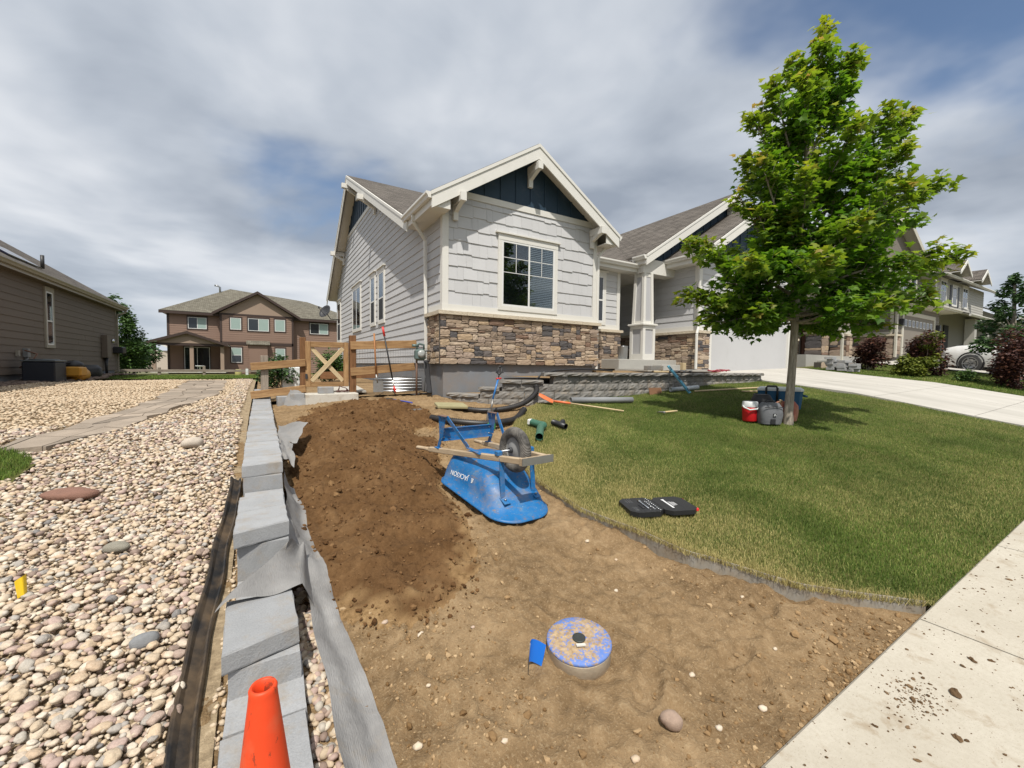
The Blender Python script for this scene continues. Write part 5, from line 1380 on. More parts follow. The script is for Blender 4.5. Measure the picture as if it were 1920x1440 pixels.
# lower courses buried in the sloping lawn at the left
for zc2 in (.51,):
    s_ = .0
    while s_ < 4.6:
        w_ = .30; m_ = s_+.15; s_ += w_; x, y = wpt(m_); (xa, ya), (xb, yb_) = wpt(m_-.1), wpt(m_+.1); ang = math.atan2(yb_-ya, xb-xa)
        piece('block', random.choice(SPL), gw, Matrix.Translation((x-math.sin(ang)*.11, y+math.cos(ang)*.11, zc2+.075)) @ Matrix.Rotation(ang, 4, 'Z') @ Matrix.Diagonal((w_-.006, .25, .146, 1)))
s_ = .0
while s_ < Lw[-1]-.05:
    w_ = .43; m_ = min(s_+w_/2, Lw[-1]-.1); x, y = wpt(m_); (xa, ya), (xb, yb_) = wpt(m_-.15), wpt(m_+.15); ang = math.atan2(yb_-ya, xb-xa); zt = wtop(m_)
    M = Matrix.Translation((x-math.sin(ang)*.125, y+math.cos(ang)*.125, zt+.038)) @ Matrix.Rotation(ang, 4, 'Z') @ Matrix.Diagonal((w_-.006, .32, .072, 1)); piece('cap', random.choice(SPL), gw, M); s_ += w_
# fill behind the wall, up to the house and the porch
M_FILL = M_DIRT
fl = []
mb = MB(); ring = [wpt(s_) for s_ in np.linspace(2.4, Lw[-1]-.5, 20)]
P = [[(x, y+.20+(max(8.5, 0)-y-.2)*f if x < 11.6 else y+.2+(8.1-y-.2)*f, 1.22+.14*f*(1 if x > 8 else .0)) for f in np.linspace(0, 1, 5)] for x, y in ring]
mb.grid(P, smooth=False, flip=True); o = mb.build('planting_bed', M_FILL); kind(o, 'structure')
M_APRON = M_CONCP
mb = MB(); mb.cbox((10.6, 8.35, 1.375), (3.3, 1.25, .06), bev=.008); o = mb.build('porch_walk', M_APRON); kind(o, 'structure')
mb = MB(); mb.prism([(XR+.1, 8.6, 1.30), (9.1, 8.6, 1.30), (9.1, 9.72, 1.30), (XR+.1, 9.72, 1.30)], (0, 0, .05)); o = mb.build('porch_bed', M_FILL); kind(o, 'structure')
fillr = MB(); fillr.prism([(3.45, 8.45, .80), (3.62, 7.8, .80), (3.95, 7.4, .80), (4.4, 7.02, .80), (4.9, 6.75, .80), (5.3, 6.65, .80), (5.3, 8.45, .80)], (0, 0, .05)); o = fillr.build('wall_backfill', M_FILL); kind(o, 'structure')

# ================================================================== fence and gate by the side of the house
def wood_mat(name, a, b, rv=.1, scale=1.0):
    t = NT(name); p = t.coord('Object'); g = t.noise(t.mapping(p, (1.4*scale, 14*scale, 14*scale)), 2.2, 6, .6, .6); k = t.noise(p, 5*scale, 3, .5)
    c = t.ramp(t.math('ADD', t.math('MULTIPLY', g, .75), t.math('MULTIPLY', k, .25)), [(.34, a), (.66, b)])
    c = t.mix(t.ramp(t.vor(t.mapping(p, (3, 6, 6)), 1.3), [(0.0, .8), (.10, 0.0)]), c, tuple(q*.35 for q in a))
    c = t.hsv(c, .5, 1, t.math('ADD', t.math('MULTIPLY', t.rand(), 2*rv), 1-rv)); t.bump(g, .4, .004); return t.out(c, .75, spec=.25)
M_CEDAR = wood_mat('weathered_cedar', (.20, .105, .045), (.40, .25, .12))
M_CEDARD = wood_mat('stained_post', (.11, .052, .022), (.22, .11, .05))
M_PALEW = wood_mat('pale_lumber', (.42, .31, .17), (.60, .48, .30))
M_GREYW = wood_mat('grey_old_wood', (.17, .14, .11), (.32, .275, .225))
def wbar(name, a, b, w, h, mat, parent, up=(0, 0, 1), bev=.006):
    """board whose own X runs along it, so the grain follows"""
    a, b = Vector(a), Vector(b); d = (b-a); L = d.length; d.normalize(); sd = d.cross(Vector(up)); sd.normalize(); u_ = sd.cross(d)
    mb = MB(); mb.cbox((0, 0, 0), (L, w, h), bev=bev); o = mb.build(name, mat, None)
    M = Matrix(((d.x, sd.x, u_.x, 0), (d.y, sd.y, u_.y, 0), (d.z, sd.z, u_.z, 0), (0, 0, 0, 1))); M.translation = (a+b)/2
    if parent is not None: o.parent = parent; o.matrix_basis = wmat(parent).inverted() @ M
    else: o.matrix_basis = M
    return o
YFN = 9.30
fl_ = thing('rail_fence', 'short two-rail cedar fence between the block wall end and the gate', 'fence', (.3, YFN, .85))
wbar('rail', (-.17, YFN-.05, 1.385), (.76, YFN-.05, 1.475), .035, .145, M_CEDAR, fl_); wbar('rail', (-.175, YFN-.05, .845), (.76, YFN-.05, .955), .035, .145, M_CEDAR, fl_)
wbar('post', (.055, YFN+.05, .55), (.055, YFN+.05, 1.60), .13, .11, M_GREYW, fl_, (0, 1, 0)); wbar('post', (.72, YFN+.06, .60), (.72, YFN+.06, 1.98), .11, .12, M_CEDARD, fl_, (0, 1, 0))
gt = thing('garden_gate', 'cedar gate with an X brace between two stained posts', 'gate', (1.2, YFN, .98))
for x in (.81, 1.53): wbar('stile', (x, YFN, .985), (x, YFN, 1.905), .10, .045, M_CEDAR, gt, (0, 1, 0))
wbar('rail', (.862, YFN, 1.845), (1.478, YFN, 1.85), .043, .11, M_CEDAR, gt); wbar('rail', (.862, YFN, 1.035), (1.478, YFN, 1.035), .043, .10, M_CEDAR, gt)
wbar('brace', (.87, YFN-.012, 1.10), (1.47, YFN-.012, 1.78), .03, .085, M_PALEW, gt); wbar('brace', (.87, YFN+.021, 1.78), (1.47, YFN+.021, 1.10), .03, .085, M_PALEW, gt)
mb = MB(); mb.cbox((.775, YFN-.04, 1.20), (.04, .02, .10)); mb.build('hinge', M_DISH, gt)
fr_ = thing('rail_fence', 'two-rail cedar fence running from the gate to the gas meter', 'fence', (2.3, YFN, .85))
wbar('post', (1.665, YFN+.03, .55), (1.665, YFN+.03, 2.06), .13, .13, M_CEDARD, fr_, (0, 1, 0))
wbar('rail', (1.61, YFN-.06, 1.845), (3.03, YFN-.06, 1.925), .035, .17, M_CEDAR, fr_); wbar('rail', (1.61, YFN-.06, 1.29), (2.99, YFN-.06, 1.42), .035, .17, M_CEDAR, fr_)
M_WIRE = simple('galvanised_wire', (.30, .30, .30), .45, .7)
mb = MB()
for z_ in np.arange(1.32, 1.95, .1): mb.tube([(1.72, YFN+.0, z_), (3.3, YFN+.0, z_)], .002, 4)
for x_ in np.arange(1.75, 3.3, .055): mb.tube([(x_, YFN+.005, 1.3), (x_, YFN+.005, 1.90)], .0017, 4)
kind(mb.build('wire_mesh', M_WIRE, fr_), 'stuff')
M_KERB = block_mat('pale_concrete', (.50, .475, .42), .04, .12)
mb = MB(); mb.cbox((1.22, 9.13, .735), (.98, .42, .26), bev=.015); o = mb.build('gate_kerb', M_KERB); tag(o, 'pale concrete step kerb under the garden gate', 'kerb')
def lone_block(label, x, y, z, w, l, h, rz=0, mat=M_BLOCK, grp=None):
    mb = MB(); mb.cbox((0, 0, h/2), (w, l, h), bev=.008); o = mb.build('concrete_block', mat); o.location = (x, y, z); o.rotation_euler = (0, 0, rz); return tag(o, label, 'block', grp)
lone_block('grey block set down on the pale gate kerb', 1.10, 9.05, .866, .27, .2, .13, .05)
lone_block('rough grey block stood beside the gate kerb under the lower rail', .60, 9.15, .60, .25, .24, .27, .0)
lone_block('grey block half wrapped in torn fabric beside the gate kerb', .36, 9.2, .58, .22, .24, .24, .1)
mb = MB(); P = []
for q in range(60):
    a = q*.42; P.append((1.43+.10*math.cos(a)*(1+.25*math.sin(q*1.1)), 9.12+.09*math.sin(a), .885+.02*abs(math.sin(q*.7))+.12*max(0, math.sin(q*.21))*(q % 13 < 6)))
mb.tube(P, .007, 6); o = mb.build('cord', simple('dark_red_cord', (.09, .03, .024), .7)); tag(o, 'tangled dark red cord on the gate kerb', 'cord')

# shovels and bar at the fence, black spade, blue-handled tool
def pole(mb, a, b, r0, r1=None, seg=10): mb.tube([a, b], [r0, r1 or r0], seg)
M_STEEL = simple('dull_steel', (.30, .30, .29), .45, .7, var=.25, nscale=20, dirt=(.2, .14, .08), dirt_amt=.5)
M_SHAFT = wood_mat('shaft_wood', (.30, .13, .055), (.42, .21, .09)); M_ASH = wood_mat('ash_handle', (.50, .38, .20), (.66, .53, .33))
M_BLK = simple('black_grip', (.018, .018, .02), .5); M_REDP = simple('red_paint', (.62, .035, .03), .4); M_BLUEP = simple('blue_fibreglass', (.03, .16, .42), .35, var=.1); M_ORNG = simple('orange_plastic', (.72, .16, .05), .45, dirt=(.3, .18, .1), dirt_amt=.25)
def blade(mb, base, tip, width, curve=.02, nrm=(0, -1, 0)):
    b_, t_ = Vector(base), Vector(tip); d = t_-b_; n_ = Vector(nrm); sd = d.cross(n_).normalized(); n_ = sd.cross(d).normalized(); P = []
    for i in range(8):
        f = i/7; w_ = width/2*(min(1, .75+f*1.5) if f < .7 else math.cos((f-.7)/.3*1.15)*.98+.02)
        P.append([tuple(b_+d*f+sd*(g*w_)+n_*(curve*(1-g*g))) for g in np.linspace(-1, 1, 7)])
    mb.grid(P); mb.grid([[tuple(Vector(p)+n_*-.004) for p in r_] for r_ in P], flip=True)
sh1 = thing('square_shovel', 'square-blade shovel with brown wooden shaft leaning on the cedar fence', 'shovel', (2.16, 9.14, .85))
mb = MB(); pole(mb, (2.12, 9.18, 1.22), (2.085, 9.20, 2.12), .018); mb.build('shaft', M_SHAFT, sh1)
mb = MB(); pole(mb, (2.14, 9.16, 1.06), (2.12, 9.18, 1.24), .021); mb.build('socket', M_STEEL, sh1)
mb = MB(); mb.prism([(2.05, 9.13, .86), (2.26, 9.13, .86), (2.26, 9.15, 1.10), (2.05, 9.15, 1.10)], (0, .012, 0)); mb.build('blade', M_STEEL, sh1)
bp = thing('digging_bar', 'black digging bar with red painted ends leaning on the cedar fence', 'tool', (2.53, 9.16, .86))
mb = MB(); pole(mb, (2.30, 9.19, 2.06), (2.47, 9.17, 1.12), .016); mb.build('shaft', M_BLK, bp)
mb = MB(); pole(mb, (2.262, 9.195, 2.27), (2.30, 9.19, 2.065), .024); mb.build('grip', M_REDP, bp)
mb = MB(); pole(mb, (2.47, 9.17, 1.12), (2.495, 9.165, .98), .018); mb.build('collar', M_VINYL, bp)
mb = MB(); mb.tube([(2.495, 9.165, .98), (2.515, 9.16, .90), (2.53, 9.16, .83)], [.02, .03, .008], 8); mb.build('tip', M_REDP, bp)
bs = thing('spade', 'blue-shafted spade with black D grip standing in the dug soil', 'spade', (3.23, 6.02, .60))
mb = MB(); pole(mb, (3.27, 6.04, .88), (3.40, 6.08, 1.25), .016); mb.build('shaft', M_BLUEP, bs)
mb = MB(); mb.tube([(3.40, 6.08, 1.25), (3.415, 6.085, 1.30), (3.385, 6.10, 1.34), (3.42, 6.10, 1.44)], .012, 8); mb.tube([(3.415, 6.085, 1.30), (3.46, 6.08, 1.34), (3.47, 6.09, 1.44)], .012, 8); mb.tube([(3.41, 6.10, 1.44), (3.475, 6.09, 1.44)], .014, 8); mb.build('grip', M_BLK, bs)
mb = MB(); mb.tube([(3.35, 6.07, 1.24), (3.45, 6.07, 1.245)], .012, 8); mb.build('grip_collar', M_REDP, bs)
mb = MB(); blade(mb, (3.235, 6.02, .74), (3.18, 6.0, .50), .14, .012, (.3, -1, 0)); pole(mb, (3.23, 6.02, .70), (3.275, 6.04, .90), .017); mb.build('blade', M_STEEL, bs)
bt = thing('hand_tool', 'blue-shafted hand tool with black D grip lying on the dirt', 'tool', (2.17, 7.3, .80))
gzt = lambda x, y: float(max(dirt_z(x, y), soil_top(x, y)))
mb = MB(); pole(mb, (2.13, 7.85, gzt(2.13, 7.85)+.05), (2.20, 6.95, gzt(2.2, 6.95)+.03), .014); mb.build('shaft', simple('violet_shaft', (.06, .08, .33), .4), bt)
mb = MB(); z_ = gzt(2.10, 8.0)+.06; mb.tube([(2.13, 7.85, z_-.01), (2.05, 7.98, z_), (2.02, 8.08, z_+.01), (2.16, 8.08, z_+.01), (2.17, 7.98, z_), (2.13, 7.85, z_-.01)], .014, 8); mb.build('grip', M_BLK, bt)
mb = MB(); z_ = gzt(2.22, 6.7)+.02; mb.prism([(2.14, 6.92, z_), (2.30, 6.92, z_), (2.32, 6.62, z_-.01), (2.14, 6.62, z_-.01)], (0, 0, .008)); mb.build('blade', M_STEEL, bt)

# gas meter
gm = thing('gas_meter', 'grey-green gas meter on its riser pipe at the house corner', 'gas meter', (3.05, 9.02, .80))
M_METER = simple('meter_grey_green', (.13, .18, .17), .45, .3, var=.15); M_PIPE = simple('dark_pipe', (.05, .05, .05), .5, .4)
mb = MB(); mb.cbox((3.03, 9.0, 1.68), (.24, .18, .26), bev=.045); body_ = mb.build('body', M_METER, gm)
mb = MB(); mb.lathe([(.075, 0), (.085, .02), (.085, .05), (.03, .06)], 20, (3.03, 8.92, 1.70), Matrix.Rotation(R(90), 3, 'X')); mb.build('dial', simple('dial_face', (.35, .37, .36), .3), body_)
mb = MB(); mb.tube([(2.96, 9.02, .72), (2.96, 9.02, 1.60)], .022, 10); mb.build('riser', simple('rusty_pipe', (.13, .075, .05), .7), gm)
mb = MB(); mb.tube([(2.96, 9.0, 1.78), (2.96, 9.0, 1.90), (3.0, 9.0, 1.93), (3.12, 9.0, 1.90), (3.12, 9.0, 1.80)], .024, 8); mb.tube([(2.85, 8.99, 1.88), (3.0, 9.0, 1.88)], .03, 8); mb.build('regulator', M_METER, gm)
mb = MB(); mb.tube([(3.13, 9.0, 1.77), (3.28, 9.04, 1.77), (3.33, 9.06, 1.77), (3.36, 9.06, 1.77)], .016, 8); mb.build('outlet_pipe', M_PIPE, gm)
mb = MB(); mb.tube([(3.10, 8.95, 1.58), (3.13, 8.93, 1.2), (3.12, 8.95, .85)], .008, 6); mb.build('ground_wire', M_PIPE, gm)
# corrugated window well behind the fence
M_GALV = simple('galvanised_steel', (.36, .37, .38), .32, .85, var=.12)
mb = MB(); P = []
for zz in np.linspace(.80, 1.16, 25):
    rr = .55+.014*math.sin((zz-.8)/.072*2*math.pi); P.append([(3.36-rr*1.9*math.sin(a)*.95, 10.35-rr*math.cos(a)*.9, zz) for a in np.linspace(.0, math.pi, 22)])
mb.grid(P); o = mb.build('window_well', M_GALV); tag(o, 'corrugated galvanised window well beside the house wall', 'window well')
# black downspout extension at the corner
mb = MB(); mb.bar((3.29, 9.33, 1.545), (3.02, 8.35, .86), .11, .085, bev=.02); o = mb.build('drain_boot', M_BLK); tag(o, 'black plastic drain boot slanting down from the white downspout', 'drain pipe')

# drain pipes and their fittings
def corrugated(name, label, pts, r, ridge=.008, pitch=.034):
    """ribbed hose along a smooth curve through pts"""
    pts = [Vector(p) for p in pts]; P = []
    for i in range(len(pts)-1):
        p0, p1, p2, p3 = pts[max(i-1, 0)], pts[i], pts[i+1], pts[min(i+2, len(pts)-1)]; n_ = max(4, int((p2-p1).length/(pitch/2)))
        for k in range(n_):
            f = k/n_; P.append(.5*((2*p1)+(p2-p0)*f+(2*p0-5*p1+4*p2-p3)*f*f+(3*p1-p0-3*p2+p3)*f**3))
    P.append(pts[-1]); mb = MB(); mb.tube(P, [r+(ridge if (k//1) % 2 else -ridge*.6) for k in range(len(P))], 16, caps=False)
    o = mb.build(name, simple(name+'_black', (.017, .017, .018), .45, var=.2, nscale=14, use_pos=True, dirt=(.16, .11, .07), dirt_amt=.10, dirt_scale=7))
    # open mouths
    return tag(o, label, 'pipe')
lz_ = lambda x, y, h=.0: (x, y, float(lawn_z(x, y) if x > xe(min(y, 6.4)) else dirt_z(x, y))+h)
corrugated('corrugated_pipe', 'black corrugated drain pipe lying curved from dirt onto the lawn edge', [lz_(2.20, 6.02, .06), lz_(2.42, 5.65, .07), lz_(2.78, 5.42, .07), lz_(3.16, 5.42, .07), lz_(3.46, 5.58, .06), lz_(3.74, 5.80, .055)], .045)
corrugated('corrugated_pipe', 'black corrugated drain pipe rising from the trench over the garden wall', [(3.02, 6.62, .70), (3.28, 6.40, .68), (3.62, 6.30, .70), (3.95, 6.28, .76), (4.22, 6.34, .86), (4.42, 6.44, .98), (4.54, 6.62, 1.05)], .042)
mb = MB(); mb.tube([(4.70, 6.9, 1.14), (4.82, 6.88, 1.28), (5.2, 6.9, 1.37), (5.9, 7.0, 1.40), (6.6, 7.1, 1.39), (7.2, 7.3, 1.36)], .020, 8); o = mb.build('poly_hose', M_BLK); tag(o, 'thin black hose arching over the garden wall beside the foundation', 'hose')
M_GRNP = simple('green_drain_plastic', (.045, .13, .085), .35, var=.1)
mb = MB(); c0 = Vector(lz_(2.86, 5.30, .065)); ax = Vector((.5, -.85, .05)).normalized(); mb.tube([c0-ax*.05, c0, c0+ax*.03, c0+ax*.035], [.05, .062, .062, .05], 20); o = mb.build('green_cap_fitting', simple('bright_green_plastic', (.04, .25, .07), .4)); tag(o, 'bright green round cap on the end of the black drain pipe', 'pipe cap')
M_BLKP = simple('black_pipe_fitting', (.02, .02, .022), .4, var=.15)
def hollow(mb, pts, r, th=.006, seg=20):
    n_ = len(pts); b0 = mb.tube(pts, r, seg, caps=False); b1 = mb.tube(pts, r-th, seg, caps=False)
    for e in (0, (n_-1)*seg):
        for k in range(seg): mb.f.append((b0+e+k, b0+e+(k+1) % seg, b1+e+(k+1) % seg, b1+e+k)); mb.m.append(0); mb.sm.append(False)
def pipe_open(mb, a, b, r, th=.006):
    """open-ended pipe with a wall thickness"""
    hollow(mb, [Vector(a), Vector(a).lerp(Vector(b), .5), Vector(b)], r, th)
def spine_(pts, n_=5):
    P = []
    for i in range(len(pts)-1):
        p0, p1, p2, p3 = pts[max(i-1, 0)], pts[i], pts[i+1], pts[min(i+2, len(pts)-1)]
        for k in range(n_):
            f = k/n_; P.append(.5*((2*p1)+(p2-p0)*f+(2*p0-5*p1+4*p2-p3)*f*f+(3*p1-p0-3*p2+p3)*f**3))
    return P+[pts[-1]]
gp_ = thing('pipe_elbow', 'green plastic drain elbow with white socket lying on the lawn', 'pipe elbow', lz_(3.25, 4.75))
e1, e2, e3 = Vector(lz_(3.40, 5.05, .054)), Vector(lz_(3.43, 4.87, .056)), Vector(lz_(3.09, 4.42, .056))
arc = [e1, e1.lerp(e2, .55), e1.lerp(e2, .85)+Vector((.0, -.01, 0)), e2+Vector((.005, -.055, 0)), e2.lerp(e3, .22)+Vector((.005, 0, 0)), e2.lerp(e3, .5), e3]
mb = MB(); hollow(mb, spine_(arc), .053, .005); mb.build('bend', M_GRNP, gp_)
mb = MB(); d_ = (e1-e2).normalized(); mb.cbox(e1+d_*.035, (.055, .10, .085), d_.to_track_quat('X', 'Z'), bev=.012); mb.build('socket', M_VINYL, gp_)
tp = thing('pipe_tee', 'short black plastic pipe tee lying on the lawn', 'pipe tee', lz_(3.72, 4.82))
a_, b_ = Vector(lz_(3.71, 4.96, .045)), Vector(lz_(3.75, 4.70, .045)); mb = MB(); pipe_open(mb, a_, b_, .042); mb.build('body', M_BLKP, tp)
m_ = a_.lerp(b_, .6); mb = MB(); pipe_open(mb, m_, m_+Vector((.085, .05, .035)), .040); mb.build('branch', M_BLKP, tp)
def lying_pipe(name, label, a, b, r, mat):
    mb = MB(); pipe_open(mb, a, b, r); o = mb.build(name, mat); return tag(o, label, 'pipe')
M_PVC = simple('grey_conduit', (.26, .265, .27), .35, var=.08); M_PVCW = simple('pale_pvc', (.50, .52, .51), .35, var=.08)
lying_pipe('conduit', 'long grey plastic conduit lying on the lawn before the garden wall', lz_(5.02, 6.16, .055), lz_(6.28, 5.80, .055), .057, M_PVC)
lying_pipe('pvc_pipe', 'short pale plastic pipe lying against the foot of the garden wall', lz_(7.96, 6.22, .05), lz_(8.80, 6.12, .05), .05, M_PVCW)
os_ = thing('snow_shovel', 'orange-bladed shovel with pale wooden handle lying on the lawn', 'shovel', lz_(4.9, 5.9))
mb = MB(); pole(mb, lz_(4.86, 6.02, .05), lz_(5.43, 5.20, .025), .014); mb.build('handle', M_ASH, os_)
mb = MB(); pole(mb, lz_(4.68, 6.24, .05), lz_(4.88, 5.99, .05), .022); mb.build('socket', M_ORNG, os_)
mb = MB(); A, B_ = Vector(lz_(4.66, 6.25, .045)), Vector(lz_(4.50, 6.30, .11)); blade(mb, A, Vector((4.42, 6.36, A.z+.13)), .22, .03, (0, -.3, 1)); mb.build('blade', M_ORNG, os_)
hm = thing('hammer', 'claw hammer with pale wooden handle lying on the lawn', 'hammer', lz_(6.1, 4.8))
mb = MB(); mb.tube([lz_(5.98, 4.81, .03), lz_(6.12, 4.80, .03), lz_(6.32, 4.79, .03)], [.012, .016, .015], 8); mb.build('handle', M_ASH, hm)
mb = MB(); h0 = Vector(lz_(5.955, 4.81, .032)); mb.tube([h0+Vector((.0, -.055, 0)), h0+Vector((0, -.03, 0)), h0, h0+Vector((-.005, .05, 0)), h0+Vector((-.025, .09, -.015))], [.018, .018, .014, .012, .004], 10); mb.build('head', M_STEEL, hm)
lv = thing('spirit_level', 'long turquoise spirit level leaning on the garden wall cap', 'level', lz_(8.17, 5.87))
M_TEAL = simple('turquoise_enamel', (.09, .30, .40), .4, var=.08)
A = Vector(lz_(8.17, 5.87, .01)); T = Vector((8.03, 6.36, 1.50)); dd = (T-A).normalized()
mb = MB(); mb.bar(A, T, .03, .075, (1, 0, 0)); mb.build('body', M_TEAL, lv)
for f in (.1, .5, .9): mb = MB(); c_ = A.lerp(T, f); mb.bar(c_-dd*.045, c_+dd*.045, .036, .045, (1, 0, 0)); mb.build('vial_window', M_BLK, lv)
def strip(label, a, b, w, h, mat, cat='board'):
    o = wbar('wood_strip', a, b, w, h, mat, None); return tag(o, label, cat)
strip('long thin pale lumber strip lying on the lawn beside the garden wall', lz_(8.42, 5.93, .02), lz_(10.46, 5.60, .02), .05, .03, M_PALEW)
strip('short pale lumber strip lying on the lawn behind the blue cooler', lz_(9.45, 5.44, .02), lz_(10.2, 5.15, .02), .05, .03, M_PALEW)
mb = MB(); mb.cbox((0, 0, 0), (.40, .012, .16)); o = mb.build('rust_sheet', simple('rusty_panel', (.20, .10, .05), .8, var=.25)); o.location = (7.5, 6.26, .93); o.rotation_euler = (R(-12), 0, 0); tag(o, 'rust-brown panel propped against the foot of the garden wall', 'panel')
# things lying on the wall and the porch
lone_block('grey block lying flat on planks on top of the garden wall', 7.85, 6.62, 1.40, .45, .22, .10, .06, M_BLOCKD)
o = wbar('wood_scrap', (7.75, 6.55, 1.363), (8.2, 6.5, 1.363), .09, .04, M_PALEW, None); tag(o, 'pale wood offcut under the grey block on the garden wall', 'board')
mb = MB(); P = []
for i in range(10):
    P.append([(8.25+.95*i/9, 6.48+.34*j/7, 1.352+.03*abs(math.sin(i*1.3+j))+.02*abs(math.sin(j*2.1))) for j in range(8)])
mb.grid(P); o = mb.build('tarp', simple('charcoal_tarp', (.045, .047, .052), .7, var=.3)); tag(o, 'folded charcoal tarp lying on the garden wall top', 'tarp')
mb = MB(); P = []
for q in range(140):
    a = q*.55; P.append((10.55+.45*math.cos(a*.37)*(.4+.6*math.sin(q*.13)**2), 6.70+.08*math.sin(a), 1.395+.018*math.sin(q*.9)+.015*math.sin(q*.23)))
mb.tube(P, .008, 5); o = mb.build('extension_lead', simple('crimson_cord', (.33, .03, .05), .6)); tag(o, 'tangled crimson extension cord on the garden wall top', 'cord')
mb = MB(); mb.prism([(8.75, 6.9, 1.33), (8.98, 6.9, 1.33), (8.98, 7.02, 1.33), (8.75, 7.02, 1.33)], (0, 0, .01)); 
o = wbar('wood_chunk', (9.05, 6.72, 1.40), (9.05, 6.72, 1.58), .12, .09, M_PALEW, None, (0, 1, 0)); tag(o, 'sawn wood chunk standing on end behind the garden wall', 'wood')
mb = MB(); mb.lathe([(.0, 0), (.135, 0), (.14, .02), (.155, .38), (.16, .385), (.16, .40), (.15, .40), (.14, .36), (.12, .03), (.0, .03)], 24, (9.55, 9.25, 1.705), caps=False); o = mb.build('metal_pail', M_GALV); tag(o, 'galvanised pail standing on the porch beside the column', 'pail')
# flat paver lid by the trench
mb = MB(); mb.cbox((0, 0, 0), (.52, .40, .05), bev=.01); o = mb.build('paver', simple('mossy_paver', (.30, .27, .145), .85, var=.25, nscale=8, bump=.3)); o.location = (2.82, 6.72, .755); o.rotation_euler = (R(4), R(2), R(-12)); tag(o, 'square mossy concrete paver lying on the dirt by the trench', 'paver')
# wooden tool case
# ================================================================== upturned wheelbarrow
WBX, WBY, WTH = 1.82, 3.30, R(5)
nose = Vector((math.sin(WTH), -math.cos(WTH), 0)); lefty = Vector((-math.cos(WTH), -math.sin(WTH), 0))
wb = bpy.data.objects.new('wheelbarrow', None); link(wb)
wb_rz = math.atan2(nose.y, nose.x)
wb.location = (WBX, WBY, float(dirt_z(WBX, WBY))+.03); wb.rotation_euler = (0, 0, wb_rz)
tag(wb, 'upturned blue wheelbarrow with wooden handles resting on dirt and topsoil', 'wheelbarrow')
t = NT('scratched_blue_enamel'); p = t.coord('Object'); n1 = t.noise(p, 7, 8, .72, .5); n2 = t.noise(t.mapping(p, (3, 3, 14)), 5, 6, .7)
c = t.hsv((.008, .125, .335), .5, 1, t.math('ADD', t.math('MULTIPLY', t.noise(p, 3, 4, .5), .5), .75))
c = t.mix(t.ramp(n1, [(.55, 0.0), (.66, .55)]), c, (.09, .20, .30)); c = t.mix(t.ramp(n2, [(.57, 0.0), (.64, .7)]), c, (.20, .13, .07))
c = t.mix(t.ramp(t.noise(p, 60, 3, .6), [(.64, 0.0), (.72, .5)]), c, (.35, .42, .46)); c = t.mix(t.ramp(t.noise(p, 4.5, 7, .7), [(.50, 0.0), (.70, .45)]), c, (.27, .20, .13)); t.bump(n1, .2, .006); M_WB = t.out(c, t.ramp(n1, [(.4, .36), (.65, .7)]), spec=.45)
M_WBW = wood_mat('barrow_handle', (.32, .235, .15), (.52, .41, .28))
# local frame: +X to the nose, +Y to the lettered side, Z up. loft of rounded rings, open underneath
def ring_pts(xr, xn, wr, wn, z_r, z_n, rr, rn, n_=64):
    """outline between rear xr (half width wr) and nose xn (half width wn), corner radii rr, rn"""
    cs = [(xr+rr, wr-rr, rr, R(90), R(180)), (xr+rr, -(wr-rr), rr, R(180), R(270)), (xn-rn, -(wn-rn), rn, R(270), R(360)), (xn-rn, wn-rn, rn, R(0), R(90))]
    out = []
    for cx_, cy_, r_, a0, a1 in cs:
        for k in range(n_//4):
            a = a0+(a1-a0)*k/(n_//4-1); x = cx_+r_*math.cos(a); y = cy_+r_*math.sin(a); f = (x-xr)/(xn-xr); out.append((x, y, z_r+(z_n-z_r)*f))
    return out
rim = (-.48, .52, .325, .285, .085, -.075, .12, .22)
rings = [ring_pts(-.500, .540, .343, .300, .080, -.082, .13, .23), ring_pts(-.497, .537, .341, .298, .094, -.066, .13, .23), ring_pts(-.480, .520, .325, .285, .092, -.068, .12, .22),
         ring_pts(-.462, .41, .300, .262, .20, .05, .12, .17), ring_pts(-.44, .30, .275, .238, .275, .15, .12, .14), ring_pts(-.415, .215, .252, .218, .318, .225, .11, .11), ring_pts(-.38, .16, .222, .192, .337, .258, .10, .09), ring_pts(-.30, .08, .15, .13, .342, .270, .08, .06)]
mb = MB(); n_ = len(rings[0])
def loft(mb, rings, flip=False, cap=True):
    F = []
    for i in range(len(rings)-1):
        for k in range(n_):
            f = (i*n_+k, (i+1)*n_+k, (i+1)*n_+(k+1) % n_, i*n_+(k+1) % n_); F.append(f if flip else tuple(reversed(f)))
    if cap: F.append(tuple((len(rings)-1)*n_+k for k in (range(n_) if not flip else range(n_-1, -1, -1))))
    mb.raw([p for r_ in rings for p in r_], F, smooth=True)
loft(mb, rings, flip=True)
loft(mb, [[(x*.992, y*.992, z-.006) for x, y, z in r_] for r_ in rings], flip=False)
tray = mb.build('tray', M_WB, wb, local=True)
me_ = tray.data
# lettering, upside down on the near flank
def text_mesh(name, body, size, mat, parent):
    fc = bpy.data.curves.new(name, 'FONT'); fc.body = body; fc.size = size; fc.extrude = .0006; fc.align_x = 'CENTER'; fc.align_y = 'CENTER'
    tmp = bpy.data.objects.new(name, fc); link(tmp); dg = bpy.context.evaluated_depsgraph_get(); dg.update()
    me = bpy.data.meshes.new_from_object(tmp.evaluated_get(dg)); bpy.data.objects.remove(tmp); bpy.data.curves.remove(fc)
    me.materials.clear(); me.materials.append(mat); o = bpy.data.objects.new(name, me); link(o); o.parent = parent; return o
M_WPRINT = simple('white_print', (.72, .74, .76), .5, var=.1)
lo_ = text_mesh('lettering', 'JACKSON', .062, M_WPRINT, tray)
f0, f1 = Vector(rings[3][0]), Vector(rings[4][0])
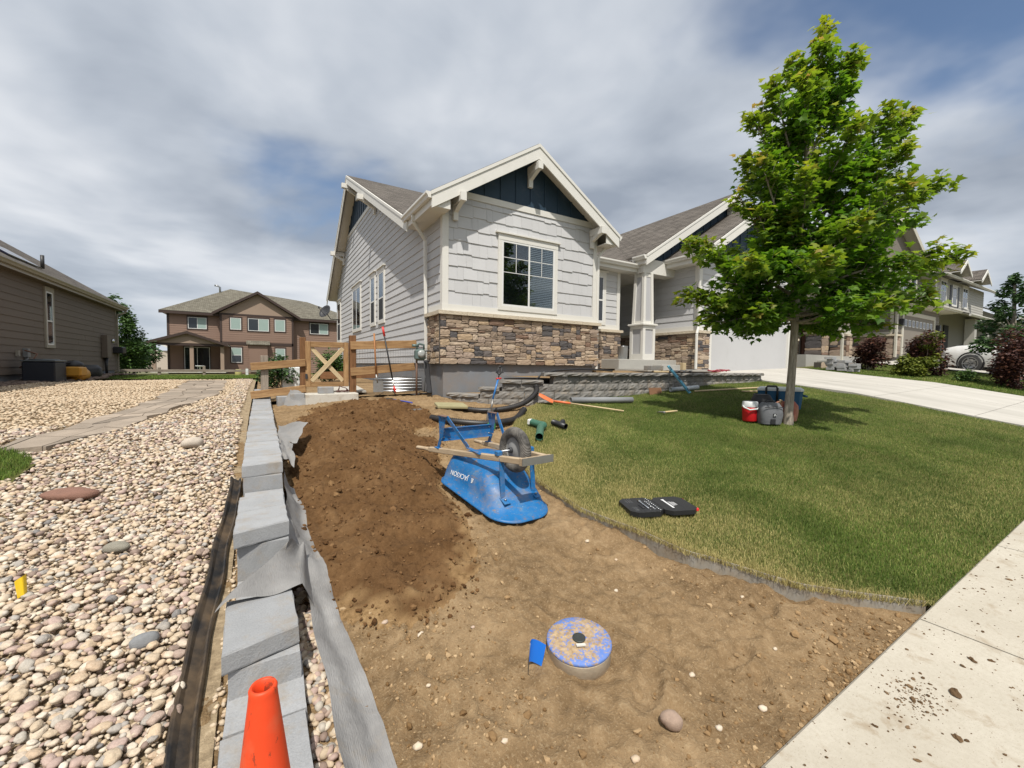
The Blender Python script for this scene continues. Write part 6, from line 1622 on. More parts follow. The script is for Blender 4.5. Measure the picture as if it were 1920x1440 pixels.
# plane of the flank at +Y: normal from two directions
pa, pb, pc = Vector((-.30, .305, .16)), Vector((.20, .275, .09)), Vector((-.25, .268, .265))
ex_ = (pb-pa).normalized(); nn = ex_.cross(pc-pa).normalized()
if nn.y < 0: nn = -nn
ey_ = nn.cross(ex_).normalized()
Mx = Matrix((( ex_.x, ey_.x, nn.x, 0), (ex_.y, ey_.y, nn.y, 0), (ex_.z, ey_.z, nn.z, 0), (0, 0, 0, 1)))
import mathutils
from mathutils.bvhtree import BVHTree
bv = BVHTree.FromPolygons([v.co.copy() for v in me_.vertices], [tuple(p_.vertices) for p_ in me_.polygons])
hit, hn, _, _ = bv.ray_cast(Vector((-.16, -.8, .175)), Vector((0, 1, 0)))
if hn.y > 0: hn = -hn
ex_ = Vector((1, 0, 0)); ex_ = (ex_-hn*ex_.dot(hn)).normalized(); ey_ = hn.cross(ex_)
Mx = Matrix((( ex_.x, ey_.x, hn.x, 0), (ex_.y, ey_.y, hn.y, 0), (ex_.z, ey_.z, hn.z, 0), (0, 0, 0, 1))); Mx.translation = hit+hn*.0025
lo_.matrix_basis = Mx
if ey_.z > 0: lo_.matrix_basis = Mx @ Matrix.Rotation(math.pi, 4, 'Z')
mb = MB()
for k in range(4): mb.cbox((-.195, .004+.010*(k-1.5), .001), (.03-.004*k, .006, .0012))
o = mb.build('emblem', M_WPRINT, tray, local=True); o.matrix_basis = lo_.matrix_basis
# handles: converge towards the nose, slope with the tray floor
W_ = wmat(wb)
def hp(x, s_):
    f = (x+.90)/1.46; return Vector((x, s_*(.345*(1-f)+.125*f), .355+.075*(x+.3)))
for s_ in (1, -1):
    hd = wbar('handle', W_ @ hp(-.70, s_), W_ @ hp(.58, s_), .042, .050, M_WBW, wb)
    mb = MB(); mb.tube([hp(-.71, s_), hp(-.78, s_), hp(-.93, s_), hp(-.945, s_)], [.022, .019, .020, .012], 10); mb.build('grip', M_WBW, wb, local=True)
HZ = lambda x: hp(x, 1).z
# nose guard joining the handle ends
mb = MB(); mb.bar(hp(.565, 1)+Vector((.02, .03, 0)), hp(.565, -1)+Vector((.02, -.03, 0)), .035, .055); mb.build('nose_board', M_WBW, wb, local=True)
mb = MB(); mb.bar(hp(.60, 1)+Vector((.012, .04, .0)), hp(.60, -1)+Vector((.012, -.04, 0)), .006, .06); mb.build('nose_plate', M_GALV, wb, local=True)
# legs: flat steel V frames with a cross plate
for s_ in (1, -1):
    mb = MB(); a, tp_, b = hp(-.56, s_)+Vector((0, 0, .025)), Vector((-.50, s_*.285, HZ(-.5)+.335)), hp(-.02, s_)+Vector((0, 0, .028)); y_ = Vector((0, s_*.01, 0))
    mb.bar(a+Vector((-.05, 0, 0)), a+Vector((.04, 0, 0)), .045, .006); mb.bar(a, a+Vector((.05, 0, .10)), .045, .007, (0, 1, 0)); mb.bar(a+Vector((.05, 0, .10)), tp_+Vector((-.045, 0, 0)), .045, .007, (0, 1, 0))
    mb.bar(tp_+Vector((-.05, 0, 0)), tp_+Vector((.10, 0, .0)), .045, .007, (0, 0, 1)); mb.bar(tp_+Vector((.10, 0, 0)), b+Vector((-.10, 0, .02)), .040, .007, (0, 1, 0)); mb.bar(b+Vector((-.11, 0, .02)), b+Vector((.12, 0, 0)), .040, .006, (0, 0, 1))
    mb.bar(tp_+Vector((.04, 0, -.005)), a+Vector((.055, 0, .11)), .06, .007, (0, 1, 0)); mb.build('leg', M_WB, wb, local=True)
    mb = MB(); mb.cbox(tp_+Vector((.03, 0, .006)), (.15, .05, .006)); mb.build('foot_shoe', simple('worn_foot', (.22, .14, .11), .6, .4, var=.3), wb, local=True)
mb = MB(); zc_ = HZ(-.5)+.155; mb.cbox((-.515, 0, zc_), (.006, .56, .115)); mb.cbox((-.505, 0, zc_+.06), (.03, .56, .006)); mb.cbox((-.505, 0, zc_-.06), (.03, .56, .006)); cp_ = mb.build('cross_plate', M_WB, wb, local=True)
for s_ in (1, -1):
    for dz_ in (-.03, .035):
        mb = MB(); mb.lathe([(.009, 0), (.009, .006), (.004, .009)], 8, (-.512, s_*.262, zc_+dz_), Matrix.Rotation(R(90), 3, 'Y')); mb.build('bolt', M_GALV, cp_, local=True)
# front braces from the handles down to the tray slope
for s_ in (1, -1):
    a, b = hp(.33, s_), Vector((.36, s_*.16, .085)); mb = MB(); mb.bar(a, b, .045, .007, (1, 0, 0)); mb.bar(b+Vector((-.02, 0, 0)), b+Vector((.07, 0, -.035)), .06, .006, (0, 0, 1)); br_ = mb.build('brace', M_WB, wb, local=True)
    mb = MB(); mb.lathe([(.011, 0), (.011, .006), (.004, .010)], 8, b+Vector((.035, 0, -.012))); mb.build('bolt', M_GALV, br_, local=True)
# wheel
wc = Vector((.30, 0, HZ(.30)+.055)); MR = Matrix.Rotation(R(90), 3, 'X')
M_TYRE = NT('dusty_tyre'); t = M_TYRE; p = t.coord('Object'); n1 = t.noise(p, 8, 6, .65); wv = t.node('ShaderNodeTexWave'); t.l.new(t.mapping(p, (1, 1, 1), rot=(0, .7, 0)), wv.inputs[0]); wv.inputs['Scale'].default_value = 26; wv.inputs['Distortion'].default_value = .5
c = t.ramp(n1, [(.35, (.05, .048, .045)), (.65, (.20, .185, .165))]); t.bump(wv.outputs['Fac'], .6, .006); M_TYRE = t.out(c, .85, spec=.2)
wh = MB(); prof = []
for k in range(25):
    a = 2*math.pi*k/24; prof.append((.148+.046*math.cos(a), .050*math.sin(a)))
wh.lathe(prof, 44, wc, MR, caps=False); wheel = wh.build('wheel', M_TYRE, wb, local=True)
mb = MB(); mb.lathe([(.022, .035), (.05, .030), (.085, .012), (.105, .016), (.112, .030), (.118, .030)], 40, wc, MR, caps=False); mb.lathe([(.118, -.030), (.112, -.030), (.105, -.016), (.085, -.012), (.05, -.030), (.022, -.035)], 40, wc, MR, caps=False)
mb.build('rim', simple('dusty_grey_rim', (.30, .30, .295), .5, .3, var=.2, nscale=9), wheel, local=True)
mb = MB(); mb.lathe([(.022, -.06), (.024, -.05), (.024, .05), (.022, .06)], 20, wc, MR); mb.build('hub', M_DISH, wheel, local=True)
mb = MB(); mb.lathe([(.009, -.17), (.009, .17)], 12, wc, MR); mb.build('axle', M_GALV, wb, local=True)
for s_ in (1, -1): mb = MB(); a = hp(.30, s_); mb.cbox((a.x, s_*.168, wc.z-.012), (.06, .05, .045), bev=.008); mb.build('axle_clamp', M_WB, wb, local=True)

# ================================================================== socket set case open on the lawn
cs = bpy.data.objects.new('tool_case', None); link(cs); cs.location = lz_(2.90, 2.37, .022); ca = Vector((3.187-2.66, 2.30-2.52, 0)).normalized(); cs.rotation_euler = (R(1.0), R(-1.2), math.atan2(ca.y, ca.x)); tag(cs, 'open black socket set case lying on the lawn by the edging', 'tool case')
M_CASE = simple('black_case_plastic', (.017, .017, .018), .5, var=.12, bump=.15, bscale=120); M_CHROME = simple('chrome_socket', (.62, .63, .64), .22, 1.0, var=.1)
def rrect(x0, x1, y0, y1, ch): return [(x0+ch, y0), (x1-ch, y0), (x1, y0+ch), (x1, y1-ch), (x1-ch, y1), (x0+ch, y1), (x0, y1-ch), (x0, y0+ch)]
mb = MB(); mb.prism([(x, y, -.01) for x, y in rrect(-.295, -.006, -.17, .17, .05)], (0, 0, .042)); hl = mb.build('base_half', M_CASE, cs, local=True)
mb = MB(); mb.prism([(x, y, -.01) for x, y in rrect(.006, .295, -.17, .17, .05)], (0, 0, .036)); lh = mb.build('lid_half', M_CASE, cs, local=True)
for i in range(10):
    mb = MB(); r_ = .0085-.0002*i; mb.lathe([(r_*.6, .0325), (r_, .0325), (r_, .038), (r_*.55, .0385)], 12, (-.045, -.140+.030*i, 0)); mb.build('socket', M_CHROME, hl, local=True)
for i in range(8):
    mb = MB(); r_ = .0075; mb.lathe([(r_*.6, .0325), (r_, .0325), (r_, .038), (r_*.55, .0385)], 12, (-.08, -.115+.026*i, 0)); mb.build('socket', M_CHROME, hl, local=True)
mb = MB(); mb.tube([(-.13, -.11, .038), (-.13, .03, .038), (-.13, .06, .038), (-.13, .085, .038)], [.006, .006, .013, .013], 10); mb.build('ratchet', M_CHROME, hl, local=True)
mb = MB(); mb.cbox((-.165, -.045, .036), (.022, .09, .008), bev=.003); mb.build('driver', M_BLK, hl, local=True)
for i in range(12):
    mb = MB(); mb.cbox((-.20-.022*(i % 3), .06+.022*(i//3), .034), (.012, .006, .006)); mb.build('bit', M_CHROME, hl, local=True)
for i in range(5):
    mb = MB(); mb.cbox((-.235, -.12+.016*i, .034), (.035, .005, .006)); mb.build('hex_key', M_CHROME, hl, local=True)
def print_text(body, size, loc, rot, parent, mat, name='lettering'):
    o = text_mesh(name, body, size, mat, parent); o.location = loc; o.rotation_euler = rot; return o
    fc = bpy.data.curves.new('lettering', 'FONT'); fc.body = body; fc.size = size; fc.extrude = .0003; fc.align_x = al; fc.align_y = 'CENTER'; fc.materials.append(mat); o = bpy.data.objects.new('lettering', fc); link(o); o.parent = parent; o.location = loc; o.rotation_euler = rot; return o
M_PRINT = simple('white_ink', (.66, .66, .66), .5)
mb = MB(); mb.cbox((.10, -.0, .0268), (.017, .19, .0012)); mb.build('printed_bar', M_PRINT, lh, local=True)
mb = MB(); mb.cbox((.1, .10, .0268), (.024, .02, .0013)); mb.build('printed_mark', M_PRINT, lh, local=True)
for k in range(4): mb = MB(); mb.cbox((.125+.013*k, .0, .0266), (.005, .10-.01*k, .001)); mb.build('printed_line', M_PRINT, lh, local=True)
for y_ in (-.115, .115): mb = MB(); mb.cbox((.293, y_, .008), (.035, .03, .026), bev=.005); mb.build('latch', simple('red_latch', (.68, .03, .03), .4), lh, local=True)
mb = MB(); mb.cbox((.20, .0, .0262), (.028, .12, .002), bev=.0008); mb.build('handle_slot', M_BLK, lh, local=True)

# ================================================================== young maple on the lawn
TX, TY = 7.45, 3.50; TZ = float(lawn_z(TX, TY))-.05
tree = thing('maple_tree', 'young green maple tree with slim grey trunk on the front lawn', 'tree', (TX, TY, TZ))
M_BARK = NT('maple_bark'); t = M_BARK; p = t.coord('Object'); n1 = t.noise(t.mapping(p, (9, 9, 1.6)), 3, 6, .65); c = t.ramp(n1, [(.32, (.16, .135, .105)), (.6, (.36, .32, .265)), (.75, (.46, .42, .36))]); t.bump(n1, .7, .012); M_BARK = t.out(c, .9, spec=.15)
t = NT('maple_leaf'); r_ = t.attr('tone'); y_ = t.attr('young')
c = t.ramp(r_, [(0.0, (.050, .125, .017)), (.5, (.10, .215, .027)), (1.0, (.175, .31, .042))])
c = t.mix(t.math('MULTIPLY', y_, .9), c, t.ramp(r_, [(0.0, (.22, .29, .035)), (.75, (.32, .33, .05)), (1.0, (.40, .24, .09))]))
t.put(t.bsdf.inputs['Base Color'], c); t.bsdf.inputs['Roughness'].default_value = .5; t.bsdf.inputs['Specular IOR Level'].default_value = .35
tl = t.node('ShaderNodeBsdfTranslucent'); t.l.new(t.hsv(c, .49, 1.1, 1.5), tl.inputs[0]); ms = t.node('ShaderNodeMixShader'); ms.inputs[0].default_value = .5
t.l.new(t.bsdf.outputs[0], ms.inputs[1]); t.l.new(tl.outputs[0], ms.inputs[2]); t.l.new(ms.outputs[0], t.n['Material Output'].inputs[0]); M_LEAF = t.mat
right_ = Vector((rgt.x, rgt.y, 0)); toward = Vector((-fwd.x, -fwd.y, 0)).normalized()
def T3(a, h, d=0.0):
    """a metres sideways, h above the base, d towards the street side"""
    return Vector((TX, TY, TZ))+right_*a+toward*d+Vector((0, 0, h))
trunk_pts = [T3(0, -.1), T3(.0, .25), T3(.03, 1.0), T3(.05, 1.9), T3(.08, 3.0), T3(.13, 4.1), T3(.22, 5.0), T3(.30, 5.95), T3(.36, 6.42)]
trunk_r = [.092, .066, .058, .053, .044, .036, .024, .012, .005]
def spine(pts, n_):
    P = []
    for i in range(len(pts)-1):
        p0, p1, p2, p3 = pts[max(i-1, 0)], pts[i], pts[i+1], pts[min(i+2, len(pts)-1)]
        for k in range(n_):
            f = k/n_; P.append(.5*((2*p1)+(p2-p0)*f+(2*p0-5*p1+4*p2-p3)*f*f+(3*p1-p0-3*p2+p3)*f**3))
    P.append(pts[-1]); return P
tp = spine(trunk_pts, 4); tr_ = list(np.interp(np.linspace(0, 8, len(tp)), range(9), trunk_r))
mb = MB(); mb.tube(tp, tr_, 14); trunk = mb.build('trunk', M_BARK, tree)
def at_h(h):
    for a, b in zip(tp[:-1], tp[1:]):
        if a.z-TZ <= h <= b.z-TZ: return a.lerp(b, (h-(a.z-TZ))/max(b.z-a.z, 1e-6))
    return tp[-1].copy()
# main limbs: (leaves trunk at, tip sideways, tip height, tip depth)
limbs = [(1.75,-1.95,3.05,.2),(1.75,-1.9,2.25,-.1),(1.85,2.75,2.85,.3),(1.85,2.2,2.3,-.4),(1.75,-1.0,1.85,.6),(1.7,.4,1.9,1.4),(2.2,2.25,4.0,.35),(2.1,-1.25,3.2,-.7),(2.2,1.5,2.7,1.1),(2.1,-.55,2.55,1.4),
         (2.5,2.0,4.1,-.4),(2.7,-.95,4.3,.4),(3.0,1.75,5.15,.2),(2.6,.8,3.6,1.25),(2.9,-.7,4.7,-.5),(3.2,.85,4.9,-.7),(3.3,-.9,5.1,.1),(3.5,1.2,5.0,.5),(3.8,-.65,5.6,.2),(4.1,-.3,5.5,.45),(4.3,.75,5.8,.0),(4.6,-.12,6.15,-.15),(4.8,.62,6.0,.2),(5.2,.22,6.3,.1),
         (1.9,.9,2.5,-1.5),(2.3,-.35,3.3,-1.4),(2.9,.3,4.3,-1.2),(1.85,-1.1,2.3,-1.0),(1.8,1.6,2.1,.9),(2.3,-1.3,2.6,.8),(3.3,.2,4.6,.95),(1.7,-.4,1.75,-.9),(1.75,.9,1.8,-.6),(2.4,1.3,3.4,-.9),(2.9,1.25,4.3,.75),(1.8,-1.5,2.05,.35),(2.1,-.9,3.5,.3),(2.2,-.45,3.4,.5),(2.3,-1.05,3.85,.0),(1.75,-1.6,1.8,.1),(1.7,1.3,1.75,.3),(2.2,.1,3.1,1.2),(2.5,-.5,3.9,.9)]
leafP = []; leafD = []; leafY = []; twigs = []
rl = random.Random(11)
lm = MB()
for k, (h0, a, h, d) in enumerate(limbs):
    s0 = at_h(h0); tip = T3((a*.86 if a > 0 else a*.93)+.05, h*.965, d*.9); mid = s0.lerp(tip, .5)+Vector((0, 0, -.10*(tip-s0).length*.5+(.12 if h-h0 < 1 else -.05))); q1 = s0.lerp(tip, .25)+Vector((0, 0, .0))
    P = spine([s0, q1, mid, s0.lerp(tip, .8)+Vector((0, 0, -.05)), tip], 4); L = (tip-s0).length; r0 = .012+.011*L
    lb = MB(); lb.tube(P, list(np.linspace(r0, .004, len(P))), 7); lb.build('limb', M_BARK, tree)
    n_ = int(13+L*12)
    for i in range(n_):
        f = .22+.78*(i+rl.random())/n_; b0 = P[min(int(f*(len(P)-1)), len(P)-1)]; dr = (tip-s0).normalized()
        sd = Vector((rl.gauss(0, 1), rl.gauss(0, 1), rl.gauss(.15, .7))); sd = (sd-dr*sd.dot(dr)).normalized(); ln = (.62*(1-f)+.20)*rl.uniform(.55, 1.15)*min(1.0, .45+L*.3)
        e = b0+(dr*.75+sd*.75+Vector((0, 0, .18))).normalized()*ln
        twigs.append((b0, e)); m_ = max(7, int(ln*47))
        for j in range(m_):
            g = .25+.75*(j+rl.random())/m_; q = b0.lerp(e, g)+Vector((rl.gauss(0, .05), rl.gauss(0, .05), rl.gauss(-.015, .045))); leafP.append(q); leafD.append((e-b0).normalized()); leafY.append(max(0, f-.55)*1.5*g*(1.0 if h > 2.2 else .7)+(.25 if rl.random() < .06 else 0))
    for j in range(9): leafP.append(tip+Vector((rl.gauss(0, .06), rl.gauss(0, .06), rl.gauss(0, .07)))); leafD.append(dr); leafY.append(.9)
for i in range(260):   # leader
    h = rl.uniform(4.2, 6.52); b0 = at_h(min(h, 6.4)); rr = .06+.30*(6.6-h)/2.4; q = b0+Vector((rl.gauss(0, rr*.6), rl.gauss(0, rr*.6), rl.gauss(0, .06))); leafP.append(q); leafD.append(Vector((rl.gauss(0, .4), rl.gauss(0, .4), 1)).normalized()); leafY.append(.35+.5*(h > 6.05))
for b0, e in twigs: lm.tube([b0, b0.lerp(e, .5), e], [.0055, .004, .002], 4)
kind(lm.build('twigs', M_BARK, tree), 'stuff')
LEAF2 = np.array([(0, 0), (.16, .02), (.44, -.02), (.36, .18), (.52, .42), (.26, .42), (.16, .60), (0, 1.0), (-.16, .60), (-.26, .42), (-.52, .42), (-.36, .18), (-.44, -.02), (-.16, .02)])
LF = np.array([(0, 1, 3), (1, 2, 3), (0, 3, 5), (3, 4, 5), (0, 5, 6), (0, 6, 8), (6, 7, 8), (0, 8, 9), (0, 9, 11), (9, 10, 11), (0, 11, 13), (11, 12, 13)])
def leaves(name, P, D, young, size, mat, parent, rng_=rng, shape=LEAF2, faces=LF, droop=.45, inv=None):
    n = len(P); P = np.array(P); D = np.array(D); s_ = rng_.uniform(*size, n)
    az = rng_.uniform(0, 2*math.pi, n); ax_ = np.stack([np.cos(az), np.sin(az), -droop*np.abs(rng_.normal(0, 1, n))], -1)+.45*D; ax_ /= np.linalg.norm(ax_, axis=1)[:, None]
    up = np.stack([rng_.normal(0, .55, n), rng_.normal(0, .55, n), np.ones(n)], -1); sd = np.cross(ax_, up); sd /= np.linalg.norm(sd, axis=1)[:, None]; nr = np.cross(sd, ax_)
    k = len(shape); curl = rng_.uniform(.05, .35, n)
    X = shape[None, :, 0]*s_[:, None]; Y = shape[None, :, 1]*s_[:, None]; Z = -(np.abs(shape[None, :, 0])*curl[:, None]+shape[None, :, 1]**2*curl[:, None]*.6)*s_[:, None]
    V = P[:, None, :]+X[..., None]*sd[:, None, :]+Y[..., None]*ax_[:, None, :]+Z[..., None]*nr[:, None, :]
    V = V.reshape(-1, 3)
    if inv is not None: V = V-np.array(inv)
    F = (faces[None]+(np.arange(n)*k)[:, None, None]).reshape(-1, 3)
    return np_mesh(name, V, F, mat, parent, False, {'tone': np.repeat(rng_.uniform(0, 1, n), k), 'young': np.repeat(np.clip(young, 0, 1), k)})
crown = leaves('crown', leafP, leafD, np.array(leafY), (.085, .14), M_LEAF, tree, inv=(TX, TY, TZ))

# ================================================================== coolers and bags at the foot of the tree
def on_lawn(x, y, h=0.0): return (x, y, float(lawn_z(x, y))+h)
ck = bpy.data.objects.new('cooler', None); link(ck); ck.location = on_lawn(8.50, 4.16); ck.rotation_euler = (0, 0, math.atan2(3.86-4.42, 8.68-8.40)); tag(ck, 'large blue cooler with white lid beside the maple trunk', 'cooler')
M_CBLUE = simple('cooler_blue', (.012, .085, .18), .45, var=.1); M_CWHITE = simple('cooler_white', (.62, .64, .63), .45, var=.06)
mb = MB(); P8 = lambda a, b, c_: [(-a+c_, -b), (a-c_, -b), (a, -b+c_), (a, b-c_), (a-c_, b), (-a+c_, b), (-a, b-c_), (-a, -b+c_)]
def loft8(mb, secs):
    n8 = 8; V = [(x, y, z) for z, pts in secs for x, y in pts]; F = [(i*n8+k, i*n8+(k+1) % n8, (i+1)*n8+(k+1) % n8, (i+1)*n8+k) for i in range(len(secs)-1) for k in range(n8)]+[tuple(range(7, -1, -1)), tuple((len(secs)-1)*n8+k for k in range(n8))]; mb.raw(V, F)
loft8(mb, [(0, P8(.33, .18, .04)), (.30, P8(.36, .205, .05)), (.33, P8(.365, .21, .05))]); mb.build('body', M_CBLUE, ck, local=True)
mb = MB(); loft8(mb, [(.333, P8(.372, .217, .05)), (.37, P8(.372, .217, .05)), (.40, P8(.33, .18, .05))]); mb.build('lid', M_CWHITE, ck, local=True)
for s_ in (-1, 1): mb = MB(); mb.tube([(s_*.365, -.10, .25), (s_*.42, -.10, .24), (s_*.42, .10, .24), (s_*.365, .10, .25)], .016, 8); mb.build('handle', M_BLK if s_ < 0 else M_CBLUE, ck, local=True)
mb = MB(); mb.tube([(-.22, -.225, .12), (-.22, -.235, .38), (-.20, -.235, .42), (-.06, -.235, .42), (-.04, -.235, .38), (-.04, -.225, .12)], .018, 8); mb.build('tow_handle', M_BLK, ck, local=True)
jg = thing('drink_jug', 'red insulated drink jug with white lid and handle on the lawn', 'jug', on_lawn(6.96, 3.86))
M_JRED = simple('jug_red', (.55, .012, .018), .4, var=.08)
mb = MB(); mb.lathe([(.10, 0), (.108, .015), (.118, .22), (.118, .235)], 32); mb.build('body', M_JRED, jg, local=True)
mb = MB(); mb.lathe([(.120, .236), (.122, .25), (.118, .315), (.108, .328), (.03, .332)], 32); mb.build('lid', M_CWHITE, jg, local=True)
mb = MB(); a_ = Vector((-rgt.x, -rgt.y, 0)); f_ = Vector((-fwd.x, -fwd.y, 0)); mb.tube([tuple(a_*.12+Vector((0, 0, .26))), tuple(a_*.135+f_*.06+Vector((0, 0, .235))), tuple(a_*.08+f_*.14+Vector((0, 0, .20))), tuple(a_*-.03+f_*.15+Vector((0, 0, .215))), tuple(a_*-.11+f_*.08+Vector((0, 0, .26))), tuple(a_*-.12+Vector((0, 0, .28)))], .013, 8); mb.build('handle', M_CWHITE, jg, local=True)
def soft_bag(name, label, x, y, w, d, h, rz, mat, cat='bag'):
    b_ = thing(name, label, cat, on_lawn(x, y), rz); mb = MB(); P = []
    for i in range(14):
        f = i/13; z = h*f; k = .90+.12*math.sin(f*math.pi)-.22*max(0, f-.78)/.22; row_ = []
        for j in range(28):
            a = 2*math.pi*j/28; ce, se = math.cos(a), math.sin(a); sq = (abs(ce)**3.2+abs(se)**3.2)**(-1/3.2)
            row_.append((w/2*k*sq*ce*(1+.03*mnoise.noise(Vector((ce*2, se*2, f*3)))), d/2*k*sq*se*(1+.05*mnoise.noise(Vector((ce*2+5, se*2, f*3)))), z))
        P.append(row_+[row_[0]])
    mb.grid(P); mb.raw(P[-1][:-1], [tuple(range(28))]); mb.build('body', mat, b_, local=True); return b_
rzb = math.atan2(rgt.y, rgt.x)
M_BAGG = simple('grey_canvas', (.13, .135, .145), .8, var=.2, nscale=10, bump=.5, bscale=12, bdist=.02)
bg = soft_bag('lunch_bag', 'grey zippered lunch bag with black base patch between red jug and trunk', 7.10, 3.62, .36, .26, .34, rzb, M_BAGG)
mb = MB(); mb.tube([(-.16, -.135, .27), (0, -.15, .29), (.16, -.135, .27)], .006, 6); mb.build('zipper', M_BLK, bg, local=True)
mb = MB(); mb.cbox((.0, -.140, .15), (.05, .006, .05), bev=.001); mb.build('badge', M_BLK, bg, local=True); mb = MB(); mb.cbox((-.008, -.144, .15), (.008, .003, .034), Matrix.Rotation(R(20), 3, 'Y')); mb.cbox((.01, -.144, .15), (.008, .003, .034), Matrix.Rotation(R(-30), 3, 'Y')); mb.build('emblem', M_CWHITE, bg, local=True)
mb = MB(); mb.cbox((-.02, -.136, .045), (.075, .012, .085), bev=.003); mb.build('patch', M_BLK, bg, local=True)
mb = MB(); mb.tube([(-.08, 0, .31), (-.05, -.02, .37), (.05, -.02, .37), (.08, 0, .31)], .011, 8); mb.build('strap', M_BLK, bg, local=True)
soft_bag('black_bag', 'slumped black bag between grey lunch bag and blue cooler', 7.42, 3.92, .34, .22, .40, rzb, simple('black_nylon', (.016, .017, .019), .6, var=.3, bump=.4, bscale=14))
rb_ = soft_bag('red_bag', 'faded red drawstring bag leaning behind the maple trunk', 7.56, 3.60, .40, .16, .33, rzb, simple('faded_red_cloth', (.30, .055, .05), .8, var=.45, nscale=7, dirt=(.45, .28, .16), dirt_amt=.8, dirt_scale=5))
mb = MB(); mb.tube([(-.12, -.05, .30), (-.14, -.07, .36), (-.10, -.06, .34)], .012, 6); mb.build('knot', M_PALEW, rb_, local=True)
# ================================================================== neighbour across the pebbles
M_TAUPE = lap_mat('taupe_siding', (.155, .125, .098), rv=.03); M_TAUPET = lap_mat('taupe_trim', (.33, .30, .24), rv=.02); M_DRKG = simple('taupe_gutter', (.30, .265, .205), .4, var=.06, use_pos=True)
nb = thing('neighbour_house', 'single-storey taupe house with long side wall and narrow upright window', 'house', (-6.0, 20, .9))
FN = Frame((-6.0, 0, 0), (0, 1, 0), (1, 0, 0))
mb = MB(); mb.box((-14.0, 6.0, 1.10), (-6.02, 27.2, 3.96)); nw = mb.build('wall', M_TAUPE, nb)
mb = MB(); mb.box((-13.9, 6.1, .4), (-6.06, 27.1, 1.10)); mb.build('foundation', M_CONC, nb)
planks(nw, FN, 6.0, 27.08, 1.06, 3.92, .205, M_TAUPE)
fbox('corner_board', FN, 27.08, 27.22, 1.06, 3.92, -.01, .03, M_TAUPET, nb)
roof_plane(nb, [(-5.70, 5.4, 4.16), (-5.70, 27.5, 4.16), (-10.0, 27.5, 6.9), (-10.0, 5.4, 6.9)], lambda p: (p[1], p[0]*1.13), M_SHING)
roof_plane(nb, [(-10.0, 5.4, 6.9), (-10.0, 27.5, 6.9), (-14.3, 27.5, 4.16), (-14.3, 5.4, 4.16)], lambda p: (p[1], p[0]*1.13), M_SHING)
gutter(nb, (-5.70, 5.4, 4.12), (-5.70, 27.55, 4.12), .13, .13, M_DRKG, (1, 0, 0))
abox('fascia', (-5.725, 5.4, 3.91), (-5.703, 27.5, 4.10), M_DRKG, nb); abox('eave_soffit', (-6.0, 5.4, 3.92), (-5.725, 27.5, 3.945), M_TAUPE, nb)
mb = MB(); mb.prism([(-14, 27.2, 3.9), (-6.05, 27.2, 3.9), (-10, 27.2, 6.6)], (0, -.1, 0)); mb.build('gable_wall', M_TAUPE, nb)
downspout(nb, [(-5.64, 27.4, 4.0), (-5.66, 27.35, 3.85), (-5.93, 27.15, 3.7), (-5.93, 27.15, .95)], M_DRKG)
M_PURP = simple('violet_curtain', (.07, .022, .07), .7)
w_ = window(nb, FN, 19.48, 19.98, 1.98, 3.72, .10, tmat=M_TAUPET, hsplit=.45, pane_mats=[M_GLASS], header=False)
fbox('curtain', FN, 19.68, 19.93, 2.03, 3.5, .029, .033, M_PURP, w_)
mb = MB(); mb.tube([(-6.35, 20.6, 4.6), (-6.35, 20.6, 5.05)], .05, 10); mb.build('vent_pipe', M_PIPE, nb)
for k in range(2):
    mb = MB(); a, b = 17.6+k*1.1, 18.65+k*1.1; mb.prism([(-6.1, a, 4.44), (-6.1, b, 4.44), (-6.9, b, 4.95), (-6.9, a, 4.95)], (.02, 0, .035)); mb.build('solar_panel', simple('solar_cell', (.012, .012, .03), .15, spec=.8), nb)
mb = MB(); mb.cbox((-5.88, 25.2, 2.12), (.2, .55, 1.0), bev=.01); mb.build('meter_box', M_TAUPE, nb)
mb = MB(); mb.lathe([(.09, 0), (.09, .1), (.02, .12)], 16, (-5.90, 26.0, 2.40), Matrix.Rotation(R(90), 3, 'Y')); mb.build('electric_meter', M_CHROME, nb)
mb = MB(); mb.tube([(-5.9, 25.2, 1.62), (-5.9, 25.2, 1.25), (-5.9, 25.25, .9)], [.08, .05, .045], 10); mb.build('conduit', M_PIPE, nb)
mb = MB(); mb.cbox((-5.85, 26.9, 2.0), (.45, .6, .32), bev=.04); mb.build('vent_hood', M_BLK, nb)
mb = MB(); mb.cbox((-5.93, 17.95, 1.68), (.12, .16, .26), bev=.01); mb.tube([(-5.93, 17.95, 1.55), (-5.93, 17.95, .85)], .04, 8); mb.build('disconnect_box', simple('box_grey', (.22, .225, .22), .5), nb)
mb = MB(); mb.cbox((-5.95, 17.5, 1.66), (.06, .1, .16)); mb.build('outlet_box', M_TAUPET, nb)
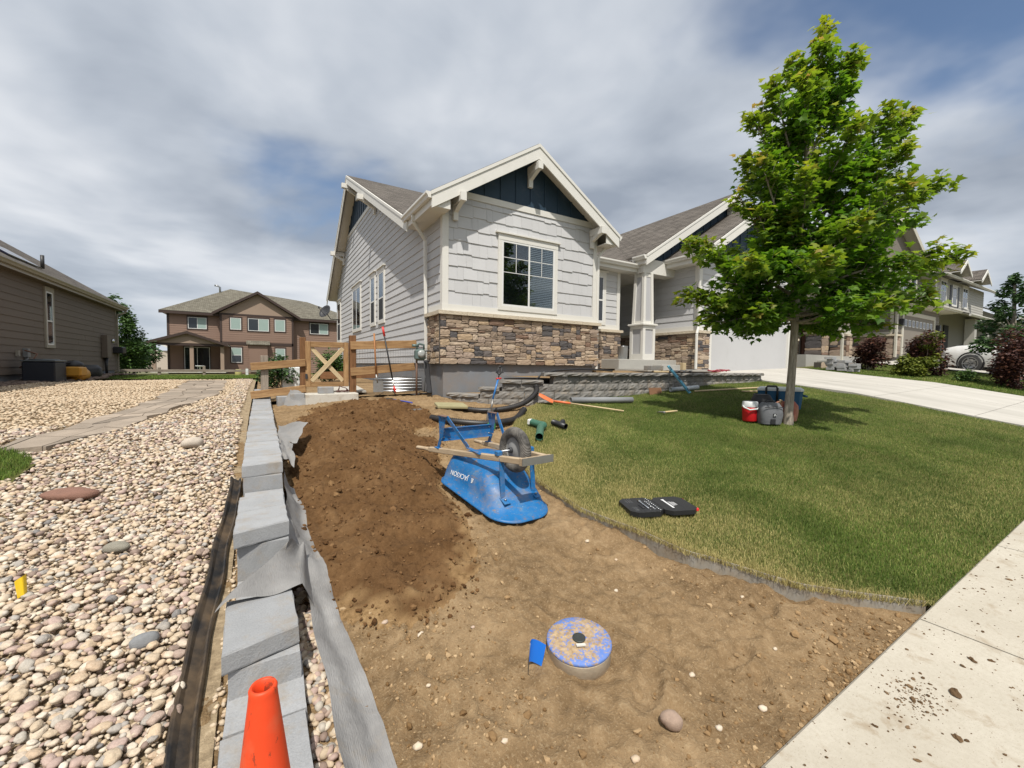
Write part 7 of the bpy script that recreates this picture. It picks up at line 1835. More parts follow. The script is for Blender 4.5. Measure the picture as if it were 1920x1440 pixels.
# air conditioner and covered machine
ac = thing('air_conditioner', 'dark blue-grey air conditioner unit beside the taupe wall', 'air conditioner', (-5.38, 17.35, .80))
M_AC = simple('ac_louvre', (.018, .022, .032), .5, var=.15); M_ACT = simple('ac_top', (.10, .115, .12), .45)
mb = MB(); mb.cbox((0, 0, .33), (.66, .80, .60), bev=.03); acb = mb.build('body', M_AC, ac, local=True)
mb = MB(); mb.cbox((0, 0, .65), (.70, .84, .04), bev=.012); mb.lathe([(.32, .67), (.30, .70), (.05, .71)], 20); mb.build('top', M_ACT, ac, local=True)
for k in range(9): mb = MB(); mb.cbox((0, 0, .09+.058*k), (.68, .82, .012)); mb.build('louvre', M_AC, acb, local=True)
mb = MB(); mb.cbox((0, 0, .01), (.75, .9, .05)); mb.build('pad', M_ACT, ac, local=True)
mb = MB(); mb.tube([(-.55, .15, .45), (-.3, .15, .62), (-.2, .2, .85), (-.45, .2, .95)], .02, 8); mb.build('line_set', simple('copper_line', (.2, .09, .05), .5), ac, local=True)
cm = thing('compressor', 'mustard yellow compressor with black cover next to the air conditioner', 'machine', (-5.05, 18.55, .80))
M_MUST = simple('mustard_paint', (.46, .225, .02), .5, var=.15)
mb = MB(); mb.cbox((0, -.35, .33), (.55, .55, .30), bev=.04); mb.build('housing', M_MUST, cm, local=True)
mb = MB(); mb.lathe([(.0, -.45), (.16, -.42), (.22, -.3), (.22, .3), (.16, .42), (.0, .45)], 20, (0, .15, .22), Matrix.Rotation(R(90), 3, 'X'), caps=False); mb.build('tank', M_MUST, cm, local=True)
mb = MB(); mb.lathe([(.26, .48), (.22, .58), (.12, .66), (.02, .68)], 16, (0, -.2, 0)); mb.tube([(-.1, -.7, .6), (0, -.3, .62), (.1, .2, .58)], .02, 6); mb.build('cover', M_BLK, cm, local=True)
bbn = soft_bag('garbage_bag', 'black plastic garbage bag slumped beside the yellow compressor', -5.35, 20.75, .7, .8, .55, 0.4, M_BLK); bbn.location.z = .78
# dark cobbles along that wall
M_COB = NT('dark_cobble'); t = M_COB; r_ = t.attr('tone'); c = t.ramp(r_, [(0, (.085, .06, .045)), (.5, (.15, .105, .08)), (1, (.235, .18, .14))]); t.bump(t.noise(t.worldpos(), 18, 4, .6), .5, .02); M_COB = t.out(c, .9)
X, Y = np.meshgrid(np.arange(-6.0, -4.7, .17), np.arange(10, 27, .17)); X = X.ravel()+rng.uniform(-.08, .08, X.size); Y = Y.ravel()+rng.uniform(-.08, .08, Y.size); k = X < -4.95+.35*np.sin(Y*.7)-.3*(Y > 19); X, Y = X[k], Y[k]; S = rng.uniform(.06, .13, len(X))
o = scatter_rocks('cobbles', X, Y, gz(X, Y)-.04, S, M_COB, ICO2, rng.uniform(0, 1, len(X)), .3, (.45, .7), .06); kind(o, 'stuff'); tag(o, 'dark rounded cobbles in a strip along the taupe wall', 'cobbles')

# ================================================================== planting kit
def foliage_mat(name, lo, mid, hi, tr=.25):
    t = NT(name); r_ = t.attr('tone'); y_ = t.attr('young'); c = t.ramp(r_, [(0, lo), (.55, mid), (1, hi)]); c = t.mix(t.math('MULTIPLY', y_, .8), c, tuple(min(1, q*1.9) for q in hi)); t.put(t.bsdf.inputs['Base Color'], c); t.bsdf.inputs['Roughness'].default_value = .6
    tl = t.node('ShaderNodeBsdfTranslucent'); t.l.new(c, tl.inputs[0]); ms = t.node('ShaderNodeMixShader'); ms.inputs[0].default_value = tr; t.l.new(t.bsdf.outputs[0], ms.inputs[1]); t.l.new(tl.outputs[0], ms.inputs[2]); t.l.new(ms.outputs[0], t.n['Material Output'].inputs[0]); return t.mat
M_FOL1 = foliage_mat('far_leaf_green', (.025, .062, .012), (.058, .125, .022), (.115, .20, .042)); M_FOLP = foliage_mat('purple_leaf', (.030, .012, .012), (.066, .026, .021), (.135, .055, .03)); M_FOLY = foliage_mat('lime_leaf', (.07, .11, .012), (.14, .18, .02), (.24, .26, .035)); M_FOLB = foliage_mat('blue_green_leaf', (.020, .055, .016), (.048, .11, .030), (.09, .17, .045))
LEAFS = np.array([(0, 0), (.28, .35), (.22, .75), (0, 1), (-.22, .75), (-.28, .35)]); LFS = np.array([(0, 1, 5), (1, 2, 4), (1, 4, 5), (2, 3, 4)])
def plant(name, label, cat, base, blobs, n, size, mat, group=None, stems=6, trunk_h=None, seed=1, young=.2):
    """blobs: list of (offset, radii) clumps; leaves sit in their shells"""
    rg = np.random.default_rng(seed); p_ = thing(name, label, cat, base, 0, group); P = []; D = []; Yg = []
    wts = np.array([b[1][0]*b[1][1]+b[1][2] for b in blobs]); wts = wts/wts.sum()
    for (off, rad), w_ in zip(blobs, wts):
        m_ = int(n*w_); u = rg.normal(0, 1, (m_, 3)); u /= np.linalg.norm(u, axis=1)[:, None]; r_ = rg.uniform(.25, 1.0, m_)**.5*(1+.22*np.sin(u[:, 0]*5+off[0]*3)*np.cos(u[:, 2]*4+u[:, 1]*5))
        q = np.array(off)+u*r_[:, None]*np.array(rad); P.append(q); D.append(u); Yg.append(np.clip((r_-.75)*2, 0, 1)*young*(u[:, 2] > -.2))
    P = np.concatenate(P); D = np.concatenate(D); Yg = np.concatenate(Yg); k = P[:, 2] > .02
    leaves('foliage', P[k], D[k], Yg[k], size, mat, p_, rg, LEAFS, LFS, .3)
    if trunk_h:
        mb = MB(); mb.tube([(0, 0, -.1), (.02, .0, trunk_h*.5), (0, .03, trunk_h)], [.09, .07, .03], 8); mb.build('trunk', M_BARK, p_, local=True)
        for (off, rad) in blobs[:10]: mb = MB(); mb.tube([(0, .01, trunk_h*.45), (off[0]*.5, off[1]*.5, (trunk_h*.45+off[2])*.5), tuple(off)], [.035, .02, .008], 6); mb.build('limb', M_BARK, p_, local=True)
    else:
        rs = random.Random(seed)
        for i in range(stems):
            a = rs.uniform(0, 6.28); b_ = blobs[i % len(blobs)][0]; mb = MB(); mb.tube([(.05*math.cos(a), .05*math.sin(a), -.05), (b_[0]*.5, b_[1]*.5, b_[2]*.6), (b_[0], b_[1], b_[2])], [.02, .014, .006], 5); mb.build('stem', M_BARK, p_, local=True)
    return p_
def blob_list(n, rx, ry, h0, h1, r, seed, taper=0.0):
    rs = random.Random(seed); out = []
    for i in range(n):
        f = (i+.5)/n; a = rs.uniform(0, 6.28); k = (1-taper*f)*rs.uniform(.3, 1.0); out.append(((rx*k*math.cos(a), ry*k*math.sin(a), h0+(h1-h0)*f), (r*rs.uniform(.7, 1.2)*(1-taper*f*.6), r*rs.uniform(.7, 1.2)*(1-taper*f*.6), r*rs.uniform(.6, 1.0))))
    return out
# beyond the taupe house
plant('garden_tree', 'leafy green tree behind the corner of the taupe house', 'tree', (-7.3, 33.0, .8), blob_list(26, 1.35, 1.5, .4, 4.1, .62, 3, .65), 8000, (.12, .20), M_FOL1, trunk_h=3.0, seed=3)
plant('garden_tree', 'low spreading green tree between rail fence and brown house', 'tree', (-7.9, 40.0, .7), blob_list(12, 1.3, 1.6, .5, 2.2, .8, 5, .3), 6000, (.14, .24), M_FOLB, trunk_h=1.8, seed=5)
plant('shrub', 'rounded green shrub behind the garden gate', 'shrub', (1.95, 14.6, .85), blob_list(8, .55, .5, .3, .85, .36, 7), 3200, (.06, .10), M_FOL1, seed=7)
plant('shrub', 'upright dark green shrub behind the lower fence rail', 'shrub', (.42, 12.6, .82), blob_list(7, .35, .35, .15, .75, .28, 9), 2600, (.05, .09), M_FOLB, seed=9)
# side-yard bits seen through the fence
mb = MB(); mb.cbox((.72, 12.8, 1.05), (.5, .4, .62), bev=.02); o = mb.build('storage_box', M_CWHITE); tag(o, 'white storage box behind the cedar fence', 'box')
o = wbar('planter_board', (1.55, 14.0, 1.10), (3.2, 13.6, 1.14), .05, .22, M_CEDARD, None); tag(o, 'red-brown planter board behind the garden gate', 'board')
mb = MB(); mb.prism([(1.2, 9.6, .83), (2.0, 9.6, .83), (2.3, 13.2, .87), (1.7, 13.2, .87)], (0, 0, .04)); o = mb.build('side_walk', M_KERB); kind(o, 'structure')

# rail fence across the back and the strip of turf before it
bk = sheet('back_turf', np.linspace(-9, 3, 14), np.linspace(19.0, 44, 26), lambda x, y: gz(x, y)-.10*(y > 19.5)-.02, M_LAWN); kind(bk, 'structure')
def turf_pts(n): return rng.uniform(-7, 2.8, n), rng.uniform(18.8, 27, n)
o = blades('back_grass', 26000, turf_pts, lambda x, y: x*0-.8, (.05, .10), (.004, .008), M_BLADE, lambda x, y: gz(x, y)-.12); tag(o, 'strip of green turf beyond the pebbles and flagstone path', 'grass')
rf = thing('rail_fence', 'weathered two-rail fence across the turf before the brown house', 'fence', (-2.8, 30.0, .75))
for x in (-9.2, -6.9, -4.86, -2.84, -.75, 1.4): wbar('post', (x, 30.0, .45), (x, 30.0, 1.26 if abs(x+2.84) < .1 else 1.16), .13, .13, M_GREYW, rf, (0, 1, 0))
for a, b in zip((-9.2, -6.9, -4.86, -2.84, -.75), (-6.9, -4.86, -2.84, -.75, 1.4)):
    wbar('rail', (a, 29.92, .98), (b, 29.92, .99), .05, .14, M_GREYW, rf); wbar('rail', (a, 29.92, .66), (b, 29.92, .67), .05, .13, M_GREYW, rf)
mb = MB(); mb.cbox((-.72, 29.4, .80), (.14, .14, .62), bev=.015); mb.cbox((-.72, 29.33, 1.0), (.09, .01, .18)); o = mb.build('utility_post', M_CWHITE); tag(o, 'white utility marker post at the end of the flagstone path', 'post')
mb = MB(); mb.lathe([(.16, 0), (.18, .05), (.18, .42), (.12, .45)], 16, (-1.2, 30.6, .62)); o = mb.build('barrel', simple('khaki_barrel', (.36, .33, .12), .6)); tag(o, 'khaki yellow barrel behind the rail fence', 'barrel')
mb = MB(); mb.lathe([(.16, 0), (.05, .06), (.05, .4), (.28, .46), (.30, .52), (.1, .50)], 14, (-4.1, 40.5, .70)); o = mb.build('bird_bath', M_CWHITE); tag(o, 'white bird bath on the brown house patio', 'bird bath')

# ================================================================== brown two-storey house at the back
M_BRN = lap_mat('brown_siding', (.235, .155, .118), rv=.02); M_BRNL = lap_mat('tan_siding', (.31, .23, .175), rv=.02); M_BRNT = simple('dark_brown_trim', (.045, .026, .020), .6, var=.1, use_pos=True)
bh = thing('brown_house', 'two-storey brown house with dark trim and covered patio', 'house', (-1, 47, .8))
BY_ = 47.0; FBk = Frame((0, BY_, 0), (1, 0, 0), (0, -1, 0)); FBm = Frame((0, BY_-.6, 0), (1, 0, 0), (0, -1, 0))
mb = MB(); mb.box((-7.0, BY_+.02, .3), (9.0, BY_+9, 5.95)); mb.build('wall', M_BRN, bh)
mb = MB(); mb.box((-3.15, BY_-.58, .3), (2.75, BY_+.1, 6.0)); mb.build('bay_wall', M_BRN, bh)
lapwall('siding', FBk, -7.0, -3.15, .5, 5.85, .2, M_BRN, bh); lapwall('siding', FBk, 2.75, 9.0, .5, 5.85, .2, M_BRN, bh); lapwall('siding', FBm, -3.15, 2.75, .5, 6.0, .2, M_BRN, bh)
mb = MB(); mb.prism([FBm.p(-3.2, 6.02, .0), FBm.p(2.8, 6.02, .0), FBm.p(-.2, 7.95, .0)], FBm.n*.03); mb.build('gable_panel', M_BRNL, bh)
roof_plane(bh, [(-7.5, BY_-.5, 5.98), (9.5, BY_-.5, 5.98), (4.5, BY_+4.7, 8.3), (-2.6, BY_+4.7, 9.0)], lambda p: (p[0], p[1]*1.15), M_SHING2)
roof_plane(bh, [(-7.5, BY_-.5, 5.98), (-2.6, BY_+4.7, 9.0), (-2.6, BY_+4.8, 9.0), (-7.5, BY_+9.5, 5.98)], lambda p: (p[1], p[0]*1.15), M_SHING2)
roof_plane(bh, [(9.5, BY_-.5, 5.98), (9.5, BY_+9.5, 5.98), (4.5, BY_+4.8, 8.3), (4.5, BY_+4.7, 8.3)], lambda p: (p[1], p[0]*1.15), M_SHING2)
roof_plane(bh, [(-3.75, BY_-1.0, 6.0), (-3.75, BY_+.6, 6.0), (-.2, BY_+4.2, 8.2), (-.2, BY_-1.0, 8.2)], lambda p: (p[1], p[0]*1.15), M_SHING2)
roof_plane(bh, [(-.2, BY_-1.0, 8.2), (-.2, BY_+4.2, 8.2), (3.35, BY_+.6, 6.0), (3.35, BY_-1.0, 6.0)], lambda p: (p[1], p[0]*1.15), M_SHING2)
rake_board(bh, Frame((0, BY_-1.0, 0), (1, 0, 0), (0, -1, 0)), [(-3.75, 6.0), (-.2, 8.2), (3.35, 6.0)], .02, .24, .0, .05, M_BRNT)
fbox('frieze_board', FBm, -3.2, 2.8, 5.86, 6.02, .0, .04, M_BRNT, bh); fbox('fascia', FBk, -7.5, -3.2, 5.72, 5.94, .44, .5, M_BRNT, bh); fbox('fascia', FBk, 2.8, 9.5, 5.72, 5.94, .44, .5, M_BRNT, bh)
for fr, u in ((FBk, -6.95), (FBm, -3.1), (FBm, 2.7)): fbox('corner_board', fr, u-.08, u+.08, .5, 5.85, .0, .05, M_BRNT, bh)
fbox('belly_band', FBm, -3.15, -1.1, 3.15, 3.42, .0, .05, M_BRNT, bh); fbox('belly_band', FBm, .7, 2.75, 3.15, 3.42, .0, .05, M_BRNT, bh)
def bwin(fr, a, b, c_, d_, **k): return window(bh, fr, a, b, c_, d_, .09, tmat=M_BRNT, header=False, pane_mats=[M_GLASSD, M_BLINDG] if k else [M_BLINDG], room=False, **k)
bwin(FBk, -5.55, -4.2, 4.5, 5.52, split=.5); bwin(FBk, 4.3, 6.0, 4.5, 5.58, split=.5); bwin(FBm, -2.38, -1.55, 4.55, 5.62); bwin(FBm, -1.0, .68, 4.5, 5.66, split=.5); bwin(FBm, 1.18, 2.05, 4.55, 5.68); bwin(FBm, -2.34, -1.52, 1.5, 2.88, hsplit=.5); bwin(FBm, 1.22, 2.03, 1.5, 2.9, hsplit=.5)
mb = MB(); mb.box((-.95, BY_-1.0, .9), (.55, BY_-.56, 3.2)); ch = mb.build('chimney_chase', M_BRN, bh)
mb = MB(); mb.prism([(-1.15, BY_-1.2, 3.18), (.75, BY_-1.2, 3.18), (.75, BY_-.56, 3.55), (-1.15, BY_-.56, 3.55)], (0, 0, .06)); mb.build('chase_roof', M_SHING2, ch, uvf=lambda p: (p[0], p[1]))
# covered patio
mb = MB(); mb.box((-7.6, BY_-3.6, .60), (-2.6, BY_, .78)); mb.build('patio_slab', M_KERB, bh)
for x in (-7.4, -4.95, -2.85): mb = MB(); mb.box((x-.13, BY_-3.4, .78), (x+.13, BY_-3.15, 3.1)); mb.build('patio_post', M_BRNL, bh)
roof_plane(bh, [(-8.0, BY_-3.8, 3.05), (-8.0, BY_, 3.05), (-5.2, BY_, 4.05), (-5.2, BY_-3.8, 4.05)], lambda p: (p[1], p[0]), M_SHING2); roof_plane(bh, [(-5.2, BY_-3.8, 4.05), (-5.2, BY_, 4.05), (-2.4, BY_, 3.05), (-2.4, BY_-3.8, 3.05)], lambda p: (p[1], p[0]), M_SHING2)
FPt = Frame((0, BY_-3.8, 0), (1, 0, 0), (0, -1, 0)); rake_board(bh, FPt, [(-8.0, 3.05), (-5.2, 4.05), (-2.4, 3.05)], .02, .2, .0, .05, M_BRNT)
mb = MB(); mb.prism([FPt.p(-7.6, 3.05, -.3), FPt.p(-2.8, 3.05, -.3), FPt.p(-5.2, 3.85, -.3)], FPt.n*.05); mb.build('patio_gable', M_BRNL, bh); fbox('patio_beam', FPt, -7.6, -2.7, 2.85, 3.06, -.5, -.28, M_BRNT, bh)
window(bh, FBk, -5.85, -4.0, .80, 2.85, .07, tmat=M_BRNT, header=False, split=.5, pane_mats=[M_GLASSD], room=False)
mb = MB(); mb.tube([(-3.4, BY_+3.8, 8.1), (-3.4, BY_+3.8, 8.95), (-3.6, BY_+3.8, 9.1), (-3.85, BY_+3.8, 9.1)], .09, 10); mb.build('flue', M_GALV, bh)
# small house beyond the trees
sh2 = thing('distant_house', 'distant pale house with reddish roof beyond the low tree', 'house', (-15, 90, 0)); mb = MB(); mb.box((-18, 90, 0), (-12.3, 96, 3.4)); mb.build('wall', simple('pale_stucco', (.5, .43, .36), .8), sh2)
roof_plane(sh2, [(-18.6, 89.4, 3.3), (-18.6, 97, 3.3), (-15.1, 97, 5.1), (-15.1, 89.4, 5.1)], lambda p: (p[1], p[0]), shingle_mat('red_shingle', (.16, .07, .055), (.24, .11, .09))); roof_plane(sh2, [(-15.1, 89.4, 5.1), (-15.1, 97, 5.1), (-11.7, 97, 3.3), (-11.7, 89.4, 3.3)], lambda p: (p[1], p[0]), MATS['red_shingle'])
rake_board(sh2, Frame((0, 89.4, 0), (1, 0, 0), (0, -1, 0)), [(-18.6, 3.3), (-15.1, 5.1), (-11.7, 3.3)], .02, .3, .0, .05, M_TRIM)

# ================================================================== street side: next houses uphill
M_H2 = lap_mat('greige_siding', (.20, .178, .150), rv=.03); M_H2T = simple('stone_trim', (.50, .475, .40), .6, var=.06, use_pos=True); M_H3 = lap_mat('pale_grey_siding', (.40, .39, .355), rv=.03)
h2 = thing('greige_house', 'greige two-storey house with stone base and garage across the driveway', 'house', (26.6, 8, 2.0))
FH = Frame((0, 7.9, 0), (1, 0, 0), (0, -1, 0)); FHs = Frame((26.6, 0, 0), (0, -1, 0), (-1, 0, 0))
mb = MB(); mb.box((26.62, 7.92, 1.5), (33.2, 12, 4.85)); hw2 = mb.build('garage_wall', M_H2, h2)
planks(hw2, FHs, -11.2, -8.02, 3.35, 4.80, .2, M_H2); lapwall('siding', FH, 26.72, 33.2, 3.35, 4.85, .2, M_H2, h2)
def stone_wall2(par, fr, u0, u1, z0, z1): 
    v_ = fbox('stone_veneer', fr, u0, u1, z0, z1, .0, .05, M_MORTAR, par); veneer(v_, Frame(fr.p(u0, 0, 0), fr.u, fr.n), u1-u0, z0, z1, .05, .10, 3, 7); fbox('ledge', fr, u0-.04, u1+.04, z1, z1+.09, 0, .13, M_LEDGE, v_); return v_
stone_wall2(h2, FHs, -11.2, -7.86, 2.05, 3.15); stone_wall2(h2, FH, 26.55, 27.3, 2.05, 3.15)
fbox('belly_band', FHs, -11.2, -7.95, 3.24, 3.36, .0, .05, M_H2T, h2); fbox('corner_board', FHs, -8.05, -7.87, 3.3, 4.8, .0, .04, M_H2T, h2); fbox('corner_board', FH, 26.56, 26.75, 3.3, 4.8, .0, .045, M_H2T, h2)
gd2 = fbox('garage_door', FH, 27.7, 32.2, 2.1, 4.25, .0, .02, M_H2, h2); fbox('door_trim', FH, 27.5, 32.4, 4.25, 4.45, .0, .06, M_H2T, gd2); fbox('door_trim', FH, 27.5, 27.7, 2.1, 4.25, .0, .06, M_H2T, gd2); fbox('door_trim', FH, 32.2, 32.4, 2.1, 4.25, .0, .06, M_H2T, gd2)
for k in range(8): fbox('lite', FH, 27.85+.54*k, 28.2+.54*k, 3.7, 4.05, .02, .035, M_VINYL, gd2); fbox('pane', FH, 27.88+.54*k, 28.01+.54*k, 3.73, 4.02, .035, .04, M_GLASSD, gd2); fbox('pane', FH, 28.04+.54*k, 28.17+.54*k, 3.73, 4.02, .035, .04, M_GLASSD, gd2)
for x in (27.25, 32.75): mb = MB(); mb.cbox((x, 7.8, 3.85), (.16, .18, .34)); mb.build('wall_lantern', M_DISH, h2)
fbox('number_plaque', FH, 29.6, 30.25, 4.52, 4.70, .0, .03, M_BLK, h2)
uvx2 = lambda p: (p[0], p[1]*1.12)
roof_plane(h2, [(26.0, 7.3, 4.92), (34.2, 7.3, 4.92), (34.2, 10.9, 6.1), (27.6, 10.9, 6.1)], uvx2, M_SHING); roof_plane(h2, [(26.0, 7.3, 4.92), (27.6, 10.9, 6.1), (27.6, 11.0, 6.1), (26.0, 11.2, 4.92)], lambda p: (p[1], p[0]), M_SHING)
gutter(h2, (26.0, 7.3, 4.88), (34.2, 7.3, 4.88), .14, .14, M_H2T); gutter(h2, (26.0, 11.2, 4.88), (26.0, 7.3, 4.88), .14, .14, M_H2T, (-1, 0, 0)); abox('eave_soffit', (26.02, 7.32, 4.72), (34, 11, 4.75), M_H2T, h2)
downspout(h2, [(26.3, 7.25, 4.75), (26.55, 7.8, 4.45), (26.55, 7.8, 2.1)], M_H2T, .12, .1)
# porch with stone piers
mb = MB(); mb.box((19.6, 11.2, 1.5), (26.6, 12, 5.0)); mb.build('porch_wall', M_H2, h2); FP2 = Frame((0, 11.2, 0), (1, 0, 0), (0, -1, 0)); stone_wall2(h2, FP2, 19.6, 24.5, 2.05, 3.15); window(h2, FP2, 20.6, 21.8, 3.3, 4.6, .1, tmat=M_H2T, hsplit=.5, pane_mats=[M_GLASSD], room=False); fbox('front_door', FP2, 24.8, 25.8, 2.1, 4.3, .0, .06, simple('mahogany_door', (.09, .035, .02), .5), h2)
for x in (22.1, 24.6):
    y_ = 9.3; mb = MB(); mb.box((x-.33, y_-.33, 1.9), (x+.33, y_+.33, 3.1)); pr2 = mb.build('pier', M_MORTAR, h2)
    for fr, a in ((Frame((x-.33, y_-.33, 0), (1, 0, 0), (0, -1, 0)), .66), (Frame((x-.33, y_+.33, 0), (0, -1, 0), (-1, 0, 0)), .66)): veneer(pr2, fr, a, 1.9, 3.1, .0, .11, 3, 5)
    mb = MB(); mb.cbox((x, y_, 3.14), (.80, .80, .09)); mb.build('pier_cap', M_LEDGE, pr2)
    cx_, cy_ = x, y_; mb = MB(); taper(mb, .60, .56, 3.19, 3.42); mb.build('shaft_base', M_H2T, pr2); mb = MB(); taper(mb, .50, .46, 3.42, 4.6); mb.build('shaft', M_H2, pr2)
abox('porch_beam', (19.6, 9.0, 4.6), (26.6, 9.6, 4.95), M_H2T, h2); roof_plane(h2, [(19.0, 8.6, 4.98), (26.1, 8.6, 4.98), (26.1, 12, 6.0), (19.0, 12, 6.0)], uvx2, M_SHING); gutter(h2, (19.0, 8.6, 4.94), (25.9, 8.6, 4.94), .14, .14, M_H2T)
mb = MB(); mb.box((20.0, 8.8, 1.5), (26.5, 11.2, 2.1)); mb.build('porch_slab', M_CONCP, h2); mb = MB(); mb.box((21.0, 8.3, 1.3), (26.5, 8.8, 1.85)); mb.build('porch_step', M_CONCP, h2)
downspout(h2, [(23.2, 8.5, 4.8), (23.2, 8.7, 4.5), (23.2, 8.85, 3.3), (23.4, 8.8, 3.1), (23.4, 8.8, 1.8)], M_H2T, .12, .1)
# upper storey
FU = Frame((0, 10.6, 0), (1, 0, 0), (0, -1, 0)); mb = MB(); mb.box((29.6, 10.62, 5.0), (40.2, 20, 8.3)); mb.build('upper_wall', M_H2, h2); lapwall('siding', FU, 29.6, 40.2, 5.6, 8.3, .2, M_H2, h2)
mb = MB(); mb.prism([FU.p(29.6, 8.3, 0), FU.p(40.2, 8.3, 0), FU.p(34.9, 11.2, 0)], FU.n*.03); mb.build('gable_panel', M_H2, h2)
for a, z_ in ((33.0, 0), (36.2, 0)): window(h2, FU, a, a+1.3, 6.6, 8.2, .12, tmat=M_H2T, hsplit=.5, split=.5, pane_mats=[M_GLASSD, M_GLASS], room=True)
window(h2, FU, 38.2, 39.2, 6.3, 7.9, .12, tmat=M_H2T, hsplit=.5, pane_mats=[M_GLASSD], room=False)
roof_plane(h2, [(28.9, 10.0, 8.1), (28.9, 20, 8.1), (34.9, 20, 11.5), (34.9, 10.0, 11.5)], lambda p: (p[1], p[0]*1.15), M_SHING); roof_plane(h2, [(34.9, 10.0, 11.5), (34.9, 20, 11.5), (40.9, 20, 8.1), (40.9, 10.0, 8.1)], lambda p: (p[1], p[0]*1.15), M_SHING)
rake_board(h2, Frame((0, 10.0, 0), (1, 0, 0), (0, -1, 0)), [(28.9, 8.1), (34.9, 11.5), (40.9, 8.1)], .05, .35, .0, .05, M_H2T)
# lower side of the house seen past the porch
h3 = thing('pale_house', 'pale grey two-storey house with shuttered upper windows uphill', 'house', (43, 10.5, 2.5))
FQ = Frame((0, 10.5, 0), (1, 0, 0), (0, -1, 0)); FQs = Frame((42.9, 0, 0), (0, -1, 0), (-1, 0, 0))
mb = MB(); mb.box((42.92, 10.52, 2.5), (56, 20, 8.6)); mb.build('wall', M_H3, h3); lapwall('siding', FQ, 42.9, 56, 6.2, 8.6, .2, M_H3, h3); lapwall('siding', FQs, -18, -10.5, 6.2, 8.6, .2, M_H3, h3); fbox('corner_board', FQ, 42.85, 43.05, 6.2, 8.6, 0, .06, M_TRIM, h3)
for a in (44.0, 49.6): window(h3, FQ, a, a+1.3, 6.75, 8.3, .12, hsplit=.5, split=.5, pane_mats=[M_GLASSD, M_GLASS], room=True)
wq = window(h3, FQ, 46.9, 48.0, 6.7, 8.1, .1, hsplit=.5, pane_mats=[M_GLASSD], room=False); fbox('shutter', FQ, 46.3, 46.75, 6.6, 8.2, 0, .05, M_BLK, wq); fbox('shutter', FQ, 48.15, 48.6, 6.6, 8.2, 0, .05, M_BLK, wq)
roof_plane(h3, [(42.2, 9.9, 8.6), (57, 9.9, 8.6), (54, 15, 11.2), (45.5, 15, 11.2)], uvx2, M_SHING); roof_plane(h3, [(42.2, 9.9, 8.6), (45.5, 15, 11.2), (45.5, 15.1, 11.2), (42.2, 20.5, 8.6)], lambda p: (p[1], p[0]), M_SHING); gutter(h3, (42.2, 9.9, 8.56), (57, 9.9, 8.56), .15, .15, M_TRIM)
for xm in (44.65, 50.25):
    roof_plane(h3, [(xm-1.4, 9.3, 8.75), (xm-1.4, 11.5, 8.75), (xm, 12.5, 9.7), (xm, 9.3, 9.7)], lambda p: (p[1], p[0]), M_SHING); roof_plane(h3, [(xm, 9.3, 9.7), (xm, 12.5, 9.7), (xm+1.4, 11.5, 8.75), (xm+1.4, 9.3, 8.75)], lambda p: (p[1], p[0]), M_SHING); rake_board(h3, Frame((0, 9.3, 0), (1, 0, 0), (0, -1, 0)), [(xm-1.4, 8.75), (xm, 9.7), (xm+1.4, 8.75)], .05, .22, 0, .05, M_TRIM)
roof_plane(h3, [(40.5, 8.2, 5.35), (55.5, 8.2, 5.35), (55.5, 10.6, 6.25), (40.5, 10.6, 6.25)], uvx2, M_SHING); gutter(h3, (40.5, 8.2, 5.3), (55.5, 8.2, 5.3), .15, .15, M_TRIM)
for x in (43.8, 47.2, 50.5): mb = MB(); mb.box((x-.28, 8.5, 2.6), (x+.28, 9.0, 5.2)); mb.build('porch_post', M_H3, h3)
fbox('front_door', FQ, 45.2, 46.3, 2.8, 5.0, 0, .06, M_BLK, h3); abox('garage_block', (50.6, 8.9, 2.6), (56, 10.5, 5.25), M_H3, h3)
h4 = thing('far_house', 'low pale house with broad grey roof farthest uphill', 'house', (64, 10, 3)); mb = MB(); mb.box((60, 9.5, 2.5), (74, 18, 6.4)); mb.build('wall', M_H3, h4)
roof_plane(h4, [(58.8, 8.8, 6.4), (75, 8.8, 6.4), (75, 14, 9.2), (58.8, 14, 9.2)], uvx2, M_SHING); gutter(h4, (58.8, 8.8, 6.36), (75, 8.8, 6.36), .16, .16, M_TRIM); mb = MB(); mb.prism([(60, 9.5, 6.3), (60, 18, 6.3), (60, 14, 9.0)], (.1, 0, 0)); mb.build('gable_wall', M_H3, h4); window(h4, Frame((0, 9.5, 0), (1, 0, 0), (0, -1, 0)), 62.5, 64, 4, 5.8, .15, split=.5, pane_mats=[M_GLASSD], room=False)

# strip of lawn, mulch and planting between the driveways
st = sheet('verge_lawn', np.linspace(18.02, 40, 30), np.linspace(.79, 8.8, 20), lambda x, y: gz(x, y)-.03, M_LAWN); kind(st, 'structure')
def verge_pts(n): X = 18.02+rng.uniform(0, 1, n)**1.6*14; Y = rng.uniform(.8, 8.0, n); return X, Y
o = blades('verge_grass', 60000, verge_pts, lambda x, y: x*0-.3, (.04, .08), (.003, .006), M_BLADE, lambda x, y: gz(x, y)-.03); tag(o, 'green verge grass on the far side of the concrete driveway', 'grass')
mb = MB(); mb.grid([[(x, y, gzf(x, y)+.03) for y in np.linspace(.8, 7.9, 8)] for x in np.linspace(24.0, 33.5, 8)], smooth=False, flip=True); o = mb.build('neighbour_driveway', M_DRIVE); kind(o, 'structure')
gb2 = lambda x, y: gzf(x, y)-.03
plant('purple_shrub', 'dark red-purple shrub with rusty top beside the stone base', 'shrub', (20.6, 6.85, gb2(20.6, 6.85)), blob_list(10, .4, .3, .25, 1.12, .36, 21), 3600, (.07, .12), M_FOLP, seed=21, young=.55)
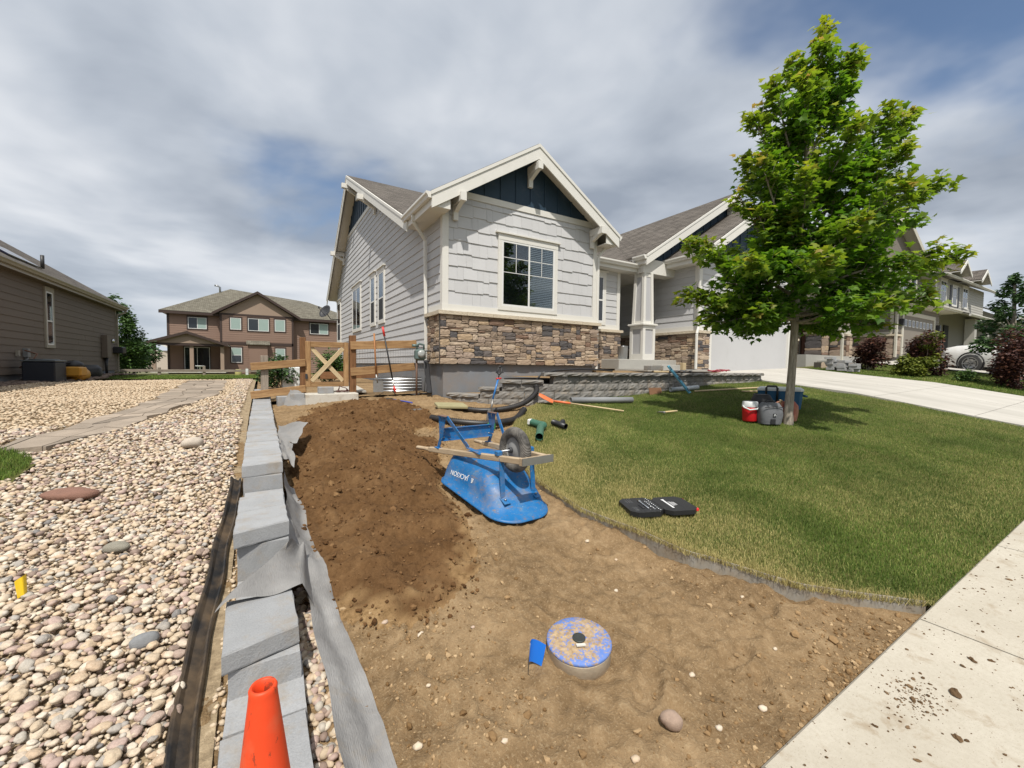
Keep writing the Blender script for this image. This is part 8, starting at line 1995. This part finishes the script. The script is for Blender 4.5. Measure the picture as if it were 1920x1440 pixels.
plant('purple_shrub', 'large purple shrub with lime growth through its middle', 'shrub', (20.7, 5.20, gb2(20.7, 5.2)), blob_list(14, .5, .36, .25, 1.35, .38, 23), 5200, (.07, .12), M_FOLP, seed=23, young=.3)
plant('lime_shrub', 'bright lime-green shrub growing into the large purple shrub', 'shrub', (19.95, 5.30, gb2(19.95, 5.3)), blob_list(9, .35, .6, .1, .6, .26, 25), 3200, (.06, .11), M_FOLY, seed=25)
plant('lime_shrub', 'lime-green sprays standing above the large purple shrub', 'shrub', (20.35, 5.15, gb2(20.35, 5.15)), blob_list(8, .3, .35, .4, 1.5, .22, 27), 2000, (.06, .11), M_FOLY, seed=27)
plant('purple_shrub', 'broad dark purple shrub in front of the white car', 'shrub', (20.3, 2.95, gb2(20.3, 2.95)), blob_list(15, .6, .42, .3, 1.55, .42, 29), 6000, (.07, .12), M_FOLP, seed=29, young=.25)
plant('street_tree', 'young blue-green tree standing behind the broad purple shrub', 'tree', (23.0, 3.55, gb2(23, 3.55)), [((.5*math.cos(i*2.4)*(1-.8*i/17)*1.5, .5*math.sin(i*2.4)*(1-.8*i/17)*1.7, 1.1+2.5*i/17), (.42-.016*i, .42-.016*i, .30-.008*i)) for i in range(18)], 5200, (.08, .15), M_FOLB, trunk_h=3.6, seed=31)
plant('low_plant', 'low green clump on the verge beside the purple shrubs', 'plant', (20.2, 4.15, gb2(20.2, 4.15)), blob_list(5, .3, .3, .05, .28, .18, 33), 900, (.05, .09), M_FOL1, seed=33)
# stacked blocks waiting by the driveway
for (x, y, n_, lab) in ((18.75, 7.35, 5, 'taller stack'), (19.0, 6.75, 3, 'shorter stack'), (18.85, 7.02, 4, 'stack between the two others')):
    for k in range(n_):
        o = lone_block('grey block '+('on top of' if k == n_-1 else 'at the foot of' if k == 0 else ('second', 'third', 'fourth')[k-1]+' from the ground in')+' the '+lab+' beside the driveway', x+random.uniform(-.05, .05), y+random.uniform(-.04, .04), gzf(x, y)+.0+.102*k, .42, .27, .10, random.uniform(-.2, .2), M_BLOCK, 'blocks stacked beside the driveway')
mb = MB(); mb.box((19.2, 7.9, 1.2), (25.8, 8.15, 1.75)); o = mb.build('planter_wall', M_MORTAR); tag(o, 'low brown stone planter wall before the greige porch', 'wall'); veneer(o, Frame((19.2, 7.9, 0), (1, 0, 0), (0, -1, 0)), 6.6, 1.35, 1.75, 0, .12, 3, 6)
# ================================================================== white car
car = bpy.data.objects.new('car', None); link(car); car.location = (26.0, 3.55, gzf(26, 3.5)+.04); car.scale = (1.0, 1.0, 1.14); car.rotation_euler = (0, 0, R(90)); tag(car, 'white car with dusty flanks parked nose-in on the neighbouring driveway', 'car')
M_CARW = simple('white_car_paint', (.70, .70, .69), .22, var=.04, spec=.6, dirt=(.45, .38, .28), dirt_amt=.5, dirt_scale=1.6); M_TYR2 = simple('car_tyre', (.03, .03, .03), .8); M_ALLOY = simple('alloy_rim', (.35, .35, .35), .35, .8)
# body sections along X (nose at +X): half width, sill, belt, crown of bonnet/deck
secs = [(-2.30, .70, .45, .78, .80), (-2.22, .82, .32, .92, .96), (-1.9, .89, .25, .98, 1.04), (-1.2, .92, .22, 1.0, 1.06), (0, .93, .22, .99, 1.03), (.9, .92, .22, .97, 1.02), (1.35, .92, .24, .98, 1.04), (1.9, .90, .26, .96, 1.01), (2.2, .86, .30, .90, .95), (2.32, .80, .36, .78, .82)]
mb = MB(); P = []
for x, hw, zs, zb, zc_ in secs: P.append([(x, -hw*.86, zs), (x, -hw, zs+.18), (x, -hw, zs+(zb-zs)*.6), (x, -hw*.95, zb), (x, -hw*.6, zc_), (x, 0, zc_+.02), (x, hw*.6, zc_), (x, hw*.95, zb), (x, hw, zs+(zb-zs)*.6), (x, hw, zs+.18), (x, hw*.86, zs)])
mb.grid(P); mb.raw(P[0], [tuple(range(11))]); mb.raw(P[-1], [tuple(range(10, -1, -1))]); cb = mb.build('body', M_CARW, car, local=True)
gsec = [(-2.0, .72, .98, 1.06), (-1.5, .66, 1.0, 1.40), (-.9, .62, 1.0, 1.50), (0, .60, 1.0, 1.52), (.45, .62, 1.0, 1.46), (1.25, .74, .96, 1.02)]
mb = MB(); P = [[(x, -.84, zb), (x, -hw, zt-.03 if zt > 1.2 else zt), (x, -hw*.75, zt), (x, hw*.75, zt), (x, hw, zt-.03 if zt > 1.2 else zt), (x, .84, zb)] for x, hw, zb, zt in gsec]; mb.grid(P); mb.build('glasshouse', M_GLASSD, car, local=True)
mb = MB(); P = [[(x, -hw*.98, zt-.025), (x, -hw*.5, zt+.012), (x, hw*.5, zt+.012), (x, hw*.98, zt-.025)] for x, hw, zb, zt in gsec[1:5]]; mb.grid(P); mb.build('roof', M_CARW, car, local=True)
for s_ in (-1, 1):
    for xa, xb, za, zb, w_ in ((.45, 1.25, 1.45, 1.0, .05), (-.35, -.35, 1.5, 1.0, .04), (-1.5, -2.0, 1.4, 1.04, .09)): mb = MB(); mb.bar((xa, s_*(.625), za), (xb, s_*(.80), zb), w_, .03, (0, s_, .3)); mb.build('pillar', M_CARW, car, local=True)
    mb = MB(); mb.cbox((1.0, s_*.98, 1.02), (.12, .2, .13), bev=.03); mb.build('mirror', M_CARW, car, local=True)
    mb = MB(); mb.cbox((2.08, s_*.68, .70), (.32, .2, .14), Matrix.Rotation(R(-18*s_), 3, 'Z'), bev=.03); mb.build('headlight', M_GLASSD, car, local=True)
    for xw in (-1.42, 1.42):
        mb = MB(); MRx = Matrix.Rotation(R(90), 3, 'X'); mb.lathe([(.10, -.10), (.30, -.11), (.345, -.07), (.35, 0), (.345, .07), (.30, .11), (.10, .10)], 28, (xw, s_*.84, .345), MRx); wq = mb.build('wheel', M_TYR2, car, local=True)
        mb = MB(); mb.lathe([(.235, -.118), (.20, -.10), (.05, -.115), (.045, .115), (.20, .10), (.235, .118)], 24, (xw, s_*.84, .345), MRx, caps=False)
        for q in range(5): a = q*2*math.pi/5; mb.bar((xw, s_*.965, .345), (xw+.23*math.cos(a), s_*.965, .345+.23*math.sin(a)), .03, .05, (0, 1, 0))
        mb.build('rim', M_ALLOY, wq, local=True)
        mb = MB(); mb.lathe([(.39, -.02), (.41, .0), (.39, .02), (.36, .0), (.39, -.02)], 28, (xw, s_*.915, .36), MRx, caps=False); mb.build('wheel_arch', M_BLK, car, local=True)
mb = MB(); mb.cbox((2.28, 0, .45), (.1, 1.2, .16), bev=.02); mb.build('grille', M_BLK, car, local=True)
